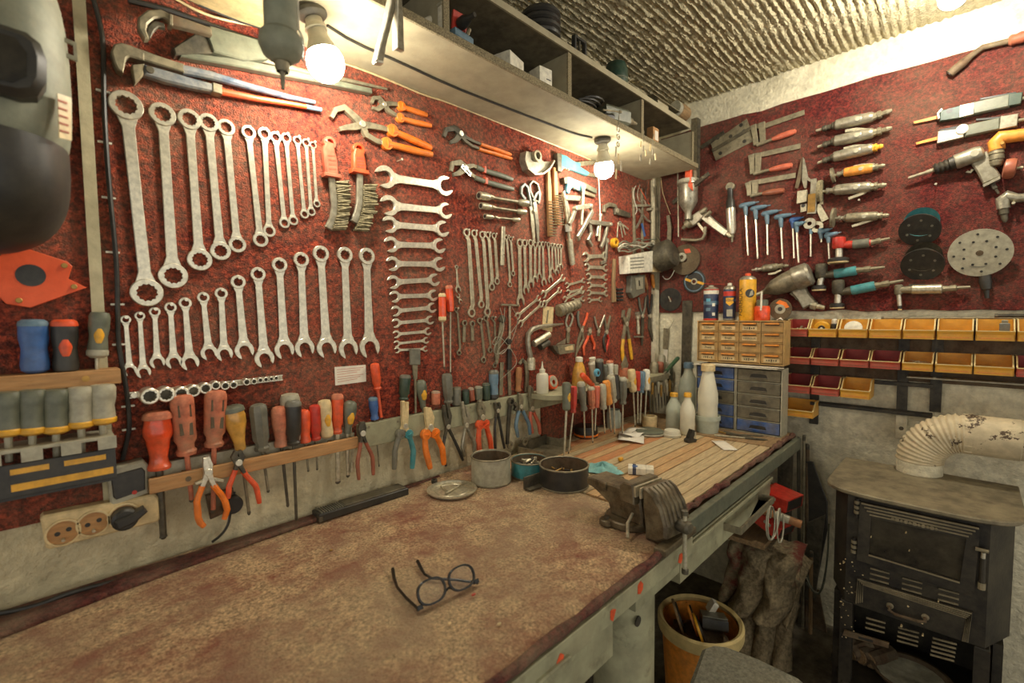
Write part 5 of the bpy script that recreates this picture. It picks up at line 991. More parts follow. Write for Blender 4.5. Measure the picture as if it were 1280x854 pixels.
t, q = onbench('dark notched steel block standing before the tall bottle', 'steel_block', 'block', 862, 553, -.5); build('block', MB().prism([(-.02, 0), (.025, 0), (.03, .012), (.012, .016), (.022, .05), (.004, .056), (-.012, .018), (-.022, .012)], -.012, .012, .001, Matrix.Rotation(PI / 2, 4, 'X')), 'black_metal', t); build('bright_face', MB().box((.02, -.0125, .03), (.006, .001, .03)), 'steel', t)
for k, (a, b, lb, r_) in enumerate((((893, 547), (960, 553), 'thin steel punch lying before the drawers', .004), ((905, 543), (945, 552), 'dark drill bit lying before the drawers', .005), ((895, 541), (918, 548), 'short brass rod lying before the drawers', .004), ((925, 546), (955, 548), 'bent dark hook lying before the drawers', .003))):
    A, B = PZ(*a) + V((0, 0, r_ + .0062)), PZ(*b) + V((0, 0, r_ + .0062)); t = thing('loose_bit', lb, 'bit', frame(A, B, NT)); L_ = (B - A).length; build('shank', MB().lathe([(0, r_), (L_ * .6, r_)], 8), ['steel', 'dark_steel', 'brass', 'dark_steel'][k], t); build('tip', MB().lathe([(L_ * .58, r_ * 1.3), (L_ * .9, r_ * 1.1), (L_, r_ * .3)], 8), 'dark_steel', t)
# pan, tray and tin under the corner shelf
A = PZ(690, 560); t = thing('dust_tray', 'grey folded metal tray leaning below the corner shelf', 'tray', Matrix.Translation((1.42, 1.215, BZ)) @ Matrix.Rotation(.1, 4, 'Z')); build('pan', MB().box((0, 0, .003), (.20, .13, .004), ch=.001), 'dull_steel', t); build('back_wall', MB().box((0, .062, .024), (.20, .003, .045)), 'dark_steel', t); build('side_wall', MB().box((.098, 0, .02), (.003, .12, .036)), 'dull_steel', t); build('side_wall', MB().box((-.098, 0, .02), (.003, .12, .036)), 'dull_steel', t)
q = PZ(736, 551); t = thing('orange_rimmed_jar', 'dark round jar with orange rim under the screwdriver tips', 'jar', (q.x + .05, q.y + .05, BZ + .001)); r = pxm(q, 15); build('jar', MB().zlathe([(0, 0), (r, 0), (r, .035), (r * .96, .05), (0, .05)], 28), 'black', t); build('orange_rim', MB().zlathe([(r * .99, .006), (r * 1.05, .008), (r * 1.05, .014), (r * .99, .016)], 28), 'orange', t)
q = PZ(772, 540); t = thing('glass_jar', 'dusty glass jar standing under the corner shelf', 'jar', (q.x + .06, q.y + .06, BZ + .001)); build('jar', MB().zlathe([(0, 0), (.034, 0), (.036, .006), (.036, .07), (.03, .08), (.03, .09), (.027, .09), (.027, .08), (.033, .07), (.033, .006), (0, .004)], 24), 'pale_blue_plastic', t); build('contents', MB().zlathe([(0, .005), (.032, .006), (.032, .04), (0, .045)], 20), 'dull_steel', t)
T = Tool('washer_board', 'cream card with two washers leaning at the wall below the rail', 'card', 'L', (625, 590), (660, 568), off=.02); T.poly('card', 'cream', [(622, 580), (652, 562), (653, 570), (624, 590)], 0, .006, .001)
for x, y in ((637, 556), (656, 552)):
    T2 = Tool('washer', 'large dull washer hanging below the grey rail, ' + ('beside the blue pliers' if x > 640 else 'beside the black wrench'), 'washer', 'L', (x, y), (x + 5, y), off=.028); T2.hole('ring', 'dull_steel', (x, y), T2.w(5), T2.w(1.8), 0, .004)
# ------------------------------------------------------------------ vise
vx, vy = 1.09, .61
t = thing('bench_vise', 'heavy worn iron bench vise bolted at the bench corner', 'vise', Matrix.Translation((vx, vy, BZ + .002)) @ Matrix.Rotation(-.14, 4, 'Z') @ Matrix.Scale(.9, 4))
# local: screw axis along -y, z up
build('base', MB().prism(circ(0, .03, .075, 20), 0, .022, .004), 'vise_iron', t)
for k in range(3):
    a = k * 2.1 + .6; lug = build('lug', MB().prism(circ(.075 * math.cos(a), .03 + .075 * math.sin(a), .022, 12), 0, .018, .003), 'vise_iron', t); build('bolt_head', MB().lathe([(.017, .009), (.026, .009)], 6, Matrix.Translation((.075 * math.cos(a), .03 + .075 * math.sin(a), 0)) @ Matrix.Rotation(-PI / 2, 4, 'Y')), 'dark_steel', lug)
YZ = Matrix(((0, 0, 1, 0), (1, 0, 0, 0), (0, 1, 0, 0), (0, 0, 0, 1)))      # prism outline (y, z), extruded along x
build('body', MB().prism([(-.04, .02), (.075, .02), (.085, .05), (.14, .075), (.155, .08), (.155, .108), (.02, .112), (-.005, .118), (-.03, .1), (-.04, .06)], -.038, .038, .006, YZ), 'vise_iron', t)
build('anvil', MB().box((0, .125, .098), (.088, .075, .026), ch=.004), 'vise_iron', t)
build('fixed_jaw', MB().prism([(-.03, .085), (.02, .085), (.022, .128), (.005, .142), (-.022, .142), (-.03, .13)], -.062, .062, .004, YZ), 'vise_iron', t)
build('jaw_plate', MB().box((0, -.033, .124), (.122, .007, .03), ch=.001), 'steel', t)
mj = build('moving_jaw', MB().prism([(-.052, .085), (-.052, .142), (-.068, .144), (-.09, .132), (-.115, .10), (-.13, .055), (-.128, .02), (-.10, .0), (-.06, .0), (-.06, .03)], -.055, .055, .008, YZ), 'vise_iron', t)
build('jaw_plate', MB().box((0, -.0495, .124), (.116, .006, .03), ch=.001), 'steel', mj)
for k in range(6): build('flute', MB().tube([(-.045 + k * .018, -.07, .142), (-.045 + k * .018, -.09, .132), (-.045 + k * .018, -.116, .10), (-.045 + k * .018, -.131, .055)], .005, 6), 'vise_iron', mj)
build('slide', MB().box((0, -.045, .055), (.05, .14, .035), ch=.004), 'dark_steel', t)
build('screw_head', MB().lathe([(0, .015), (.01, .018), (.035, .018), (.042, .013)], 16, Matrix.Translation((.0, -.125, .05)) @ Matrix.Rotation(-PI / 2, 4, 'Z')), 'dark_steel', t)
build('handle_bar', MB().tube([(.0, -.150, .085), (.0, -.152, -.07)], .006, 10), 'steel', t); build('handle_ball', MB().lathe([(-.008, .004), (-.006, .009), (.006, .009), (.008, .004)], 12, Matrix.Translation((0, -.1495, .088)) @ Matrix.Rotation(PI / 2, 4, 'Y')), 'dark_steel', t); build('handle_ball', MB().lathe([(-.008, .004), (-.006, .009), (.006, .009), (.008, .004)], 12, Matrix.Translation((0, -.1525, -.072)) @ Matrix.Rotation(PI / 2, 4, 'Y')), 'dark_steel', t)
build('lock_lever', MB().tube([(-.04, -.01, .05), (-.075, -.02, .035), (-.10, -.04, .008)], .0045, 8), 'steel', t)
# debris on the carpet bench
cr = [(414, 690, 'brass'), (624, 783, 'cream'), (562, 782, 'cream'), (592, 746, 'red')]
for k, (x, y, mm) in enumerate(cr):
    q = PZ(x, y); tag(build('chip', MB().prism([(q.x + .004 * math.cos(a) * (1 + .3 * (k % 2)), q.y + .003 * math.sin(a)) for a in [2 * PI * i / 7 for i in range(7)]], BZ + .003, BZ + .0055, .0006), mm), {'brass': 'tiny brass chip on the bench carpet', 'cream': ['', 'pale crumb beyond the spectacles', 'pale crumb below the spectacles', ''][k], 'red': 'tiny red crumb beside the spectacles'}[mm], 'chip')
# ================================================================== back wall
_old_ptw = ptw
def ptw(wall, p, off=.003):
    if isinstance(wall, tuple): return PX(p[0], p[1], wall[1] - off)
    return _old_ptw(wall, p, off)
def Tv(name, label, cat, xp, A, B, group=None, off=0.0):
    NRM[('V', xp)] = NB; return Tool(name, label, cat, ('V', xp), A, B, group, off)
# ------------------------------------------------------------------ drawer cabinets on the plank bench
FX = 2.27; DCB = FX + .096
yl, yr = PX(871.8, 401.5, FX).y, PX(981, 400, FX).y; zt = PX(925, 401, FX).z; zm = PX(979, 458, FX).z; zg = PX(979, 462, FX).z - .002; zb_ = BZ + .0065
def lettering(name, txt, size, m, mt, parent, depth=.0003):
    c = bpy.data.curves.new(name, 'FONT'); c.body = txt; c.size = size; c.align_x = 'CENTER'; c.align_y = 'CENTER'; c.extrude = depth; c.resolution_u = 2
    me = None
    tmp = bpy.data.objects.new(name, c); col.objects.link(tmp); dg = bpy.context.evaluated_depsgraph_get(); me = bpy.data.meshes.new_from_object(tmp.evaluated_get(dg)); bpy.data.objects.remove(tmp); me.materials.clear(); me.materials.append(MT[mt])
    o = bpy.data.objects.new(name, me); col.objects.link(o); o.parent = parent; o.matrix_local = m; o['kind'] = 'stuff'; return o
FM = lambda x, y, z: Matrix(((0, 0, -1, x), (-1, 0, 0, y), (0, 1, 0, z), (0, 0, 0, 1)))     # local xy faces the room on the back wall side
def drawer_cab(label, name, y0, y1, z0, z1, cols, rows, mats, case, lab=None, split=None):
    t = thing(name, label, 'drawer unit', (0, 0, 0)); e = .004
    mb = MB(); D = DCB - FX - .002
    for z in (z0 + e / 2, z1 - e / 2): mb = MB().box(((FX + DCB) / 2, (y0 + y1) / 2, z), (DCB - FX, y0 - y1, e)); build('case_panel', mb, case, t)
    for y in (y0 - e / 2, y1 + e / 2): build('case_panel', MB().box(((FX + DCB) / 2, y, (z0 + z1) / 2), (DCB - FX, e, z1 - z0 - 2 * e)), case, t)
    build('case_back', MB().box((DCB - .003, (y0 + y1) / 2, (z0 + z1) / 2), (.006, y0 - y1 - 2 * e, z1 - z0 - 2 * e)), case, t)
    W_, H_ = (y0 - y1 - 2 * e), (z1 - z0 - 2 * e)
    for c in range(cols):
        for r in range(rows):
            yc = y0 - e - W_ * (c + .5) / cols; zc_ = z1 - e - H_ * (r + .5) / rows; w_, h_ = W_ / cols, H_ / rows
            if c: 
                if r == 0: build('divider', MB().box((FX + .045, yc + w_ / 2, (z0 + z1) / 2), (.088, .003, H_)), case, t)
            if r and c == 0: build('runner', MB().box((FX + .045, (y0 + y1) / 2, zc_ + h_ / 2), (.088, W_, .003)), case, t)
            yield t, c, r, yc, zc_, w_, h_
txts = {(0, 0): '10mm', (0, 1): '8mm', (0, 2): '7mm', (1, 0): '5mm', (1, 1): '4mm', (1, 2): '3mm', (2, 1): 'SUPERGLUE'}
for t, c, r, yc, zc_, w_, h_ in drawer_cab('tan small-parts cabinet with handwritten drawer labels under the spray cans', 'parts_cabinet', yl, yr, zm, zt, 4, 4, None, 'drawer_tan'):
    d = build('drawer', MB().box((FX + .047, yc, zc_), (.082, w_ - .006, h_ - .006), ch=.001), 'drawer_tan', t)
    build('pull', MB().box((FX + .001, yc, zc_ + h_ * .30), (.012, w_ * .62, h_ * .14), ch=.001), 'amber', d)
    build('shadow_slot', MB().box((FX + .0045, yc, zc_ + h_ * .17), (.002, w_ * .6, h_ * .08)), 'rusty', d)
    if (c < 2) or (c == 2 and r != 2) or (c == 3 and r == 3):
        build('label_card', MB().box((FX + .0052, yc, zc_ - h_ * .14), (.0014, w_ * .68, h_ * .38)), 'cream', d)
        if (c, r) in txts: lettering('label_writing', txts[c, r], h_ * (.34 if len(txts[c, r]) < 6 else .22), FM(FX + .0043, yc, zc_ - h_ * .13), 'print_black', d)
        else:
            for k in range(5): build('pen_stroke', MB().box((FX + .0043, yc + w_ * (.2 - .1 * k), zc_ - h_ * .14), (.0006, w_ * .05, h_ * (.1 + .06 * (k % 3)))), 'print_black', d)
ymid = PX(919.5, 480, FX).y
for lab_, nm, y0, y1, ms in (('dusty cabinet of blue drawers behind the tall white bottle', 'blue_drawer_unit', yl + .004, ymid + .001, ['drawer_blue', 'drawer_blue', 'drawer_grey', 'drawer_blue', 'drawer_blue']), ('dusty cabinet of dark grey drawers with one blue drawer lowest', 'grey_drawer_unit', ymid - .001, yr - .004 + .008, ['drawer_grey'] * 4 + ['drawer_blue'])):
    for t, c, r, yc, zc_, w_, h_ in drawer_cab(lab_, nm, y0, y1, zb_, zg, 1, 5, None, 'lightgrey'):
        d = build('drawer', MB().box((FX + .045, yc, zc_), (.088, w_ - .008, h_ - .008), ch=.002), ms[r], t)
        build('grip_recess', MB().prism([(-w_ * .2, -.008), (-w_ * .17, .006), (-w_ * .1, .009), (w_ * .1, .009), (w_ * .17, .006), (w_ * .2, -.008)], 0, .0012, 0, FM(FX + .001, yc, zc_ - .002)), 'black', d)
        build('grip_lip', MB().box((FX - .002, yc, zc_ - .012), (.006, w_ * .4, .004), ch=.001), ms[r], d)
for k in range(4):
    z = zg + .001 + k * .0022; tag(build('paper_sheet', MB().prism([(FX - .03 + .01 * (k % 2), yl + .01 - .03 * k), (FX - .022 + .008 * k, yr + .02 - .012 * (k % 3)), (FX + .09, yr + .03), (FX + .09, yl - .02)], z, z + .0018, 0), 'paper' if k != 1 else 'shelf_dark'), ['lowest sheet of paper squeezed between the drawer units', 'grey card sheet squeezed between the drawer units', 'second white sheet squeezed between the drawer units', 'topmost sheet squeezed under the tan cabinet'][k], 'paper')
# ------------------------------------------------------------------ cans on the tan cabinet
CX_ = 2.33
def can(label, px, wpx, top, cap, body, bands=(), capm='red', name='spray_can', dome='alloy'):
    f_ = PX(px, 401, CX_); r = pxm(f_, wpx) / 2; h = (PX(px, top, CX_).z - zt); hc = (PX(px, cap, CX_).z - zt)
    t = thing(name, label, 'spray can', Matrix.Translation((CX_, f_.y, zt + .0008)))
    b = build('body', MB().zlathe([(0, 0), (r * .95, 0), (r, .003), (r, h), (r * .97, h + .002)], 24), body, t); build('dome', MB().zlathe([(r * .99, h - .001), (r * 1.02, h), (r * .9, h + (hc - h) * .3), (r * .55, h + (hc - h) * .55), (r * .3, h + (hc - h) * .6)], 24), dome, t)
    build('nozzle', MB().zlathe([(r * .36, h + (hc - h) * .5), (r * .34, h + (hc - h) * .95), (r * .2, hc), (0, hc)], 16), capm, t)
    for nm, z0, z1, mm in bands: build(nm, MB().zlathe([(r * .99, h * z0), (r * 1.012, h * z0 + .0005), (r * 1.012, h * z1 - .0005), (r * .99, h * z1)], 24), mm, b)
    return t, r, h, b
FMz = lambda r, z: Matrix(((0, 0, -1, -r), (-1, 0, 0, 0), (0, 1, 0, z), (0, 0, 0, 1)))
ANG = math.atan2(-.88, -2.3)
def facing(r, z, a=0.0):                      # a spot on the can side turned to the room
    c, s_ = math.cos(ANG + a), math.sin(ANG + a); return Matrix(((-s_ * -1 * -1, 0, c, r * c), (c, 0, s_, r * s_), (0, 1, 0, z), (0, 0, 0, 1)))
t, r, h, b = can('dark blue spray can with white and red bands on the tan cabinet', 888.5, 17.5, 362, 357, 'darkblue', (('white_band', .84, .96, 'white'), ('red_band', .96, 1.0, 'red'), ('red_foot', 0, .06, 'red'), ('pale_band', .5, .62, 'bluegrey')), 'lightgrey')
for k in range(4): build('picture_patch', MB().box((0, 0, 0), (r * (.4 + .2 * (k % 2)), h * .10, .0012), facing(r * 1.005, h * (.2 + .15 * k), .35 * (-1) ** k)), ['white', 'bluegrey', 'white', 'skyblue'][k], b)
lettering('band_text', 'SPRAY', h * .09, facing(r * 1.03, h * .9), 'red', b) if False else None
t, r, h, b = can('blue spray can with red band and yellow shield on the tan cabinet', 911.5, 14.5, 362, 354, 'darkblue', (('red_band', .78, .93, 'red'), ('silver_stripe', .02, .05, 'lightgrey')), 'white')
build('shield', MB().prism([(-r * .6, h * .1), (r * .6, h * .1), (r * .6, -h * .06), (0, -h * .16), (-r * .6, -h * .06)], 0, .001, 0, facing(r * 1.0, h * .62)), 'yellow', b); lettering('brand_text', 'WD-40', h * .12, facing(r * 1.02 + .0012, h * .64), 'darkblue', b)
build('grey_panel', MB().box((0, 0, 0), (r * .9, h * .22, .0012), facing(r * .995, h * .24)), 'lightgrey', b)
f_ = PX(911, 356, CX_); cable('spray_straw', 'thin red straw sticking sideways from the blue spray can', [V((CX_ - .004, PX(906.5, 355.5, CX_).y, PX(907, 355.5, CX_).z)), V((CX_ - .004, PX(880, 354.6, CX_).y, PX(880, 354.6, CX_).z))], .0012, 'red', 6, 'straw', 0)
t, r, h, b = can('tall yellow spray can with a black crested logo on the tan cabinet', 934, 19, 350, 342, 'yellow', (), 'redorange')
build('logo_disc', MB().prism(circ(0, 0, r * .55, 18), 0, .001, 0, facing(r * .985, h * .66, .2)), 'black', b); build('logo_highlight', MB().prism([(-r * .1, -r * .4), (r * .4, -r * .2), (r * .3, r * .45), (r * .05, r * .2)], 0, .001, 0, facing(r * .985 + .0012, h * .66, .2)), 'lightgrey', b)
lettering('can_text', 'FORMULA', h * .15, facing(r * 1.0, h * .45, -.95) @ Matrix.Rotation(PI / 2, 4, 'Z'), 'print_black', b); lettering('can_text', 'MA-FRA', h * .06, facing(r * 1.03, h * .92, .1), 'print_black', b) if False else None
f_ = PX(952.5, 400, CX_); r = pxm(f_, 9); t = thing('red_bottle', 'squat red bottle with white brush stick on the tan cabinet', 'bottle', Matrix.Translation((CX_, f_.y, zt + .0008)))
hh = PX(952, 383, CX_).z - zt; build('body', MB().zlathe([(0, 0), (r * .95, 0), (r, .004), (r, hh * .85), (r * .9, hh), (r * .7, hh * 1.02)], 22), 'clear_red', t); build('cap', MB().zlathe([(r * .72, hh), (r * .72, hh * 1.4), (r * .6, hh * 1.45), (0, hh * 1.45)], 20), 'greygreen', t); build('stick', MB().tube([(-r * .9, -.004, hh * .7), (-r * .9, -.004, hh * 2.0)], .0045, 8), 'white', t)
T = Tv('grinding_disc', 'small grinding disc with orange label leaning on the tan cabinet', 'disc', 2.35, (975.5, 386), (988, 386)); T.hole('disc', 'abrasive', (975.5, 386.5), T.w(13), T.w(3), 0, .005); T.hole('label_ring', 'lightgrey', (975.5, 386.5), T.w(6), T.w(2.6), .005, .006); T.poly('orange_label', 'orange', [(970, 379), (975, 375), (983, 378), (987, 384), (980, 386), (976, 381)], .005, .0058, 0); T.disc('bore', 'black', (975.5, 386.5), T.w(2.7), .0045, .0062, 0)
_r = rag('rag_strip', 'white rag strip lying before the grinding disc on the cabinet', 977, 398, 8, 5, .006, 'paper', z=zt + .001, seed=4); _r.location = (2.30, PX(975, 399, 2.30).y, zt + .001); _r.scale = (.5, .5, 1)
# ------------------------------------------------------------------ storage bins
rows_b = [(399, 421, 1020, [(983, 1011, 'r'), (1012, 1047, 'y'), (1049, 1085, 'y'), (1087, 1127, 'y'), (1129, 1169, 'y'), (1171, 1217, 'y'), (1219, 1269, 'y'), (1271, 1318, 'y')]),
          (435, 456, 1020, [(982, 1014, 'r'), (1015, 1049, 'r'), (1051, 1087, 'r'), (1088, 1126, 'r'), (1128, 1167, 'y'), (1169, 1216, 'y'), (1217, 1268, 'y'), (1270, 1318, 'r')]),
          (467, 491, 1000, [(981, 1014, 'r'), (1015.5, 1050, 'r'), (1051.5, 1089, 'y')]), (498, 521, 1000, [(978, 1018, 'y')])]
RK = WX - .006
bins = {}
for ri, (yt_, yb_, xr, cs) in enumerate(rows_b):
    ztop = PB(xr, yt_, .02).z; zbot = PB(xr, yb_, .125).z; h = ztop - zbot
    for ci, (xa_, xb__, cm) in enumerate(cs):
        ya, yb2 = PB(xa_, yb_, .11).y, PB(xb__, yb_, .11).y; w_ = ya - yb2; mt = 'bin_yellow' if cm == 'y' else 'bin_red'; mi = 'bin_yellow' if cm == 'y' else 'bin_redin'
        D = .115; m = Matrix(((0, 1, 0, WX - .022), (-1, 0, 0, ya), (0, 0, 1, zbot), (0, 0, 0, 1)))
        nmc = 'yellow' if cm == 'y' else 'red'
        extra = {(0, 0): 'holding bright metal bits', (0, 1): 'holding an orange tape and a bottle', (0, 2): 'holding a white round lid', (0, 6): 'holding a dark connector', (1, 4): 'heaped with metal strips'}.get((ri, ci), '')
        rown = ['top', 'second', 'third', 'lowest'][ri]
        lb = f'{nmc} storage bin, {ORD[ci]} from the drawers, {rown} row' + ((', ' + extra) if extra else '')
        t = thing('storage_bin', lb, 'bin', m, 'storage bins on the wall rack')
        e = .0022
        build('back_wall', MB().box((w_ / 2, -e / 2, h * .5), (w_ - .002, e, h)), mi, t); build('bottom', MB().box((w_ / 2, -D / 2, e / 2), (w_ - .004, D - .004, e)), mi, t)
        sd = [(-.0, 0), (-D, 0), (-D * 1.0, h * .30), (-D * 1.06, h * .44), (-D * .86, h * .47), (-D * .52, h * .99), (0, h)]
        for x in (.001, w_ - .001 - e): build('side_wall', MB().prism(sd, x, x + e, 0, YZ), mt, t)
        f_ = build('front_wall', MB().box((w_ / 2, -D + e / 2, h * .15), (w_ - .004, e, h * .30)), mt, t)
        build('front_lip', MB().prism([(-D, h * .28), (-D * 1.06, h * .44), (-D * 1.04, h * .45), (-D * .97, h * .29)], .002, w_ - .002, 0, YZ), mt, f_)
        build('label_slot', MB().box((w_ / 2, -D * 1.01, h * .12), (w_ * .8, .002, h * .05)), 'brownred' if cm == 'r' else 'amber', f_)
        rim = build('rim', MB().strip([(-D * 1.05, h * .45), (-D * .86, h * .475), (-D * .52, h * .995), (0, h * 1.005)], .0028, .0005, .0048, 0, YZ), 'rim_light', t)
        build('rim', MB().strip([(-D * 1.05, h * .45), (-D * .86, h * .475), (-D * .52, h * .995), (0, h * 1.005)], .0028, w_ - .0048, w_ - .0005, 0, YZ), 'rim_light', t)
        build('rim', MB().box((w_ / 2, -D * 1.05, h * .455), (w_ - .003, .004, .003)), 'rim_light', t)
        bins[ri, ci] = (m, w_, h, D)
def inbin(k, name, label, cat, fx, fy, dz, group=None, rot=None):
    m, w_, h, D = bins[k]; mm = m @ Matrix.Translation((w_ * fx, -D * fy, .003 + dz)); return thing(name, label, cat, mm @ rot if rot else mm, group)
rnd = random.Random(4)
for k in range(8):
    t = inbin((0, 0), 'metal_bit', 'bright metal bit in the red bin beside the tan cabinet', 'bit', .2 + .6 * rnd.random(), .3 + .5 * rnd.random(), .018 + .002 * k, 'bits in the red bin', Matrix.Rotation(rnd.uniform(0, 3), 4, 'Z') @ Matrix.Rotation(rnd.uniform(-.4, .4), 4, 'Y'))
    build('shank', MB().lathe([(-.016, .003), (.012, .003)], 8), 'chrome', t); build('bit_head', MB().lathe([(.011, .006), (.017, .006)], 6), 'steel', t)
t = inbin((0, 1), 'orange_tape', 'yellow tape roll with black core standing in a yellow bin', 'tape', .40, .55, .034, rot=Matrix.Rotation(.12, 4, 'X') @ Matrix.Rotation(PI / 2, 4, 'X')); build('roll', MB().ring(circ(0, 0, .030, 28), circ(0, 0, .013, 28), -.012, .012, .002), 'yellow', t); build('core', MB().ring(circ(0, 0, .0135, 20), circ(0, 0, .005, 20), -.014, .014, .001), 'black', t); build('hub', MB().prism(circ(0, 0, .005, 10), -.014, .017, .001), 'white', t)
t = inbin((0, 1), 'dropper_bottle', 'black bottle with white cap standing in a yellow bin', 'bottle', .82, .45, 0); build('body', MB().zlathe([(0, 0), (.013, 0), (.014, .003), (.014, .05), (.009, .056)], 18), 'black', t); build('cap', MB().zlathe([(.011, .054), (.011, .07), (.007, .074), (0, .074)], 18), 'white', t)
t = inbin((0, 2), 'round_lid', 'white round lid leaning in a yellow bin', 'lid', .5, .86, .036, rot=Matrix.Rotation(-.35, 4, 'X') @ Matrix.Rotation(PI / 2, 4, 'X')); build('disc', MB().zlathe([(0, -.003), (.030, -.003), (.032, .0), (.030, .004), (.024, .005), (0, .005)], 28), 'white', t)
t = inbin((0, 6), 'connector', 'dark plug connector in a yellow bin', 'connector', .74, .5, .03); build('plug', MB().box((0, 0, .014), (.026, .03, .03), ch=.003), 'grey', t); build('pins', MB().box((0, 0, .034), (.016, .02, .012), ch=.002), 'dull_steel', t)
for k in range(6):
    t = inbin((1, 4), 'metal_strip', 'bright metal strip lying in the heaped yellow bin', 'strip', .3 + .08 * k, .5, .024 + .003 * (k % 3), 'strips in the heaped bin', Matrix.Rotation(.3 * k - .8, 4, 'Z') @ Matrix.Rotation(.15 * (k % 3 - 1), 4, 'Y')); build('strip', MB().box((0, 0, 0), (.045, .008, .002), ch=.0004), 'steel', t)
# rack behind the bins
t = thing('bin_rack', 'dark wall rack of uprights and rails carrying the storage bins', 'rack', (0, 0, 0))
y0, y1 = PB(981, 430).y, -.45
for ri, (yt_, yb_, xr, cs) in enumerate(rows_b):
    zz = PB(xr, yt_, .02).z - .014
    ye = [y1, y1, PB(1166, 500).y, PB(1166, 510).y][ri]
    build('rail', MB().box((WX - .012, (y0 + ye) / 2, zz - .0), (.018, y0 - ye, .016), ch=.001), 'black_metal', t)
for px in (1020, 1130, 1172): build('upright', MB().box((WX - .0055, PB(px, 440).y, (PB(px, 399).z + PB(px, 530 if px < 1100 else 515).z) / 2), (.010, .035, PB(px, 399).z - PB(px, 530 if px < 1100 else 515).z), ch=.001), 'black_metal', t)
build('backing_board', MB().box((WX + .004, (y0 - .45) / 2, (PB(1100, 400).z + PB(1100, 474).z) / 2), (.010, y0 + .45, PB(1100, 400).z - PB(1100, 474).z)), 'rusty', t)
build('pale_strip', MB().box((WX - .03, (PB(1135, 472).y - .5) / 2, PB(1200, 475, .03).z), (.05, PB(1135, 472).y + .5, .006), ch=.001), 'lightgrey', t)
build('lower_rail', MB().box((WX - .02, (PB(1015, 500).y + PB(1165, 516).y) / 2, PB(1090, 512, .02).z), (.03, PB(1015, 500).y - PB(1165, 516).y, .014), ch=.001), 'black_metal', t)
t = Tool('wall_plate', 'pale plate with one screw on the plaster above the stove pipe', 'plate', 'B', (1121, 533), (1135, 533)); t.poly('plate', 'plaster', [(1120, 518), (1134, 519), (1133, 548), (1119.5, 547)], -.012, .012, .002); t.disc('screw', 'dark_steel', (1127, 535), t.w(2.4), .012, .014)
for i, (a, b, r_) in enumerate((((1103, 391.5), (1290, 386), .005), ((1245, 385), (1290, 383), .007))):
    A, B = PB(*a, .02), PB(*b, .02); A.z = B.z = PB(1015, 399, .02).z + .004 + .008 * i; tg = thing('steel_rod', ['long thin rod lying along the bin tops', 'short dark rod lying on the long rod'][i], 'rod', frame(A, B, NT)); build('rod', MB().lathe([(0, r_), ((B - A).length, r_)], 8), ['dull_steel', 'black_metal'][i], tg); build('rod_end', MB().lathe([(-.003, r_ * 1.15), (.006, r_ * 1.15)], 8), 'dark_steel', tg)
# ------------------------------------------------------------------ air tools
def air(label, tip, b0, b1, tail, rb, bm='alloy', nose='dark_steel', tm='dull_steel', lever=None, name='die_grinder', brand=True, tip_r=.22, wheel=None):
    T = Tool(name, label, 'air tool', 'B', b0, b1, 'air tools on the wall'); R = T.w(rb); z = R + .0015
    T.turn('body', bm, b0, b1, [(0, R * .8), (.03, R * .97), (.12, R), (.88, R), (.96, R * .95), (1, R * .8)], z, n=18)
    T.turn('grip_sleeve', bm, b0, b1, [(.2, R * 1.0), (.22, R * 1.05), (.7, R * 1.05), (.72, R)], z, n=18)
    n_ = T.turn('collet', nose, b0, tip, [(-.1, R * .78), (.12, R * .7), (.16, R * .5), (.42, R * .5), (.46, R * .62), (.62, R * .6), (.66, R * .35)], z, n=12)
    T.turn('spindle', 'steel', b0, tip, [(.6, R * tip_r * 1.4), (.95, R * tip_r * 1.2), (1, R * tip_r * .6)], z, n_, n=10)
    t_ = T.turn('air_inlet', tm, b1, tail, [(-.05, R * .75), (.2, R * .62), (.22, R * .75), (.42, R * .75), (.45, R * .45), (.68, R * .45), (.72, R * .52), (1, R * .3)], z, n=8)
    if lever: T.strip('lever', 'steel', lever, [rb * .5, rb * .6, rb * .5, rb * .4][:len(lever)], z - R * .35, z + R * .35, .001)
    if brand: q = V(b0).lerp(V(b1), .6); T.disc('badge', 'lightgrey', tuple(q), R * .42, z + R * .98, z + R * 1.08, .0004, n=14)
    if wheel: 
        c = V(tip); d = (V(tip) - V(b0)).normalized(); T.turn('wheel', wheel[1], tuple(c - d * wheel[2]), tuple(c + d * wheel[2]), [(0, R * .4), (0, T.w(wheel[0])), (1, T.w(wheel[0])), (1, R * .4)], T.w(wheel[0]) + .001 if T.w(wheel[0]) > z else z, n=22)
    return T
air('alloy die grinder, topmost in the column beside the clamps', (1021, 165.5), (1045, 158.5), (1093, 148), (1116, 140), 6.2)
air('alloy die grinder with lever, second down beside the clamps', (1023, 185.6), (1044, 178.5), (1093, 168), (1116, 162), 6.4, lever=[(1090, 165), (1072, 164), (1058, 166)])
air('alloy die grinder with yellow inlet, third down beside the clamps', (1023, 205.5), (1043, 198), (1092, 187), (1105, 184), 6.2, tm='yellow', lever=[(1088, 184), (1070, 185), (1056, 188)])
air('small yellow-gripped cut-off tool with tiny disc on the back wall', (1043, 221), (1056, 217), (1092, 211), (1107, 208), 5.4, bm='amber', nose='alloy', lever=[(1094, 207), (1078, 208), (1068, 210)], wheel=(9, 'dull_steel', 1.8))
air('alloy cut-off grinder with drooping lever and wire wheel', (1028, 241), (1045, 239), (1090, 235), (1109, 232.5), 6.4, nose='alloy', lever=[(1090, 236), (1080, 243), (1062, 250)], wheel=(13, 'bristle', 2.2))
air('dull cut-off grinder with worn disc below the drooping lever one', (1044, 274), (1058, 273.5), (1098, 271), (1112, 270), 5.6, bm='dull_steel', nose='alloy', lever=[(1096, 274), (1082, 279), (1066, 284)], wheel=(12, 'dull_steel', 1.6))
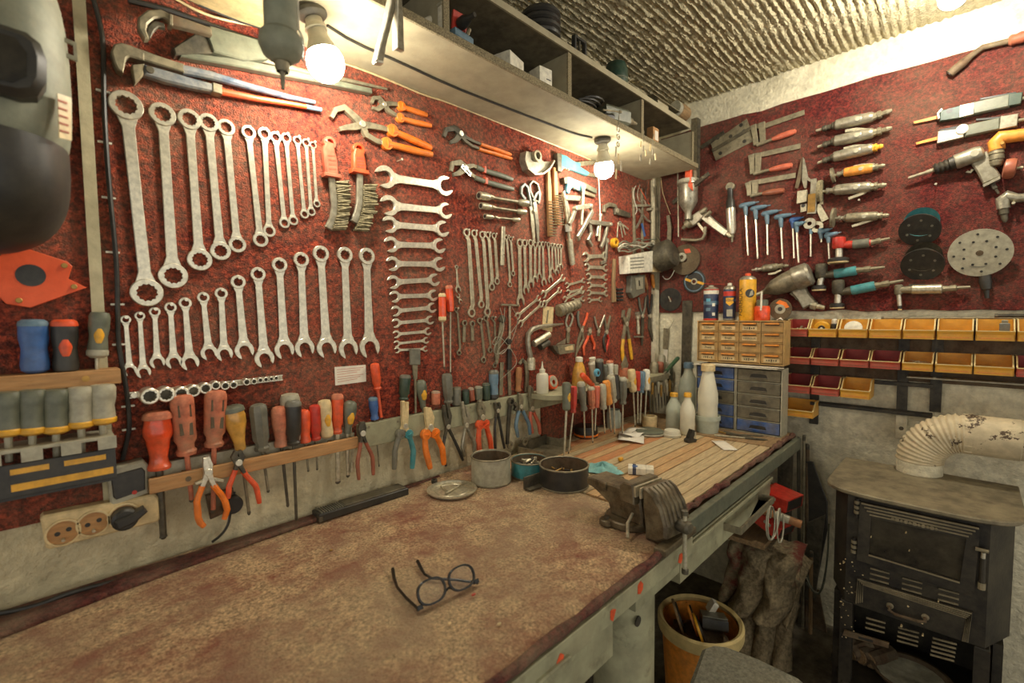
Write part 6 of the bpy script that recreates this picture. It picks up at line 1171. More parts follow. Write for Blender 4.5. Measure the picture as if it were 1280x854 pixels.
air('dull die grinder lying above the yellow spray can', (941, 338), (955, 336.5), (974, 333.5), (987, 332.5), 4.4, bm='dull_steel', nose='alloy', lever=[(978, 338), (970, 342), (962, 343)])
def sander(label, head, hr, hm, pad, pr, b0, b1, tail, rb, bm, grip=None, gm='grey', hh=12):
    T = Tool('air_sander', label, 'air tool', 'B', b0, b1, 'air tools on the wall'); R = T.w(rb); z = max(R, T.w(hr) * .8) + .002
    T.turn('head', hm, (head[0], head[1] - hh), (head[0], head[1] + hh * .8), [(0, T.w(hr) * .6), (.06, T.w(hr) * .95), (.2, T.w(hr)), (.85, T.w(hr)), (1, T.w(hr) * .8)], z, n=18)
    T.turn('spindle', 'chrome', (head[0], head[1] + hh * .7), (pad[0], pad[1]), [(0, T.w(hr) * .55), (.9, T.w(hr) * .55)], z)
    T.turn('pad', 'black', (pad[0], pad[1] - 3), (pad[0], pad[1] + 2.4), [(0, T.w(pr) * .7), (.3, T.w(pr)), (.7, T.w(pr)), (1, T.w(pr) * .95)], max(z, T.w(pr) + .002), n=24); T.turn('pad_face', 'cream', (pad[0], pad[1] + 2.2), (pad[0], pad[1] + 3.8), [(0, T.w(pr) * .97), (1, T.w(pr) * .93)], max(z, T.w(pr) + .002), n=24)
    T.turn('body', bm, (head[0], b0[1] + (b0[1] - b1[1]) * .2), b1, [(0, R * .8), (.2, R * .85), (.3, R), (.9, R), (1, R * .8)], z, n=16)
    if grip: T.turn('grip', gm, grip[0], grip[1], [(0, R * .95), (.03, R * 1.12), (.97, R * 1.12), (1, R * .95)], z, n=16)
    T.turn('air_inlet', 'dull_steel', b1, tail, [(-.05, R * .8), (.2, R * .6), (.3, R * .72), (.5, R * .72), (.52, R * .42), (1, R * .3)], z, n=8)
    T.strip('lever', 'dark_steel', [(b0[0] + 6, b0[1] - rb - 1), (b1[0] - 2, b1[1] - rb * .8)], 2, z - R * .4, z + R * .4, .0005)
    return T
sander('red-headed small air sander with chrome collar', (1050, 305), 7.2, 'red', (1050, 326), 11.5, (1058, 307), (1090, 304), (1113, 298.7), 4.8, 'red', ((1067, 306.5), (1088, 304)), 'grey', 8)
sander('teal-gripped air sander with small pad, upper of two', (1028, 340), 6.8, 'dark_steel', (1025.5, 360), 8, (1037, 344), (1072, 338.5), (1107, 334.5), 5, 'dark_steel', ((1044, 343), (1072, 338.5)), 'teal', 10)
sander('teal-gripped air sander with small pad, lower of two', (1049, 360), 6.8, 'dark_steel', (1048, 382), 8, (1058, 365), (1095, 357.5), (1130, 351), 5.2, 'dark_steel', ((1065, 363.5), (1095, 357.5)), 'teal', 10)
T = sander('steel angle die grinder pointing down at the bins', (1124, 363), 4.4, 'dull_steel', (1125.5, 384), 2.2, (1131, 362.5), (1179, 361.5), (1213, 359), 5.2, 'dull_steel', ((1140, 362.3), (1178, 361.5)), 'steel', 7)
T = Tool('impact_wrench', 'large grey pistol-grip impact wrench above the red bottle', 'air tool', 'B', (960, 364), (1015, 345)); R = T.w(12)
T.turn('hammer_case', 'dull_steel', (958, 366), (998, 349), [(0, R * .22), (.08, R * .3), (.2, R * .55), (.35, R * .8), (.7, R * 1.0), (1, R * 1.05)], R + .002, n=20); T.turn('motor_housing', 'alloy', (997, 349.5), (1017, 342), [(0, R * 1.12), (.1, R * 1.18), (.85, R * 1.15), (1, R * .95)], R + .002, n=20); T.turn('anvil', 'steel', (950, 369), (960, 365), [(0, R * .2), (1, R * .24)], R + .002)
T.strip('handle', 'alloy', [(997, 357), (1006, 371), (1014, 382)], [17, 14, 15], .004, .036, .006); T.strip('trigger', 'dull_steel', [(990, 366), (996, 370), (999, 374)], 4, .012, .028, .002); T.turn('air_inlet', 'steel', (1015, 381), (1032, 385), [(0, R * .4), (.4, R * .4), (.45, R * .25), (1, R * .18)], .02, n=8); T.disc('badge', 'lightgrey', (1006, 366), T.w(2.6), .036, .0372)
# body saws, hammer, angle drills
T = Tool('air_saw', 'green air saw with orange blade, upper of the two saws', 'air tool', 'B', (1178, 147), (1268, 128)); R = T.w(8)
T.poly('blade', 'amber', [(1143, 155.5), (1142, 153), (1178, 144), (1180, 148)], .010, .0115, 0); T.strip('nose', 'darkgreen', [(1175, 147.5), (1205, 141)], [13, 16], .002, .026, .004); T.disc('nose_hole', 'black', (1187, 141), T.w(3), .026, .0266, 0); T.strip('guard', 'chrome', [(1174, 151), (1173, 144), (1178, 139)], 2.2, .004, .03, .001); T.strip('collar', 'alloy', [(1199, 142), (1218, 138)], [15, 14], .001, .028, .003); T.strip('body', 'greygreen', [(1216, 138), (1262, 128)], [15, 15], .002, .028, .006); T.strip('tail_block', 'darkgreen', [(1258, 128), (1277, 125)], [14, 13], .002, .026, .003); T.strip('lever', 'black', [(1225, 126), (1270, 118)], 2.4, .008, .02, .001); T.turn('air_inlet', 'dull_steel', (1276, 125), (1292, 122), [(0, .007), (1, .005)], .014)
T = Tool('air_saw', 'grey and silver air saw with orange blade, lower of the two saws', 'air tool', 'B', (1174, 174), (1260, 155)); T.poly('blade', 'amber', [(1146, 181.5), (1145, 179), (1174, 171), (1175, 175)], .010, .0115, 0); T.strip('nose', 'chrome', [(1172, 174), (1205, 168)], [15, 11], .002, .026, .003); T.strip('nose_top', 'black', [(1174, 168), (1198, 163)], [8, 8], .003, .024, .003); T.disc('bolt', 'chrome', (1203, 164), T.w(6), .002, .030, .002); T.strip('body', 'greygreen', [(1206, 166), (1250, 156.5)], [14, 14], .002, .028, .006); T.strip('tail_block', 'alloy', [(1249, 156), (1272, 152)], [15, 14], .002, .026, .003); T.strip('lever', 'black', [(1220, 151.5), (1270, 147)], 2.4, .008, .02, .001); T.turn('air_inlet', 'dull_steel', (1271, 152.5), (1290, 149), [(0, .007), (1, .005)], .014)
T = Tool('air_hammer', 'alloy pistol air hammer with long chisel on the back wall', 'air tool', 'B', (1170, 213), (1229, 191)); R = T.w(9)
T.turn('chisel', 'steel', (1136, 224.5), (1172, 213), [(0, .0035), (.05, .006), (.6, .006), (.65, .008), (1, .008)], R, n=10); T.turn('spring', 'black_metal', (1168, 214), (1198, 203.5), [(0, R * .62), (.1, R * .8), (.2, R * .65), (.3, R * .8), (.4, R * .65), (.5, R * .8), (.6, R * .7), (.65, R * .85), (1, R * .85)], R, n=16); T.turn('barrel', 'alloy', (1194, 205), (1230, 192), [(0, R * .95), (.05, R), (.75, R * 1.02), (.92, R * .9), (1, R * .6)], R, n=18); T.strip('handle', 'alloy', [(1222, 196), (1231, 212), (1240, 227)], [17, 15, 16], .003, .03, .005); T.poly('handle_foot', 'alloy', [(1228, 233), (1250, 222), (1250, 226), (1229, 236)], .0, .034, .001); T.strip('trigger', 'dark_steel', [(1216, 213), (1213, 217), (1208, 216)], 3, .01, .024, .001); T.turn('air_inlet', 'dark_steel', (1240, 231), (1248, 243), [(0, .008), (.5, .008), (.55, .005), (1, .004)], .017, n=8); T.disc('badge', 'lightgrey', (1218, 196), T.w(4), R * 2.0, R * 2.05)
T = Tool('angle_drill', 'orange angle drill with ribbed steel chuck on the back wall', 'air tool', 'B', (1246, 178), (1280, 172)); T.tube('body', 'amber', [(1246, 190), (1245, 180), (1251, 174), (1262, 173), (1292, 169)], [.022, .024, .024, .022, .021], .024, n=16); T.turn('chuck', 'dull_steel', (1245.5, 189), (1245, 210), [(0, .019), (.25, .021), (.27, .018), (.33, .018), (.35, .021), (.6, .021), (.62, .018), (.7, .018), (.72, .02), (.95, .016), (1, .01)], .024, n=18); T.disc('bolt', 'brass', (1252, 183), .006, .024, .05)
T = Tool('right_angle_head', 'grey right-angle air tool head below the orange drill', 'air tool', 'B', (1254, 248), (1280, 250)); T.tube('body', 'alloy', [(1254, 262), (1253, 250), (1258, 246), (1270, 249), (1292, 248)], [.018, .02, .019, .016, .016], .021, n=14); T.turn('collet', 'dark_steel', (1254, 262), (1256, 279), [(0, .014), (.4, .013), (.45, .01), (.8, .009), (1, .004)], .021, n=14); T.disc('screw', 'steel', (1266, 256), .005, .02, .042)
T = Tool('scouring_disc', 'dark red scouring wheel on a pin at the stove wall', 'wheel', 'B', (1262, 215), (1275, 215)); T.turn('wheel', 'brownred', (1253, 214), (1270, 213), [(0, .02), (.1, .033), (.5, .036), (.9, .033), (1, .02)], .036, n=22); T.turn('arbor', 'steel', (1268, 213), (1278, 212), [(0, .005), (1, .005)], .036)
nail(PB(1170.5, 233), NB, 'long bare nail above the black backing pads', None, .05, .0022); nail(PB(1076, 252), NB, 'long bare nail below the drooping lever grinder', None, .045, .0022)
for (x, y, rp, mt, lb, rim) in ((1151, 284, 20.5, 'black', 'black backing pad with teal back, upper of two', 'teal'), (1154, 327, 21, 'black', 'black backing pad with dark back, lower of two', 'dark_steel')):
    T = Tool('backing_pad', lb, 'pad', 'B', (x, y), (x + 10, y)); c = T.w(rp); m0 = Matrix.Rotation(.5, 4, 'X')
    build('hub', MB().zlathe([(0, 0), (c * .55, 0), (c * .75, .012), (c * .85, .024)], 28, Matrix.Translation((0, .018, 0))), rim, T.t); d_ = build('face', MB().zlathe([(c * .8, .02), (c, .026), (c, .034), (0, .036)], 32, m0), mt, T.t)
    for k in range(6): build('hole', MB().zlathe([(0, .0355), (.0045, .0355), (.0045, .0366), (0, .0366)], 10, m0 @ Matrix.Translation((c * .62 * math.cos(k * PI / 3 + .5), c * .62 * math.sin(k * PI / 3 + .5), 0))), 'grey', d_)
T = Tool('sanding_pad', 'large pale grey sanding pad with a ring of holes and steel arbor', 'pad', 'B', (1225, 314), (1235, 314)); c = T.w(29); m0 = Matrix.Rotation(.25, 4, 'X')
build('hub', MB().zlathe([(0, 0), (c * .4, 0), (c * .6, .02), (c * .7, .03)], 24), 'black', T.t); d_ = build('face', MB().zlathe([(c * .7, .03), (c, .035), (c, .042), (0, .043)], 40, m0), 'lightgrey', T.t)
for n_, rr in ((8, .80), (8, .52)):
    for k in range(n_): a = k * 2 * PI / n_ + (.2 if n_ == 8 and rr > .6 else .5); build('hole', MB().zlathe([(0, .0425), (.0042, .0425), (.0042, .0436), (0, .0436)], 10, m0 @ Matrix.Translation((c * rr * math.cos(a), c * rr * math.sin(a), 0))), 'black', d_)
build('centre', MB().zlathe([(0, .0425), (.011, .0425), (.009, .0445), (0, .0446)], 14, m0), 'abrasive', d_); T.turn('arbor', 'black', (1231, 345), (1234, 373), [(0, .016), (.3, .018), (.6, .014), (.65, .009), (1, .006)], .02, n=12)
T = Tool('torch_nozzle', 'long cranked rusty torch nozzle hanging at the top of the carpet', 'torch', 'B', (1187, 95), (1280, 50)); T.tube('tube', 'rusty', [(1187, 95), (1204, 81), (1213, 73), (1228, 62), (1262, 54)], [.016, .016, .011, .010, .010], .02, n=12); T.turn('grip', 'brownred', (1260, 54.5), (1292, 45), [(0, .013), (.1, .019), (.3, .017), (.5, .02), (.7, .018), (1, .018)], .021, n=12); T.turn('mouth', 'black', (1186.2, 95.7), (1187, 95), [(0, .012), (1, .012)], .02)
# ------------------------------------------------------------------ clamps, hinges and keys on the back wall
for i, (L1, L2, bar, sl, scr, hd, hm) in enumerate((((942, 157), (946, 182), [(944, 158), (955, 158.5), (1006, 141)], [(953, 154), (954.5, 179)], [(947, 182), (966, 175)], [(966, 175), (996, 164.5)], 'pinkred'), ((939.5, 194), (941.5, 218), [(941, 195), (951, 194), (1001, 183)], [(949, 192), (948, 217)], [(943, 218), (964, 212.5)], [(963, 213), (991.5, 207)], 'pinkred'), ((935.5, 228.5), (938, 245), [(937, 229), (947, 228), (995, 219.5)], [(945, 226.5), (944.5, 244)], [(939, 245.5), (955, 242)], [(954, 242.5), (981.5, 238.5)], 'brownred'))):
    T = Tool('bar_clamp', f'bar clamp with worn {["orange wooden handle, topmost", "orange wooden handle, middle", "reddish wooden handle, lowest"][i]} of three beside the hinge plates', 'clamp', 'B', L1, bar[-1], 'bar clamps')
    T.strip('bar', 'dull_steel', bar, [5, 6, 6], .002, .009, .001); T.strip('fixed_jaw', 'dull_steel', [L1, ((L1[0] + L2[0]) / 2 + .4, (L1[1] + L2[1]) / 2), L2], [7, 6, 6], 0, .014, .002); T.strip('sliding_jaw', 'dull_steel', sl, [7, 6], .0, .017, .002)
    T.turn('screw', 'dull_steel', scr[0], scr[1], [(0, T.w(2.5)), (.5, T.w(2.2)), (1, T.w(1.8))], .010); T.turn('handle', hm, hd[0], hd[1], [(0, T.w(1.8)), (.08, T.w(2.6)), (.4, T.w(3.6)), (.8, T.w(3.5)), (.97, T.w(2.8)), (1, T.w(1.5))], .011, n=14)
T = Tool('hinge_plate', 'pair of drilled grey hinge plates with a loose bar by the shelf end', 'hinge', 'B', (889, 182), (933, 151)); T.poly('plate', 'dull_steel', [(889, 180), (934, 149), (938, 160), (892, 188)], .002, .008, .001); T.poly('plate', 'dull_steel', [(891, 190), (938, 162), (942, 177), (895, 201)], .0, .006, .001); T.strip('knuckle', 'dark_steel', [(891, 189), (939, 161)], 4, .003, .013, .002); T.strip('loose_bar', 'dark_steel', [(877, 185), (906, 166)], 5, .004, .010, .001)
for x, y in ((927, 157), (931, 164.5), (931, 177), (901, 192), (898, 173), (914, 171)): T.disc('screw_hole', 'black', (x, y), T.w(2.2), .0081 if y < 186 and not (x == 931 and y > 170) else .006, .0087 if y < 186 and not (x == 931 and y > 170) else .0066, 0, n=12)
T = Tool('cutting_shears', 'old pale shears and slotted steel plates bundled on one nail', 'shears', 'B', (1004, 200), (1012, 285)); T.poly('blade', 'rusty', [(1002, 198), (1004.5, 198), (1002, 224), (998, 236), (994, 236), (996, 226)], .004, .010, .001); T.poly('blade', 'alloy', [(1004.5, 197), (1006.5, 200), (1011, 222), (1015, 225), (1014, 228), (1010, 226), (1009, 236), (1006, 236), (1003, 226)], .006, .014, .001); T.poly('block', 'steel', [(998, 240), (1010, 238), (1010, 253), (997, 256)], .0, .022, .002); T.poly('tab', 'steel', [(1001, 256), (1009, 255), (1009, 264), (1001, 266)], .002, .008, .001); T.disc('tab_hole', 'black', (1004.5, 257.5), T.w(2.2), .008, .0086, 0); T.strip('tall_plate', 'alloy', [(1018, 224), (1018, 244), (1015, 268)], [6, 8, 10], .006, .016, .002); T.strip('brass_strip', 'brass', [(1016, 243), (1015, 266)], 8, .0155, .0175, .0005); T.strip('angled_bar', 'steel', [(1022, 256), (1032, 276)], [6, 8], .002, .008, .001); T.hole('gear_nut', 'alloy', (1013, 280), T.w(7), T.w(2.6), .010, .018, .001, n=12); T.hole('gear_nut', 'steel', (1022, 284), T.w(7), T.w(2.8), .004, .011, .001, n=10)
T.strip('serrated_strip', 'dull_steel', [(1028, 227), (1027.5, 256)], 3.6, .002, .010, .0005)
hk = [((925, 258.5), (949.6, 252.7), (933, 266), (936, 319.5)), ((939, 262), (964, 257), (945.5, 271), (948, 323.5)), ((952.7, 268.5), (978, 263), (959.7, 277), (960.5, 319)), ((968.6, 272.7), (995, 267.5), (977, 281), (979, 323.5)), ((987.5, 277), (1005.4, 271.7), (992, 282), (993.4, 323)), ((995, 282), (1007.5, 277.5), (996.5, 287), (999, 328.6)), ((1023, 291.7), (1041, 286), (1027, 295), (1027.5, 303)), ((1031, 296), (1052, 290.6), (1036, 300), (1037.5, 331))]
for i, (a, b, s0, s1) in enumerate(hk):
    T = Tool('tee_hex_key', f'T-handled hex key, {ORD[i]} after the upright air ratchet in the blue-grey row', 'hex key', 'B', a, b, 'T-handled hex keys', off=.003 + (.012 if i in (5, 7) else 0)); hm = 'blue' if i == 4 else 'bluegrey'
    h_ = T.turn('handle', hm, a, b, [(0, T.w(1.6)), (.08, T.w(3)), (.25, T.w(3.2)), (.6, T.w(2.6)), (.8, T.w(1.8)), (.82, T.w(.9)), (1, T.w(.8))], .010, n=12); T.turn('handle_stem', hm, (s0[0] - .6, s0[1] - 9), (s0[0] + .3, s0[1] + 4), [(0, T.w(3)), (.5, T.w(2.6)), (1, T.w(1.8))], .010, n=12); T.turn('key_shaft', 'chrome', s0, s1, [(0, T.w(1.2)), (1, T.w(1.15))], .010, n=6)
T = Tool('tee_key_shaft', 'bare hex key shaft below the bundled shears', 'hex key', 'B', (1014, 290), (1014, 321)); T.turn('key_shaft', 'chrome', (1014, 290), (1014, 321), [(0, T.w(1.1)), (1, T.w(1.1))], .008, n=6); T.turn('stub', 'bluegrey', (1013.5, 284), (1014, 293), [(0, T.w(1.8)), (1, T.w(1.8))], .008)
T = Tool('air_ratchet', 'slim black and chrome air ratchet hanging upright by the spray gun', 'air tool', 'B', (914, 234), (916, 302)); T.disc('head', 'dull_steel', (914, 234), T.w(5.2), .001, .022, .002); T.turn('neck', 'black', (914, 236), (914.5, 262), [(0, T.w(3.4)), (.5, T.w(3.4)), (.6, T.w(5)), (1, T.w(5.4))], .014); T.turn('body', 'chrome', (914.5, 261), (916, 293), [(0, T.w(5.4)), (.1, T.w(5.6)), (.8, T.w(5.2)), (1, T.w(3.6))], .014, n=16); T.turn('air_inlet', 'dull_steel', (916, 292), (916.5, 303), [(0, T.w(2.6)), (.5, T.w(2.4)), (.55, T.w(1.5)), (1, T.w(1.2))], .014, n=8)
# spray gun
T = Tool('spray_gun', 'grey gravity-feed spray gun with round cup hanging near the corner', 'spray gun', 'B', (866, 232), (866, 270)); z = T.w(13) + .002
T.turn('cup', 'alloy', (866, 229), (866, 276), [(0, T.w(8)), (.01, T.w(12.4)), (.1, T.w(12.6)), (.12, T.w(11.4)), (.55, T.w(11)), (.72, T.w(7)), (.82, T.w(4)), (1, T.w(4))], z, n=24); T.turn('lid', 'lightgrey', (866, 226.5), (866, 232), [(0, T.w(9)), (.3, T.w(13)), (1, T.w(13))], z, n=24); T.strip('gun_body', 'alloy', [(862, 282), (870, 276), (880, 268)], [10, 13, 10], .008, .036, .005); T.turn('nozzle', 'dull_steel', (867, 279), (858, 287), [(0, T.w(5)), (.5, T.w(5)), (.6, T.w(3)), (1, T.w(2))], z * .8, n=14); T.strip('grip', 'alloy', [(880, 268), (892, 279), (905, 289), (911, 293)], [10, 9, 8, 7], .010, .032, .005); T.strip('trigger', 'steel', [(872, 276), (878, 284), (884, 291)], [3, 3, 4], .014, .026, .001); T.turn('needle_knob', 'dull_steel', (880, 268), (888, 262), [(0, T.w(3)), (.6, T.w(3)), (1, T.w(2))], z * .8); T.turn('fluid_knob', 'dull_steel', (885, 272), (893, 266), [(0, T.w(2.4)), (1, T.w(2.4))], z * .8); T.turn('air_fitting', 'steel', (909, 291), (915, 297), [(0, T.w(2.6)), (1, T.w(2))], .02)
T = Tool('orange_tube_tool', 'bright orange plastic tool hanging in front of the spray gun cup', 'tool', 'B', (862, 203), (861, 238), off=.09); T.strip('shaft', 'redorange', [(862, 203), (861.5, 230)], [8, 8], 0, .018, .003); T.poly('claw', 'redorange', [(857, 229), (866, 229), (867, 239), (862.5, 234), (857, 239)], .003, .015, .001); T.tube('hook_wire', 'dark_steel', [(862, 236), (863, 245), (865, 250), (861, 252)], .0012, .008)
# discs in the corner
for (x, y, rp, mt, lm, lb) in ((868, 352, 14.5, 'black', 'yellow', 'black cutting disc with yellow print hung behind the blue can'), (838, 374.5, 14.5, 'black', None, 'plain black disc hanging low in the corner')):
    T = Tool('cutting_disc', lb, 'disc', 'B', (x, y), (x + 8, y)); T.hole('disc', mt, (x, y), T.w(rp), T.w(2.5), 0, .004)
    if lm: T.hole('print_ring', 'bluegrey', (x, y), T.w(12.5), T.w(11.2), .004, .0046, 0); T.strip('print_band', lm, [(x - 11, y - 3), (x - 4, y - .5)], 3, .004, .0047, 0); T.strip('print_band', lm, [(x + 4, y + .6), (x + 12, y + 3)], 3, .004, .0047, 0); T.hole('hub_ring', 'steel', (x, y), T.w(4), T.w(2.4), .004, .006)
    else: T.strip('hook_wire', 'lightgrey', [(x - 2, y - 4), (x, y), (x + 1, y + 3)], 1.2, .003, .007, 0)
T = Tool('angle_grinder', 'dusty dark grinder motor with worn wheel hung in the corner', 'grinder', 'B', (838, 322), (858, 322), off=.01); T.turn('motor', 'dark_steel', (828, 326), (851, 316), [(0, T.w(12)), (.1, T.w(17)), (.4, T.w(18)), (.9, T.w(17)), (1, T.w(12))], T.w(18), n=24); T.turn('end_cap', 'black', (824, 328), (830, 325), [(0, T.w(10)), (1, T.w(14))], T.w(18), n=20); T.hole('wheel', 'abrasive', (857, 325), T.w(18.5), T.w(3), .003, .012); T.hole('flange', 'lightgrey', (854, 322), T.w(5.5), T.w(2.6), .012, .022, .002); T.poly('label_patch', 'redorange', [(856, 312), (863, 311), (865, 316), (858, 317)], .012, .0126, 0)
T.strip('stalk', 'dull_steel', [(837, 270), (839, 285), (838, 304)], [4, 5, 5], .01, .022, .001)
T = Tool('bent_bar', 'L-bent pale steel rod hanging from the shelf end to the grinder', 'rod', 'B', (847, 205), (848, 298), off=.06); T.tube('rod', 'steel', [(846, 176), (847, 205), (848, 296)], .0035, .0); T.tube('crank', 'dull_steel', [(850, 299), (868, 300), (876, 298), (879, 292), (879.5, 283)], .008, -.02)
# corner wall: steel strip behind the bottles, paper pouch
T = Tool('steel_strip', 'tall dark steel strip standing in the corner beside the cabinet', 'strip', 'B', (856, 377), (850, 520)); T.poly('strip', 'dark_steel', [(854, 376), (866, 376), (861, 520), (851, 520)], 0, .010, .001)
T = Tool('brush_pouch', 'narrow grey strip hanging on the pale corner wall', 'strip', 'B', (834, 412), (832, 460)); T.poly('strip', 'dull_steel', [(830, 410), (837, 411), (835, 437), (829, 436)], 0, .006, .001); T.poly('white_tail', 'paper', [(830, 437), (835, 437), (833, 465), (828, 465)], 0, .003, .0005); T.tube('wire', 'dark_steel', [(836, 412), (840, 406), (843, 400)], .0012, .004)
# ================================================================== stove
SZ = H - .61                                 # stove top
def stove():
    t = thing('wood_stove', 'black cast-iron wood stove with glass door against the plaster wall', 'stove', (0, 0, 0))
    ys0, ys1, xb, xf = .358, -.136, 2.345, 1.965; yc = (ys0 + ys1) / 2
    top = [(xb, ys1), (xb, ys0), (xf + .09, ys0)] + [(xf + .085 - .152 * math.sin(PI * k / 24) ** .62, yc + (ys0 - ys1) / 2 * math.copysign(abs(math.cos(PI * k / 24)) ** .55, math.cos(PI * k / 24))) for k in range(1, 24)] + [(xf + .09, ys1)]
    build('top_plate', MB().prism(top, SZ - .016, SZ, .004), 'iron_top', t)
    XF = 1.928
    body = [(xb - .02, ys1 + .03), (xb - .02, ys0 - .03), (xf + .09, ys0 - .02), (XF, ys0 - .075), (XF, ys1 + .075), (xf + .09, ys1 + .02)]
    zlog = SZ - .40
    build('firebox', MB().prism(body, zlog, SZ - .017, .004), 'iron', t)
    # log store below: sides, back and floor
    build('store_floor', MB().prism(body, .135, .160, .003), 'iron', t)
    build('store_back', MB().box((xb - .03, yc, (zlog + .05) / 2), (.02, ys0 - ys1 - .07, zlog - .06)), 'iron', t)
    for y in (ys0 - .045, ys1 + .045): build('store_side', MB().box(((xb + XF) / 2 + .02, y, (zlog + .05) / 2), (xb - XF - .09, .022, zlog - .055)), 'iron', t)
    for y in (ys0 - .08, ys1 + .08): build('front_post', MB().box((XF + .022, y, zlog / 2), (.035, .035, zlog - .002), ch=.004), 'iron', t)
    NRM[('V', XF)] = NB
    class S(Tool):
        def __init__(s): s.wall, s.off = ('V', XF), 0.0; s.A = PX(1078, 626, XF); s.B = PX(1222, 657, XF); s.m = frame(s.A, s.B, NB); s.inv = s.m.inverted(); s.L = (s.B - s.A).length; s.t = bpy.data.objects.new('door', None)
    s = S(); bpy.data.objects.remove(s.t)
    root = thing('tmp', None, None, s.m); bpy.data.objects.remove(root)
    def place(o): o.matrix_local = s.m; return o
    def P_(name, mt, qs, z0, z1, ch=.001, par=None):
        o = build(name, MB().prism(s.ps(qs), z0, z1, ch), mt, par or t)
        if par is None: place(o)
        return o
    def St(name, mt, qs, wd, z0, z1, ch=.001, par=None):
        o = build(name, MB().strip(s.ps(qs), pxm(s.A, 1) * wd, z0, z1, ch), mt, par or t)
        if par is None: place(o)
        return o
    def Tb(name, mt, qs, r, z, par=None, n=10):
        z = [z] * len(qs) if isinstance(z, (int, float)) else z
        o = build(name, MB().tube([(*s.p(q), h) for q, h in zip(qs, z)], r, n), mt, par or t)
        if par is None: place(o)
        return o
    o4 = [(1077, 627), (1224, 658.5), (1217, 739), (1071, 690)]; i4 = [(1092, 643), (1207, 669.5), (1201, 724), (1089, 692.5)]
    # fix the inner corner order against the outer frame
    i4 = [(1090, 645), (1208, 670.5), (1200, 724), (1087, 690)]
    o4 = [(1077, 627), (1224, 658.5), (1216, 742), (1073, 697)]
    d = place(build('door', MB().ring(s.ps(o4), s.ps(i4), 0, .020, .003), 'iron', t))
    P_('glass', 'sooty_glass', i4, .002, .008, 0, d)
    for k in range(4):
        f_ = k / 3.6; a = (1078 + 12 * f_, 627 + 17 * f_); b = (1223.5 - 15 * f_, 658 + 12 * f_)
        St('moulding', 'iron_top', [a, b], 2.0, .018, .025 - k * .001, .0012, d)
    St('sill_bead', 'iron_top', [(1087, 691), (1200, 725)], 1.8, .018, .024, .001, d)
    # cast ornament on the top frame
    for k in range(11):
        q = (1117 + 5.4 * k, 646 + 1.25 * k); c = s.p(q); build('ornament', MB().prism(circ(c[0], c[1], .0058 * (1 if k % 2 else .75), 8), .02, .027, .0012), 'iron_top', d)
    for y0_, y1_ in ((622, 645), (671, 688)):
        x0_ = 1072.5 if y0_ < 650 else 1068.5
        hg = Tb('hinge', 'iron', [(x0_, y0_), (x0_ - .6, y1_)], [.006, .006], .012)
        for k in range(3): Tb('hinge_ring', 'iron_top', [(x0_ - k * .3, y0_ + 3 + k * 6), (x0_ - k * .3, y0_ + 6.5 + k * 6)], .0085, .012, hg)
    lt = Tb('latch', 'iron', [(1229, 686), (1227, 732)], .007, .014); Tb('latch_handle', 'iron_top', [(1219, 682), (1236, 686)], .0055, .026, lt); Tb('latch_pin', 'chrome', [(1229, 687), (1228.5, 694)], .005, .026, lt); Tb('latch_foot', 'iron_top', [(1227, 726), (1226.5, 734)], .009, .014, lt)
    def vents(x0_, y0_, n, w_, dx, dy):
        for k in range(n): St('vent', 'iron_top', [(x0_ + dx * k, y0_ + dy * k), (x0_ + w_ + dx * k, y0_ + w_ * .27 + dy * k)], 2.0, .000, .006, .0012)
    vents(1088, 710, 3, 24, -.4, 6.4); vents(1128, 722, 3, 25, -.4, 6.6); vents(1173, 735, 3, 26, -.4, 6.8)
    # ash drawer
    o5 = [(1072, 721), (1216, 764), (1210, 802), (1068, 754)]
    dr = P_('ash_drawer', 'iron', o5, 0, .012, .002)
    for k in range(4): f_ = k * 2.1; St('drawer_moulding', 'iron_top', [(1071 + f_ * 1.2, 752 - f_ * .2), (1073 + f_, 722.5 + f_), (1214.5 - f_, 765 + f_ * .8), (1209.5 - f_, 800 - f_ * .2)], 1.3, .011, .0165, .001, dr)
    Tb('drawer_handle', 'rusty', [(1113, 755), (1113, 757), (1121, 762), (1150, 770.5), (1157, 771), (1157, 769)], [.0045] * 6, [.012, .034, .036, .036, .034, .012], dr); 
    for q in ((1113, 755), (1157, 769)):
        c = s.p(q); build('handle_boss', MB().prism(circ(c[0], c[1], .010, 12), .011, .018, .002), 'iron_top', dr)
    vents(1083, 772, 3, 24, -.6, 6); vents(1123, 784, 4, 26, -.6, 5.4); vents(1166, 797, 5, 30, -.8, 5.2)
    P_('air_slide', 'rusty', [(1056, 786), (1112, 802), (1111, 808), (1054, 792)], .004, .014, .001); P_('slide_slot', 'black', [(1074, 793), (1092, 798), (1092, 801), (1074, 796)], .014, .0146, 0)
    # paint flecks on the body
    rr = random.Random(8)
    for k in range(46):
        x, y = (1050 + abs(rr.gauss(0, 12)), rr.uniform(690, 800)) if k < 34 else (rr.uniform(1080, 1210), rr.uniform(640, 800)); c = s.p((x, y)); r_ = rr.uniform(.0012, .0032)
        build('paint_fleck', MB().prism([(c[0] + r_ * rr.uniform(.5, 1.4) * math.cos(a), c[1] + r_ * rr.uniform(.4, 1.2) * math.sin(a)) for a in [2 * PI * i / 6 for i in range(6)]], .0 if x > 1064 else -.0, .0215 if 640 < y < 690 and x > 1080 else (.0135 if y > 720 and x > 1072 else .0012), 0), 'cream', t).matrix_local = s.m
    return t
stove()
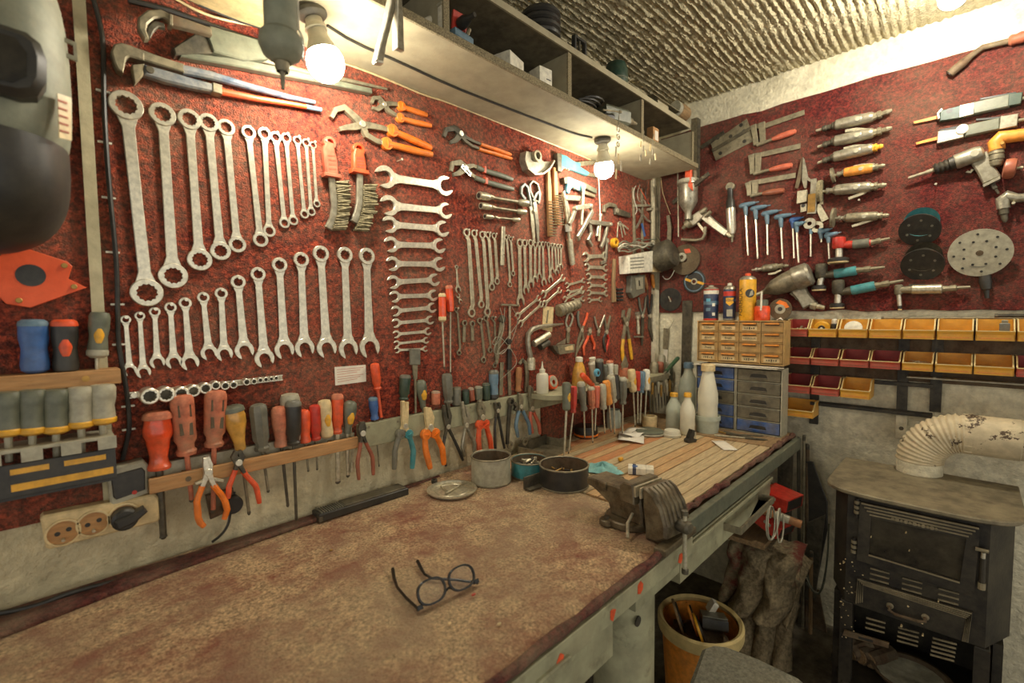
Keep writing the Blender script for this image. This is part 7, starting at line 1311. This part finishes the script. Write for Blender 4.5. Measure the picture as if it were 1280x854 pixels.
# logs in the store
rr = random.Random(5)
for k, (a, b, r_) in enumerate((((1050, 800), (1066, 840), .034), ((1062, 836), (1086, 806), .03), ((1074, 848), (1100, 815), .032), ((1085, 852), (1112, 838), .03))):
    A, B = PX(*a, 2.06), PX(*b, 2.10 + .02 * k); A.z = max(A.z, .162 + r_); B.z = max(B.z, .162 + r_); t = thing('firewood_log', f'rough firewood log, {["leaning beside the stove post", "crossing the leaning log", "behind the crossing log", "lowest of the pile"][k]} under the stove', 'log', frame(A, B, NB)); L_ = (B - A).length
    build('bark', MB().lathe([(0, r_ * .95), (L_ * .3, r_), (L_ * .7, r_ * .92), (L_, r_ * .97)], 10), 'rusty', t); build('cut_end', MB().lathe([(-.002, r_ * .8), (.003, r_ * .82)], 10), 'wood_old', t)
q = PX(1137, 850, 2.0); t = thing('ash_pan', 'round rusty pan with ash under the stove', 'pan', Matrix.Translation((2.07, q.y, .161))); build('pan', MB().zlathe([(0, 0), (.08, 0), (.11, .035), (.115, .04), (.105, .04), (.075, .006), (0, .006)], 30), 'rusty', t); build('ash', MB().zlathe([(0, .02), (.05, .02), (.095, .03), (.095, .024), (0, .01)], 20), 'lightgrey', t)
# ------------------------------------------------------------------ stove pipe
pc = PZ(1148.5, 590, SZ); rp = pxm(pc, 22.5)
t = thing('stove_pipe', 'pale flaking stove pipe with corrugated elbow rising from the stove', 'stove pipe', Matrix.Translation((pc.x, pc.y, SZ)))
build('base_collar', MB().zlathe([(rp * .98, 0), (rp * 1.0, .001), (rp * 1.0, .045), (rp * .97, .046)], 32), 'plaster', t)
RB = .125; z0 = .042; pts = []; rad = []
n = 60
for i in range(n + 1):
    a = (PI / 2) * i / n; pts.append((0, -(RB - RB * math.cos(a)) , z0 + RB * math.sin(a))); rad.append(rp * (1.0 + (.045 if i % 4 in (1, 2) else -.02)))
build('corrugated_elbow', MB().tube(pts, rad, 32), 'stove_pipe', t, 60)
e0 = -RB - .001
for k, (ya_, yb2, rs) in enumerate(((e0 + .012, e0 - .13, 1.03), (e0 - .12, e0 - .55, .99))):
    build('sleeve', MB().lathe([(0, rp * rs * .97), (.002, rp * rs), (ya_ - yb2 - .002, rp * rs), (ya_ - yb2, rp * rs * .97)], 32, frame(V((0, ya_, z0 + RB)), V((0, yb2, z0 + RB)), NT)), 'stove_pipe', t)
for k in range(14): a = k * 2 * PI / 14; build('crimp', MB().box((0, e0 - .003, z0 + RB), (.003, .02, .003), Matrix.Translation((rp * 1.03 * math.cos(a), 0, rp * 1.03 * math.sin(a)))), 'stove_pipe', t)
# ================================================================== under the bench
q = PZ(875, 772, .36); t = thing('plastic_bucket', 'yellow plastic bucket with dusty white rim under the plank bench', 'bucket', Matrix.Translation((q.x, q.y, .001)))
rb_ = .135
build('wall', MB().zlathe([(rb_ * .82, 0), (rb_ * .98, .34), (rb_ * .95, .34), (rb_ * .79, .006), (0, .006), (0, 0)], 40), 'amber', t); build('rim', MB().zlathe([(rb_ * .95, .315), (rb_ * 1.06, .315), (rb_ * 1.08, .325), (rb_ * 1.08, .355), (rb_ * 1.03, .362), (rb_ * .95, .355)], 40), 'rim_light', t)
build('handle_wire', MB().tube([(rb_ * 1.08 * math.cos(a) * 1.02, rb_ * 1.08 * math.sin(a), .33 - .12 * math.sin((a + 2.2) / 3.1 * PI)) for a in [-2.2 + 3.1 * i / 16 for i in range(17)]], .0025, 6), 'lightgrey', t); build('handle_lug', MB().box((rb_ * 1.06 * math.cos(-2.2), rb_ * 1.06 * math.sin(-2.2), .325), (.02, .02, .02), ch=.003), 'pinkred', t)
bq = V((q.x, q.y, 0))
for (dx, dy, zz, rr_, mt, lb, nm) in ((-.02, .02, .355, .055, 'amber', 'orange worn flap disc standing in the bucket', 'flap_disc'), (-.05, -.015, .35, .05, 'yellow', 'yellow slotted disc standing in the bucket', 'slotted_disc'), (-.03, .068, .345, .06, 'wood_old', 'tan worn disc leaning at the back of the bucket', 'worn_disc')):
    t = thing(nm, lb, 'disc', Matrix.Translation((bq.x + dx, bq.y + dy, zz)) @ Matrix.Rotation(.6, 4, 'Z') @ Matrix.Rotation(1.25, 4, 'X')); build('disc', MB().ring(circ(0, 0, rr_, 26), circ(0, 0, .01, 26), -.004, .004, .001), mt, t); build('backing', MB().ring(circ(0, 0, rr_ * .8, 26), circ(0, 0, .012, 26), .004, .010, .001), 'black', t)
t = thing('sanding_block', 'dark abrasive block lying in the bucket', 'block', Matrix.Translation((bq.x + .035, bq.y - .035, .345)) @ Matrix.Rotation(.5, 4, 'Z') @ Matrix.Rotation(.35, 4, 'Y')); build('block', MB().box((0, 0, 0), (.10, .085, .04), ch=.006), 'black', t); build('abrasive_sheet', MB().box((0, 0, .021), (.098, .083, .003), ch=.001), 'grey', t)
t = thing('crumpled_packet', 'crumpled white and blue packet in the bucket', 'packet', Matrix.Translation((bq.x + .085, bq.y - .01, .365)) @ Matrix.Rotation(.7, 4, 'Z') @ Matrix.Rotation(.5, 4, 'X')); build('packet', MB().box((0, 0, 0), (.035, .02, .045), ch=.003), 'white', t); build('blue_mark', MB().box((0, -.0105, .008), (.02, .001, .014)), 'blue', t)
t = thing('bucket_filling', 'brown rags and papers filling the bucket', 'rags', Matrix.Translation((bq.x, bq.y, .225))); build('rags', MB().zlathe([(0, .10), (.05, .09), (.1, .06), (rb_ * .90, .02), (rb_ * .86, -.04), (0, -.04)], 24), 'rusty', t); build('paper_fold', MB().prism([(-.11, -.02), (-.05, .08), (.0, .10), (.02, .06), (-.06, -.03)], .07, .085, .004), 'wood_old', t)
# grey padded seat in front
zs = .47; t = thing('stool_seat', 'grey carpet-covered padded stool near the bucket', 'stool', (0, 0, 0))
sp = [PZ(x, y, zs) for x, y in ((878, 808), (890, 804), (908, 806), (950, 822), (1000, 846), (1030, 872), (1010, 930), (930, 945), (868, 900), (862, 850))]
build('cushion', MB().prism([(p.x, p.y) for p in sp], zs - .06, zs, .012), 'seat_fabric', t)
c0 = sum((V((p.x, p.y)) for p in sp), V((0, 0))) / len(sp)
build('seat_base', MB().prism([(c0.x + (p.x - c0.x) * .9, c0.y + (p.y - c0.y) * .9) for p in sp], zs - .08, zs - .0605, 0), 'black', t)
for k in range(4): a = k * PI / 2 + .6; build('leg', MB().tube([(c0.x + .06 * math.cos(a), c0.y + .06 * math.sin(a), zs - .08), (c0.x + .12 * math.cos(a), c0.y + .12 * math.sin(a), .002)], .012, 8), 'dark_steel', t)
# sacking bundle
def bundle():
    zt_ = PX(960, 672, 2.03).z - .05; t = thing('sack_bundle', 'heap of rough grey-brown carpet sacking with red patches under the bench', 'sacking', (0, 0, 0))
    def sheet(name, xc, ya, yb, z0, z1, amp, fr, sl, ph, lean):
        nu, nv = 48, 40; vs, fs = [], []
        for j in range(nv + 1):
            v = j / nv
            for i in range(nu + 1):
                u = i / nu; s_ = fr * u + sl * v + .25 * math.sin(5 * v + ph)
                pl = 1 - abs(math.sin(PI * s_)) ** .7                       # sharp creases
                p2 = abs(math.sin(PI * (2.3 * u - 1.7 * v + ph)))
                x = xc - lean * v + amp * (.35 + .65 * v) * pl + .03 * p2 * math.sin(PI * v) + .05 * (2 * u - 1) ** 2 + .006 * math.sin(31 * u + 17 * v)
                if v < .14: x += .16 * (1 - v / .14) ** 1.5
                z = z1 + (z0 - z1) * v ** 1.15 - .03 * abs(2 * u - 1) * (1 - v) + .012 * math.sin(7 * u + ph) * (1 - v) + .004 * math.sin(23 * u)
                vs.append((x, ya + (yb - ya) * (u + .05 * math.sin(4 * v + ph)), max(.004, z)))
        for j in range(nv):
            for i in range(nu): k = j * (nu + 1) + i; fs.append((k, k + nu + 1, k + nu + 2, k + 1))
        o = build(name, MB().add(vs, fs), 'sackcloth', t, 80); md = o.modifiers.new('thickness', 'SOLIDIFY'); md.thickness = .007; md.offset = 1
    sheet('draped_sheet', 2.02, PX(900, 720, 2.0).y, PX(988, 720, 2.0).y, .20, zt_, .075, 2.6, .9, .4, .05)
    sheet('lower_sheet', 2.10, PX(912, 790, 2.08).y, PX(992, 790, 2.08).y, .004, .40, .06, 3.4, -.6, 1.7, .10)
bundle()
# red boxes, roll and brackets behind the drawer
for k, (a, b, lb) in enumerate((((957, 616), (990, 626), 'upper red cardboard box with black end behind the drawer'), ((953, 644), (981, 656), 'lower red cardboard box with black end behind the drawer'))):
    A, B = PX(*a, 2.03), PX(*b, 2.03); t = thing('red_box', lb, 'box', Matrix.Translation((2.05, (A.y + B.y) / 2, A.z - .012 - .01 * k)) @ Matrix.Rotation(-.25, 4, 'Z') @ Matrix.Rotation(.12 + .25 * k, 4, 'X')); build('carton', MB().box((0, 0, 0), (.12, A.y - B.y + .02, .05), ch=.002), 'red', t); build('black_end', MB().box((.0, -(A.y - B.y) / 2 - .0105, 0), (.1, .001, .04)), 'black', t); build('white_label', MB().box((-.0605, 0, .01), (.001, .03, .012)), 'lightgrey', t)
A, B = PX(943, 634, 1.95), PX(1002, 656, 1.97); t = thing('brown_tube', 'brown cardboard tube sticking out below the plank bench', 'tube', frame(A, B, NT)); L_ = (B - A).length; build('tube', MB().lathe([(0, .015), (L_, .015)], 16), 'leather', t); build('tape_patch', MB().lathe([(L_ * .45, .0155), (L_ * .75, .0155)], 16), 'lightgrey', t)
t = thing('under_shelf', 'dark inner shelf board below the plank bench', 'shelf', (0, 0, 0)); zu = PX(968, 676, 2.03).z; build('board', MB().box((2.12, .74, zu - .01), (.32, .38, .02)), 'wood_old', t); build('strap', MB().box((2.25, .905, (zu + BZ - .05) / 2), (.03, .006, BZ - .052 - zu)), 'black', t); build('strap', MB().box((2.06, .905, (zu + BZ - .05) / 2), (.03, .006, BZ - .052 - zu)), 'black', t)
cable('wire_coil', 'coil of pale wire hanging from the drawer handle', [V((1.80 + .045 * math.cos(a), .50 - .01 * math.sin(a * .5) - .0012 * i, BZ - .19 + .06 * math.sin(a))) for i, a in enumerate([2 * PI * k / 12 for k in range(38)])], .0028, 'lightgrey', 6, 'wire', 0)
# rods and boards leaning at the bench end
for k, (x0, y0_, x1, y1_, r_, mt, lb, xp) in enumerate(((998, 548, 1000, 860, .007, 'dark_steel', 'dark steel rod standing closest to the plank bench end', 2.43), (1005, 545, 1003, 862, .006, 'dull_steel', 'pale steel rod standing at the plank bench end', 2.42), (1009, 556, 1008, 862, .009, 'rusty', 'rusty rod standing behind the pale rod', 2.45), (1014, 690, 1012, 862, .008, 'wood_old', 'wooden stake standing low behind the rods', 2.40))):
    A, B = PX(x0, y0_, xp), PX(x1, y1_, xp - .02); d = (B - A).normalized(); B = A + d * ((A.z - .002) / -d.z); t = thing('standing_rod', lb, 'rod', frame(A, B, NB)); L_ = (B - A).length; build('rod', MB().lathe([(0, r_), (L_, r_)], 10), mt, t); build('rod_end', MB().lathe([(-.004, r_ * .8), (.004, r_ * 1.1), (.02, r_ * 1.1), (.022, r_)], 10), 'dark_steel', t)
A = PX(1024, 650, 2.46); t = thing('leaning_board', 'dark stained board leaning against the wall beside the stove', 'board', (0, 0, 0))
yb_, zb2 = PX(1012, 576, 2.47), PX(1040, 600, 2.47)
build('board', MB().prism([(PX(x, y, 2.47).y, PX(x, y, 2.47).z) for x, y in ((1008, 574), (1018, 576), (1036, 626), (1036, 660), (1020, 740), (1006, 745))], 2.44, 2.455, .002, YZ), 'black', t); build('lower_board', MB().prism([(PX(x, y, 2.47).y, PX(x, y, 2.47).z) for x, y in ((1012, 650), (1034, 640), (1022, 745), (1007, 745))], 2.425, 2.438, .002, YZ), 'dark_steel', t); build('foot_board', MB().prism([(PX(1007, 745, 2.47).y, .002), (PX(1030, 745, 2.47).y - .02, .002), (PX(1025, 735, 2.47).y, PX(1025, 735, 2.47).z), (PX(1006, 735, 2.47).y, PX(1006, 735, 2.47).z)], 2.441, 2.454, .001, YZ), 'rusty', t)
for k in range(3): cable('cable_loop', f'slack cable loop hanging beside the stove, {["outer", "middle", "inner"][k]} strand', [PX(1036, 655, 2.40 - .012 * k), PX(1035, 690 + 4 * k, 2.40 - .012 * k), PX(1030 - 2 * k, 735 + 5 * k, 2.395), PX(1020 - 2 * k, 745 - 3 * k, 2.39), PX(1008, 728 - 6 * k, 2.39)], .0035, 'lightgrey' if k == 1 else 'greygreen', 6, 'cable', 2)
t = thing('plastic_clip', 'white plastic clip on the wooden stake near the floor', 'clip', Matrix.Translation(PX(1010, 842, 2.36))); build('clip', MB().box((0, 0, 0), (.02, .03, .05), ch=.004), 'lightgrey', t); build('clip_jaw', MB().box((0, -.02, .01), (.012, .012, .02), ch=.002), 'lightgrey', t)
# clutter below the near bench
for k, (x, y) in enumerate(((700, 820), (735, 790), (752, 820))):
    p_ = PY(x, y, 1.0); A = V((p_.x, 1.0, p_.z)); t = thing('scrap_bar', f'dark scrap bar under the carpeted bench, {ORD[k]} towards the round leg', 'bar', frame(V((p_.x, 1.0 + .05 * k, .75)), V((p_.x + .02, .95 + .05 * k, .002)), NL)); build('bar', MB().box((.37, 0, 0), (.745, .02, .012), ch=.001), 'dark_steel', t); build('bar_cap', MB().box((.0, 0, 0), (.02, .026, .018), ch=.002), 'dull_steel', t)
# ================================================================== things on and around the overhead shelf
ZS = SHZ + .0215; ZTOP = H + .885 + .0225
def onsh(label, name, cat, px, py, y=1.03, z=None, rz=0, group=None):
    z = ZS if z is None else z; p_ = PY(px, py, y); return thing(name, label, cat, Matrix.Translation((p_.x, y, z + .0006)) @ Matrix.Rotation(rz, 4, 'Z'), group), p_
t, q = onsh('white painted block on the shelf edge, longer one', 'wooden_block', 'block', 636, 88, 1.06, rz=.25); build('block', MB().box((0, 0, .03), (.085, .06, .055), ch=.003), 'white', t)
t, q = onsh('upright white block with a slit against the shelf divider', 'slit_block', 'block', 676, 108, 1.05, rz=-.1); build('block', MB().box((0, 0, .034), (.055, .05, .064), ch=.002), 'white', t); build('slit', MB().box((.012, -.0252, .03), (.02, .001, .003)), 'black', t)
t, q = onsh('grey-green corded drill lying on the shelf edge', 'corded_drill', 'drill', 768, 152, 1.035, rz=-.25); build('body', MB().box((0, 0, .03), (.13, .05, .062), Matrix.Translation((0, 0, .004)), ch=.01), 'greygreen', t); build('gearbox', MB().lathe([(0, .02), (.04, .016), (.05, .009), (.07, .006)], 14, Matrix.Translation((.05, 0, .03))), 'dull_steel', t); build('handle', MB().box((-.05, -.01, .015), (.05, .04, .025), ch=.006), 'black', t)
cable('drill_cable', 'black coiled cord heaped beside the corded drill', [V((PY(728, 138, 1.03).x + .06 * math.cos(a) * (1 - .01 * i) + .003 * i, 1.038 + .028 * math.sin(a), ZS + .006 + .0018 * i)) for i, a in enumerate([2 * PI * k / 10 for k in range(34)])], .0045, 'black', 6, 'cord', 0)
t, q = onsh('small steel hacksaw frame lying over the shelf edge', 'saw_frame', 'saw', 765, 148, SY - .012, z=SHZ + .022); build('bar', MB().tube([(-.06, 0, .005), (.05, 0, .03)], .003, 6), 'steel', t); build('handle', MB().tube([(.05, 0, .03), (.062, 0, .034)], .006, 8), 'dull_steel', t)
t, q = onsh('small tan wooden card box with keys on the shelf edge', 'card_box', 'box', 816, 172, 1.03); build('box', MB().box((0, 0, .035), (.05, .03, .068), ch=.002), 'wood', t); build('white_card', MB().box((.004, -.0155, .035), (.028, .001, .04)), 'paper', t)
rag('cloth_roll', 'grey tied cloth roll on the shelf end', 841, 184, 10, 7, .03, 'lightgrey', z=ZS, seed=8).location.y = 1.07
t, q = onsh('teal plastic stapler body lying on the shelf', 'stapler', 'stapler', 576, 62, 1.024, rz=.1); build('body', MB().box((0, 0, .014), (.07, .03, .026), ch=.006), 'bluegrey', t); build('arm', MB().tube([(.02, 0, .02), (.03, -.005, .05)], .006, 8), 'dull_steel', t)
t, q = onsh('red square plate leaning on the shelf divider', 'red_plate', 'plate', 574, 40, 1.035); build('plate', MB().box((0, 0, .055), (.05, .006, .06), Matrix.Rotation(.2, 4, 'X'), ch=.002), 'red', t); build('black_knob', MB().lathe([(0, .016), (.02, .016), (.04, .008), (.06, .006)], 14, Matrix.Translation((.0, -.006, .055)) @ Matrix.Rotation(-PI / 2, 4, 'Z')), 'black', t)
t, q = onsh('pale plastic pipe elbow lying in the shelf compartment', 'pipe_elbow', 'pipe', 533, 35, 1.06); build('pipe', MB().tube([(-.05, 0, .014), (-.015, 0, .02), (.03, .01, .06)], [.014, .013, .011], 12), 'white', t); build('socket', MB().lathe([(0, .018), (.022, .018)], 16, Matrix.Translation((-.06, 0, .0185))), 'white', t)
t, q = onsh('pale plastic bar standing against the shelf divider', 'plastic_bar', 'bar', 553, 38, 1.02); build('bar', MB().box((0, 0, .034), (.016, .016, .066), ch=.003), 'white', t); build('cap', MB().box((0, 0, .07), (.02, .02, .006), ch=.002), 'lightgrey', t)
# tongs hanging over the edge
T = Tool('tongs', 'pale channel tongs hanging over the shelf edge', 'tongs', 'S', (492, 0), (478, 80), off=-.030); T.strip('leg', 'alloy', [(489, -8), (483, 25), (474, 60), (470, 80)], [7, 8, 9, 9], 0, .018, .002); T.strip('leg_lip', 'white', [(484, 0), (478, 30), (469, 62), (465, 80)], 1.6, .0, .024, .0005); T.strip('leg', 'alloy', [(493, -8), (495, 30), (496, 66)], [8, 9, 9], .004, .02, .002); T.strip('leg_lip', 'white', [(490, 5), (489.5, 40), (490, 65)], 1.6, .004, .026, .0005); T.strip('tip', 'white', [(465, 80), (474, 82)], 3, .002, .02, .001)
# keys and chains hanging from the edge
for (x, y0_, y1_, lb, n_) in ((772, 158, 222, 'long chain of small keys hanging from the shelf edge', 7), (803, 178, 200, 'short bunch of keys hanging below the card box', 4), (815, 182, 205, 'second short bunch of keys hanging beside the cloth roll', 4)):
    T = Tool('key_chain', lb, 'keys', 'S', (x, y0_), (x, y1_), off=-.018)
    T.tube('hook', 'dull_steel', [(x + 1, y0_ - 14), (x, y0_ - 6), (x, y0_)], .0018, .004)
    for k in range(n_):
        y = y0_ + (y1_ - y0_) * (k + .5) / n_; h_ = (y1_ - y0_) / n_ * .7
        if n_ > 5 and k < 3: T.hole('link', 'alloy', (x, y), T.w(3.6), T.w(2), .001, .004, .0005, n=12)
        else: T.strip('key', 'alloy' if k % 2 else 'cream', [(x + (k % 3 - 1) * 2.2, y - h_), (x + (k % 3 - 1) * 3, y + h_)], 3.2, .001 + .002 * (k % 3), .003 + .002 * (k % 3), .0004)
# on top of the shelf
t, q = onsh('coil of black hose on top of the shelf', 'hose_coil', 'hose', 676, 38, 1.075, ZTOP); build('coil', MB().tube([(.062 * math.cos(a), .055 * math.sin(a), .012 + .0014 * i) for i, a in enumerate([2 * PI * k / 16 for k in range(66)])], .011, 8), 'black', t); build('tie', MB().box((.062, 0, .058), (.03, .012, .11), ch=.002), 'grey', t)
t, q = onsh('dark clamp standing on top of the shelf', 'dark_clamp', 'clamp', 724, 64, 1.02, ZTOP); build('frame', MB().strip([(-.03, .0), (-.03, .055), (.03, .055), (.03, .0)], .012, -.008, .008, .001, Matrix.Rotation(PI / 2, 4, 'X')), 'black', t); build('screw', MB().tube([(0, 0, .05), (0, 0, .01)], .005, 8), 'dark_steel', t)
t, q = onsh('rounded dark green tin on top of the shelf', 'green_tin', 'tin', 770, 97, 1.06, ZTOP); build('body', MB().zlathe([(0, 0), (.045, 0), (.048, .03), (.047, .07), (.038, .095), (.02, .105), (0, .107)], 26), 'darkgreen', t); build('seam', MB().zlathe([(.046, .026), (.0485, .028), (.0485, .032), (.046, .034)], 26), 'greygreen', t)
t, q = onsh('flat pale board lying on top of the shelf end', 'flat_board', 'board', 815, 124, 1.075, ZTOP); build('board', MB().box((0.03, 0, .006), (.24, .12, .010), ch=.001), 'lightgrey', t); build('block', MB().box((.0, -.02, .022), (.10, .07, .020), ch=.002), 'shelf_paint', t); build('thin_sheet', MB().box((.02, -.01, .034), (.26, .11, .003)), 'dull_steel', t)
t, q = onsh('brown ribbed motor housing on top of the shelf end', 'motor_housing', 'motor', 852, 146, 1.05, ZTOP + .036); build('body', MB().lathe([(-.05, .030), (-.045, .036), (.03, .036), (.045, .026)], 20, Matrix.Translation((0, 0, .037))), 'wood_old', t)
for k in range(4): build('fin', MB().lathe([(-.075 + .009 * k, .030), (-.071 + .009 * k, .034), (-.069 + .009 * k, .030)], 18, Matrix.Translation((0, 0, .037))), 'lightgrey', t)
# perforated upright at the shelf end
t = thing('perforated_upright', 'dark perforated steel upright at the shelf end', 'upright', (0, 0, 0)); xs = 2.45; ysu = PX(873, 170, 2.45).y
build('upright', MB().box((xs, ysu, H + .83), (.035, .006, .34), ch=.001), 'dark_steel', t); build('flange', MB().box((xs - .018, ysu + .015, H + .83), (.004, .03, .34)), 'dull_steel', t)
for k in range(6): build('hole', MB().prism(circ(0, 0, .009, 12), 0, .0008, 0, Matrix.Translation((xs, ysu - .0031, H + .70 + .052 * k)) @ Matrix.Rotation(PI / 2, 4, 'X')), 'black', t)
t = thing('dark_bracket', 'dark slanting bracket bar below the shelf end', 'bracket', frame(PX(843, 252, 2.46), PX(880, 222, 2.42), NB)); build('bar', MB().box((.11, 0, 0), (.24, .02, .012), ch=.001), 'dark_steel', t); build('bolt', MB().lathe([(0, .006), (.01, .006)], 8, Matrix.Translation((.2, 0, .006)) @ Matrix.Rotation(-PI / 2, 4, 'Y')), 'dull_steel', t)
# cables under the shelf
cable('shelf_cable', 'black cable stapled along the underside of the shelf between the lamps', [PZ(x, y, SHZ - .004) for x, y in ((409, 32), (440, 52), (500, 78), (560, 106), (620, 130), (680, 153), (720, 168), (740, 172))], .0035, 'black', 6, 'cable', 1, [(PZ(x, y, SHZ - .0005), V((1, 0, 0))) for x, y in ((470, 66), (530, 92), (590, 118), (650, 142), (700, 161))], 'lightgrey', V((0, 0, -1)))
cable('cream_cable', 'thin cream cord running along the wall under the shelf', [PL(x, y, .006) for x, y in ((420, 76), (450, 86), (500, 106), (530, 119), (560, 128), (600, 144), (650, 164), (700, 184), (735, 198), (747, 206))], .0028, 'cream', 6, 'cord', 1)
cable('lamp_drop_cord', 'white cord hanging down below the far lamp', [PL(748, 218, .02), PL(749, 240, .02), PL(750, 262, .02), PL(750, 276, .02)], .0024, 'white', 6, 'cord', 1)
pp = [PZ(x, y, SHZ - .008) for x, y in ((180, -30), (337, -30), (336, 38), (300, 27), (248, 6))]
t = thing('cream_board', 'smooth cream board fixed under the shelf beside the near lamp', 'board', (0, 0, 0)); build('board', MB().prism([(p_.x, min(p_.y, WY - .004)) for p_ in pp], SHZ - .008, SHZ - .001, 0), 'cream', t); build('edge_strip', MB().tube([pp[1], pp[2], pp[3], pp[4]], .003, 6), 'black', t)
cable('yellow_cord', 'yellowish cord draped along the wall above the huge wrench', [PL(212, -6, .012), PL(235, 8, .014), PL(262, 20, .014), PL(290, 27, .012), PL(318, 32, .012)], .003, 'cream', 6, 'cord', 1)
# air line hanging near the lamp
hx = PY(352, 60, .82); t = thing('air_line_drop', 'grey hanging air line with round collar and thin nozzle below the ceiling', 'air line', Matrix.Translation((hx.x, .82, 0)))
zz = lambda py: PY(352, py, .82).z
build('pipe', MB().zlathe([(.024, zz(44)), (.025, zz(40)), (.025, CEZ - .02), (.02, CEZ - .018)], 24), 'line_grey', t); build('collar', MB().zlathe([(0, zz(78)), (.014, zz(78)), (.028, zz(70)), (.034, zz(58)), (.032, zz(46)), (.02, zz(36)), (0, zz(34))], 28), 'line_grey', t); build('neck', MB().zlathe([(.009, zz(90)), (.011, zz(86)), (.011, zz(74)), (.012, zz(70))], 16), 'dull_steel', t); build('nozzle', MB().zlathe([(0, zz(112)), (.003, zz(111)), (.004, zz(92)), (.006, zz(86))], 12), 'dull_steel', t); build('side_wire', MB().tube([(.0335, 0, zz(66)), (.034, -.004, zz(40)), (.027, -.004, zz(30)), (.0268, -.002, CEZ - .03)], .002, 6), 'white', t)
# ------------------------------------------------------------------ corner clutter on the left wall
T = Tool('hanging_frame', 'pale ladder-like steel frame hung with wires near the corner', 'frame', 'L', (791, 235), (792, 325)); T.strip('upright', 'dull_steel', [(790.5, 235), (792, 325)], 3.4, 0, .012, .001); T.strip('upright', 'dull_steel', [(801, 236), (802, 322)], 3, 0, .012, .001); T.strip('crossbar', 'steel', [(789, 258), (810, 257)], 3, .010, .018, .001); T.strip('slanted_bar', 'alloy', [(795, 262), (806, 276), (813, 279)], 2.6, .012, .018, .001); T.strip('slanted_bar', 'blue', [(799, 280), (803, 296)], 3, .012, .018, .001); T.strip('slanted_bar', 'alloy', [(800, 270), (792, 286)], 3, .012, .018, .001)
T = Tool('grey_conduit', 'pale vertical conduit next to the ladder-like frame', 'conduit', 'L', (813, 226), (813, 318)); T.tube('pipe', 'dull_steel', [(812.5, 226), (813, 318)], T.w(3.4), T.w(3.4)); T.strip('strap', 'steel', [(808, 262), (818, 262)], 3, .0, .026, .001)
for k, (pts, mt) in enumerate((([(795, 232), (791, 240), (793, 252), (797, 262), (794, 268)], 'white'), ([(797, 232), (803, 240), (808, 250), (812, 256)], 'redorange'), ([(800, 231), (796, 242), (799, 254), (805, 248), (808, 258)], 'lightgrey'), ([(826, 222), (828, 240), (832, 252), (838, 268)], 'cream'), ([(820, 232), (822, 258), (824, 280), (822, 296), (826, 302)], 'black'), ([(810, 226), (806, 240), (810, 256)], 'black'))):
    cable('loose_wire', f'loose {["white", "orange", "grey looped", "cream", "long black", "short black"][k]} wire dangling near the room corner', [PL(x, y, .022 + .004 * (k % 3)) for x, y in pts] if k not in (3, 4) else [PB(x, y, .03) for x, y in pts], .0016, mt, 5, 'wire', 2)
T = Tool('junction_box', 'pale vented junction box heaped with cable near the corner', 'junction box', 'L', (774, 333), (815, 330), off=.004); T.poly('housing', 'white', [(773, 321), (804, 315), (803, 341), (774, 343)], 0, .06, .003); T.poly('side_box', 'lightgrey', [(803, 316), (818, 318), (818, 341), (803, 341)], 0, .05, .003); T.poly('cover', 'cream', [(804, 329), (815, 328), (815, 341), (804, 341)], .05, .054, .001)
for k in range(4): T.strip('vent_slot', 'grey', [(775, 324.5 + 4 * k), (792, 323 + 4 * k)], 1.2, .0598, .0606, 0)
T.disc('knob', 'lightgrey', (820, 327), T.w(3.5), .03, .05)
rr = random.Random(12)
for k in range(9):
    pts = [PL(774 + 7.5 * j + rr.uniform(-2, 2), 313 + rr.uniform(-7, 4) - 2 * (j % 2) - k * .9, .016 + .006 * k + rr.uniform(0, .006)) for j in range(7)]
    cable('cable_bundle', f'pale cable piled on the junction box, {ORD[k]} layer from the wall', pts, .0036, ['white', 'lightgrey', 'greygreen'][k % 3], 6, 'cable', 2, group='cables piled on the junction box')
T = Tool('timer_socket', 'grey switched socket hanging below the junction box', 'socket', 'L', (785, 350), (800, 349), off=.004); T.poly('housing', 'grey', [(783, 345), (800, 344), (800, 366), (786, 373), (782, 366)], 0, .03, .003); T.poly('face', 'lightgrey', [(787, 348), (797, 347), (797, 361), (789, 363)], .03, .033, .001); T.strip('slot', 'black', [(792, 351), (792.5, 358)], 3, .033, .0336, 0)
for (x0_, y0_, x1, y1_, mt, lb) in ((805, 343, 809, 362, 'leather', 'brown pencil tucked under the junction box'), (815, 343, 817, 360, 'amber', 'amber-handled scriber tucked under the junction box'), (798, 343, 801, 361, 'dull_steel', 'steel scriber tucked under the junction box')):
    T = Tool('scriber', lb, 'scriber', 'L', (x0_, y0_), (x1, y1_), off=.012); T.turn('handle', mt, (x0_, y0_), (x1, y1_), [(0, T.w(1.6)), (.1, T.w(2.2)), (.8, T.w(2.2)), (1, T.w(1.2))], 0, n=10); T.turn('point', 'dark_steel', (x1, y1_), (x1 + .8, y1_ + 6), [(0, T.w(1)), (1, T.w(.3))], 0, n=8)
cable('white_tail', 'white cable tail curling below the grinder motor', [PB(828, 345, .03), PB(832, 350, .03), PB(838, 348, .03), PB(843, 338, .03)], .002, 'white', 6, 'cable', 2)
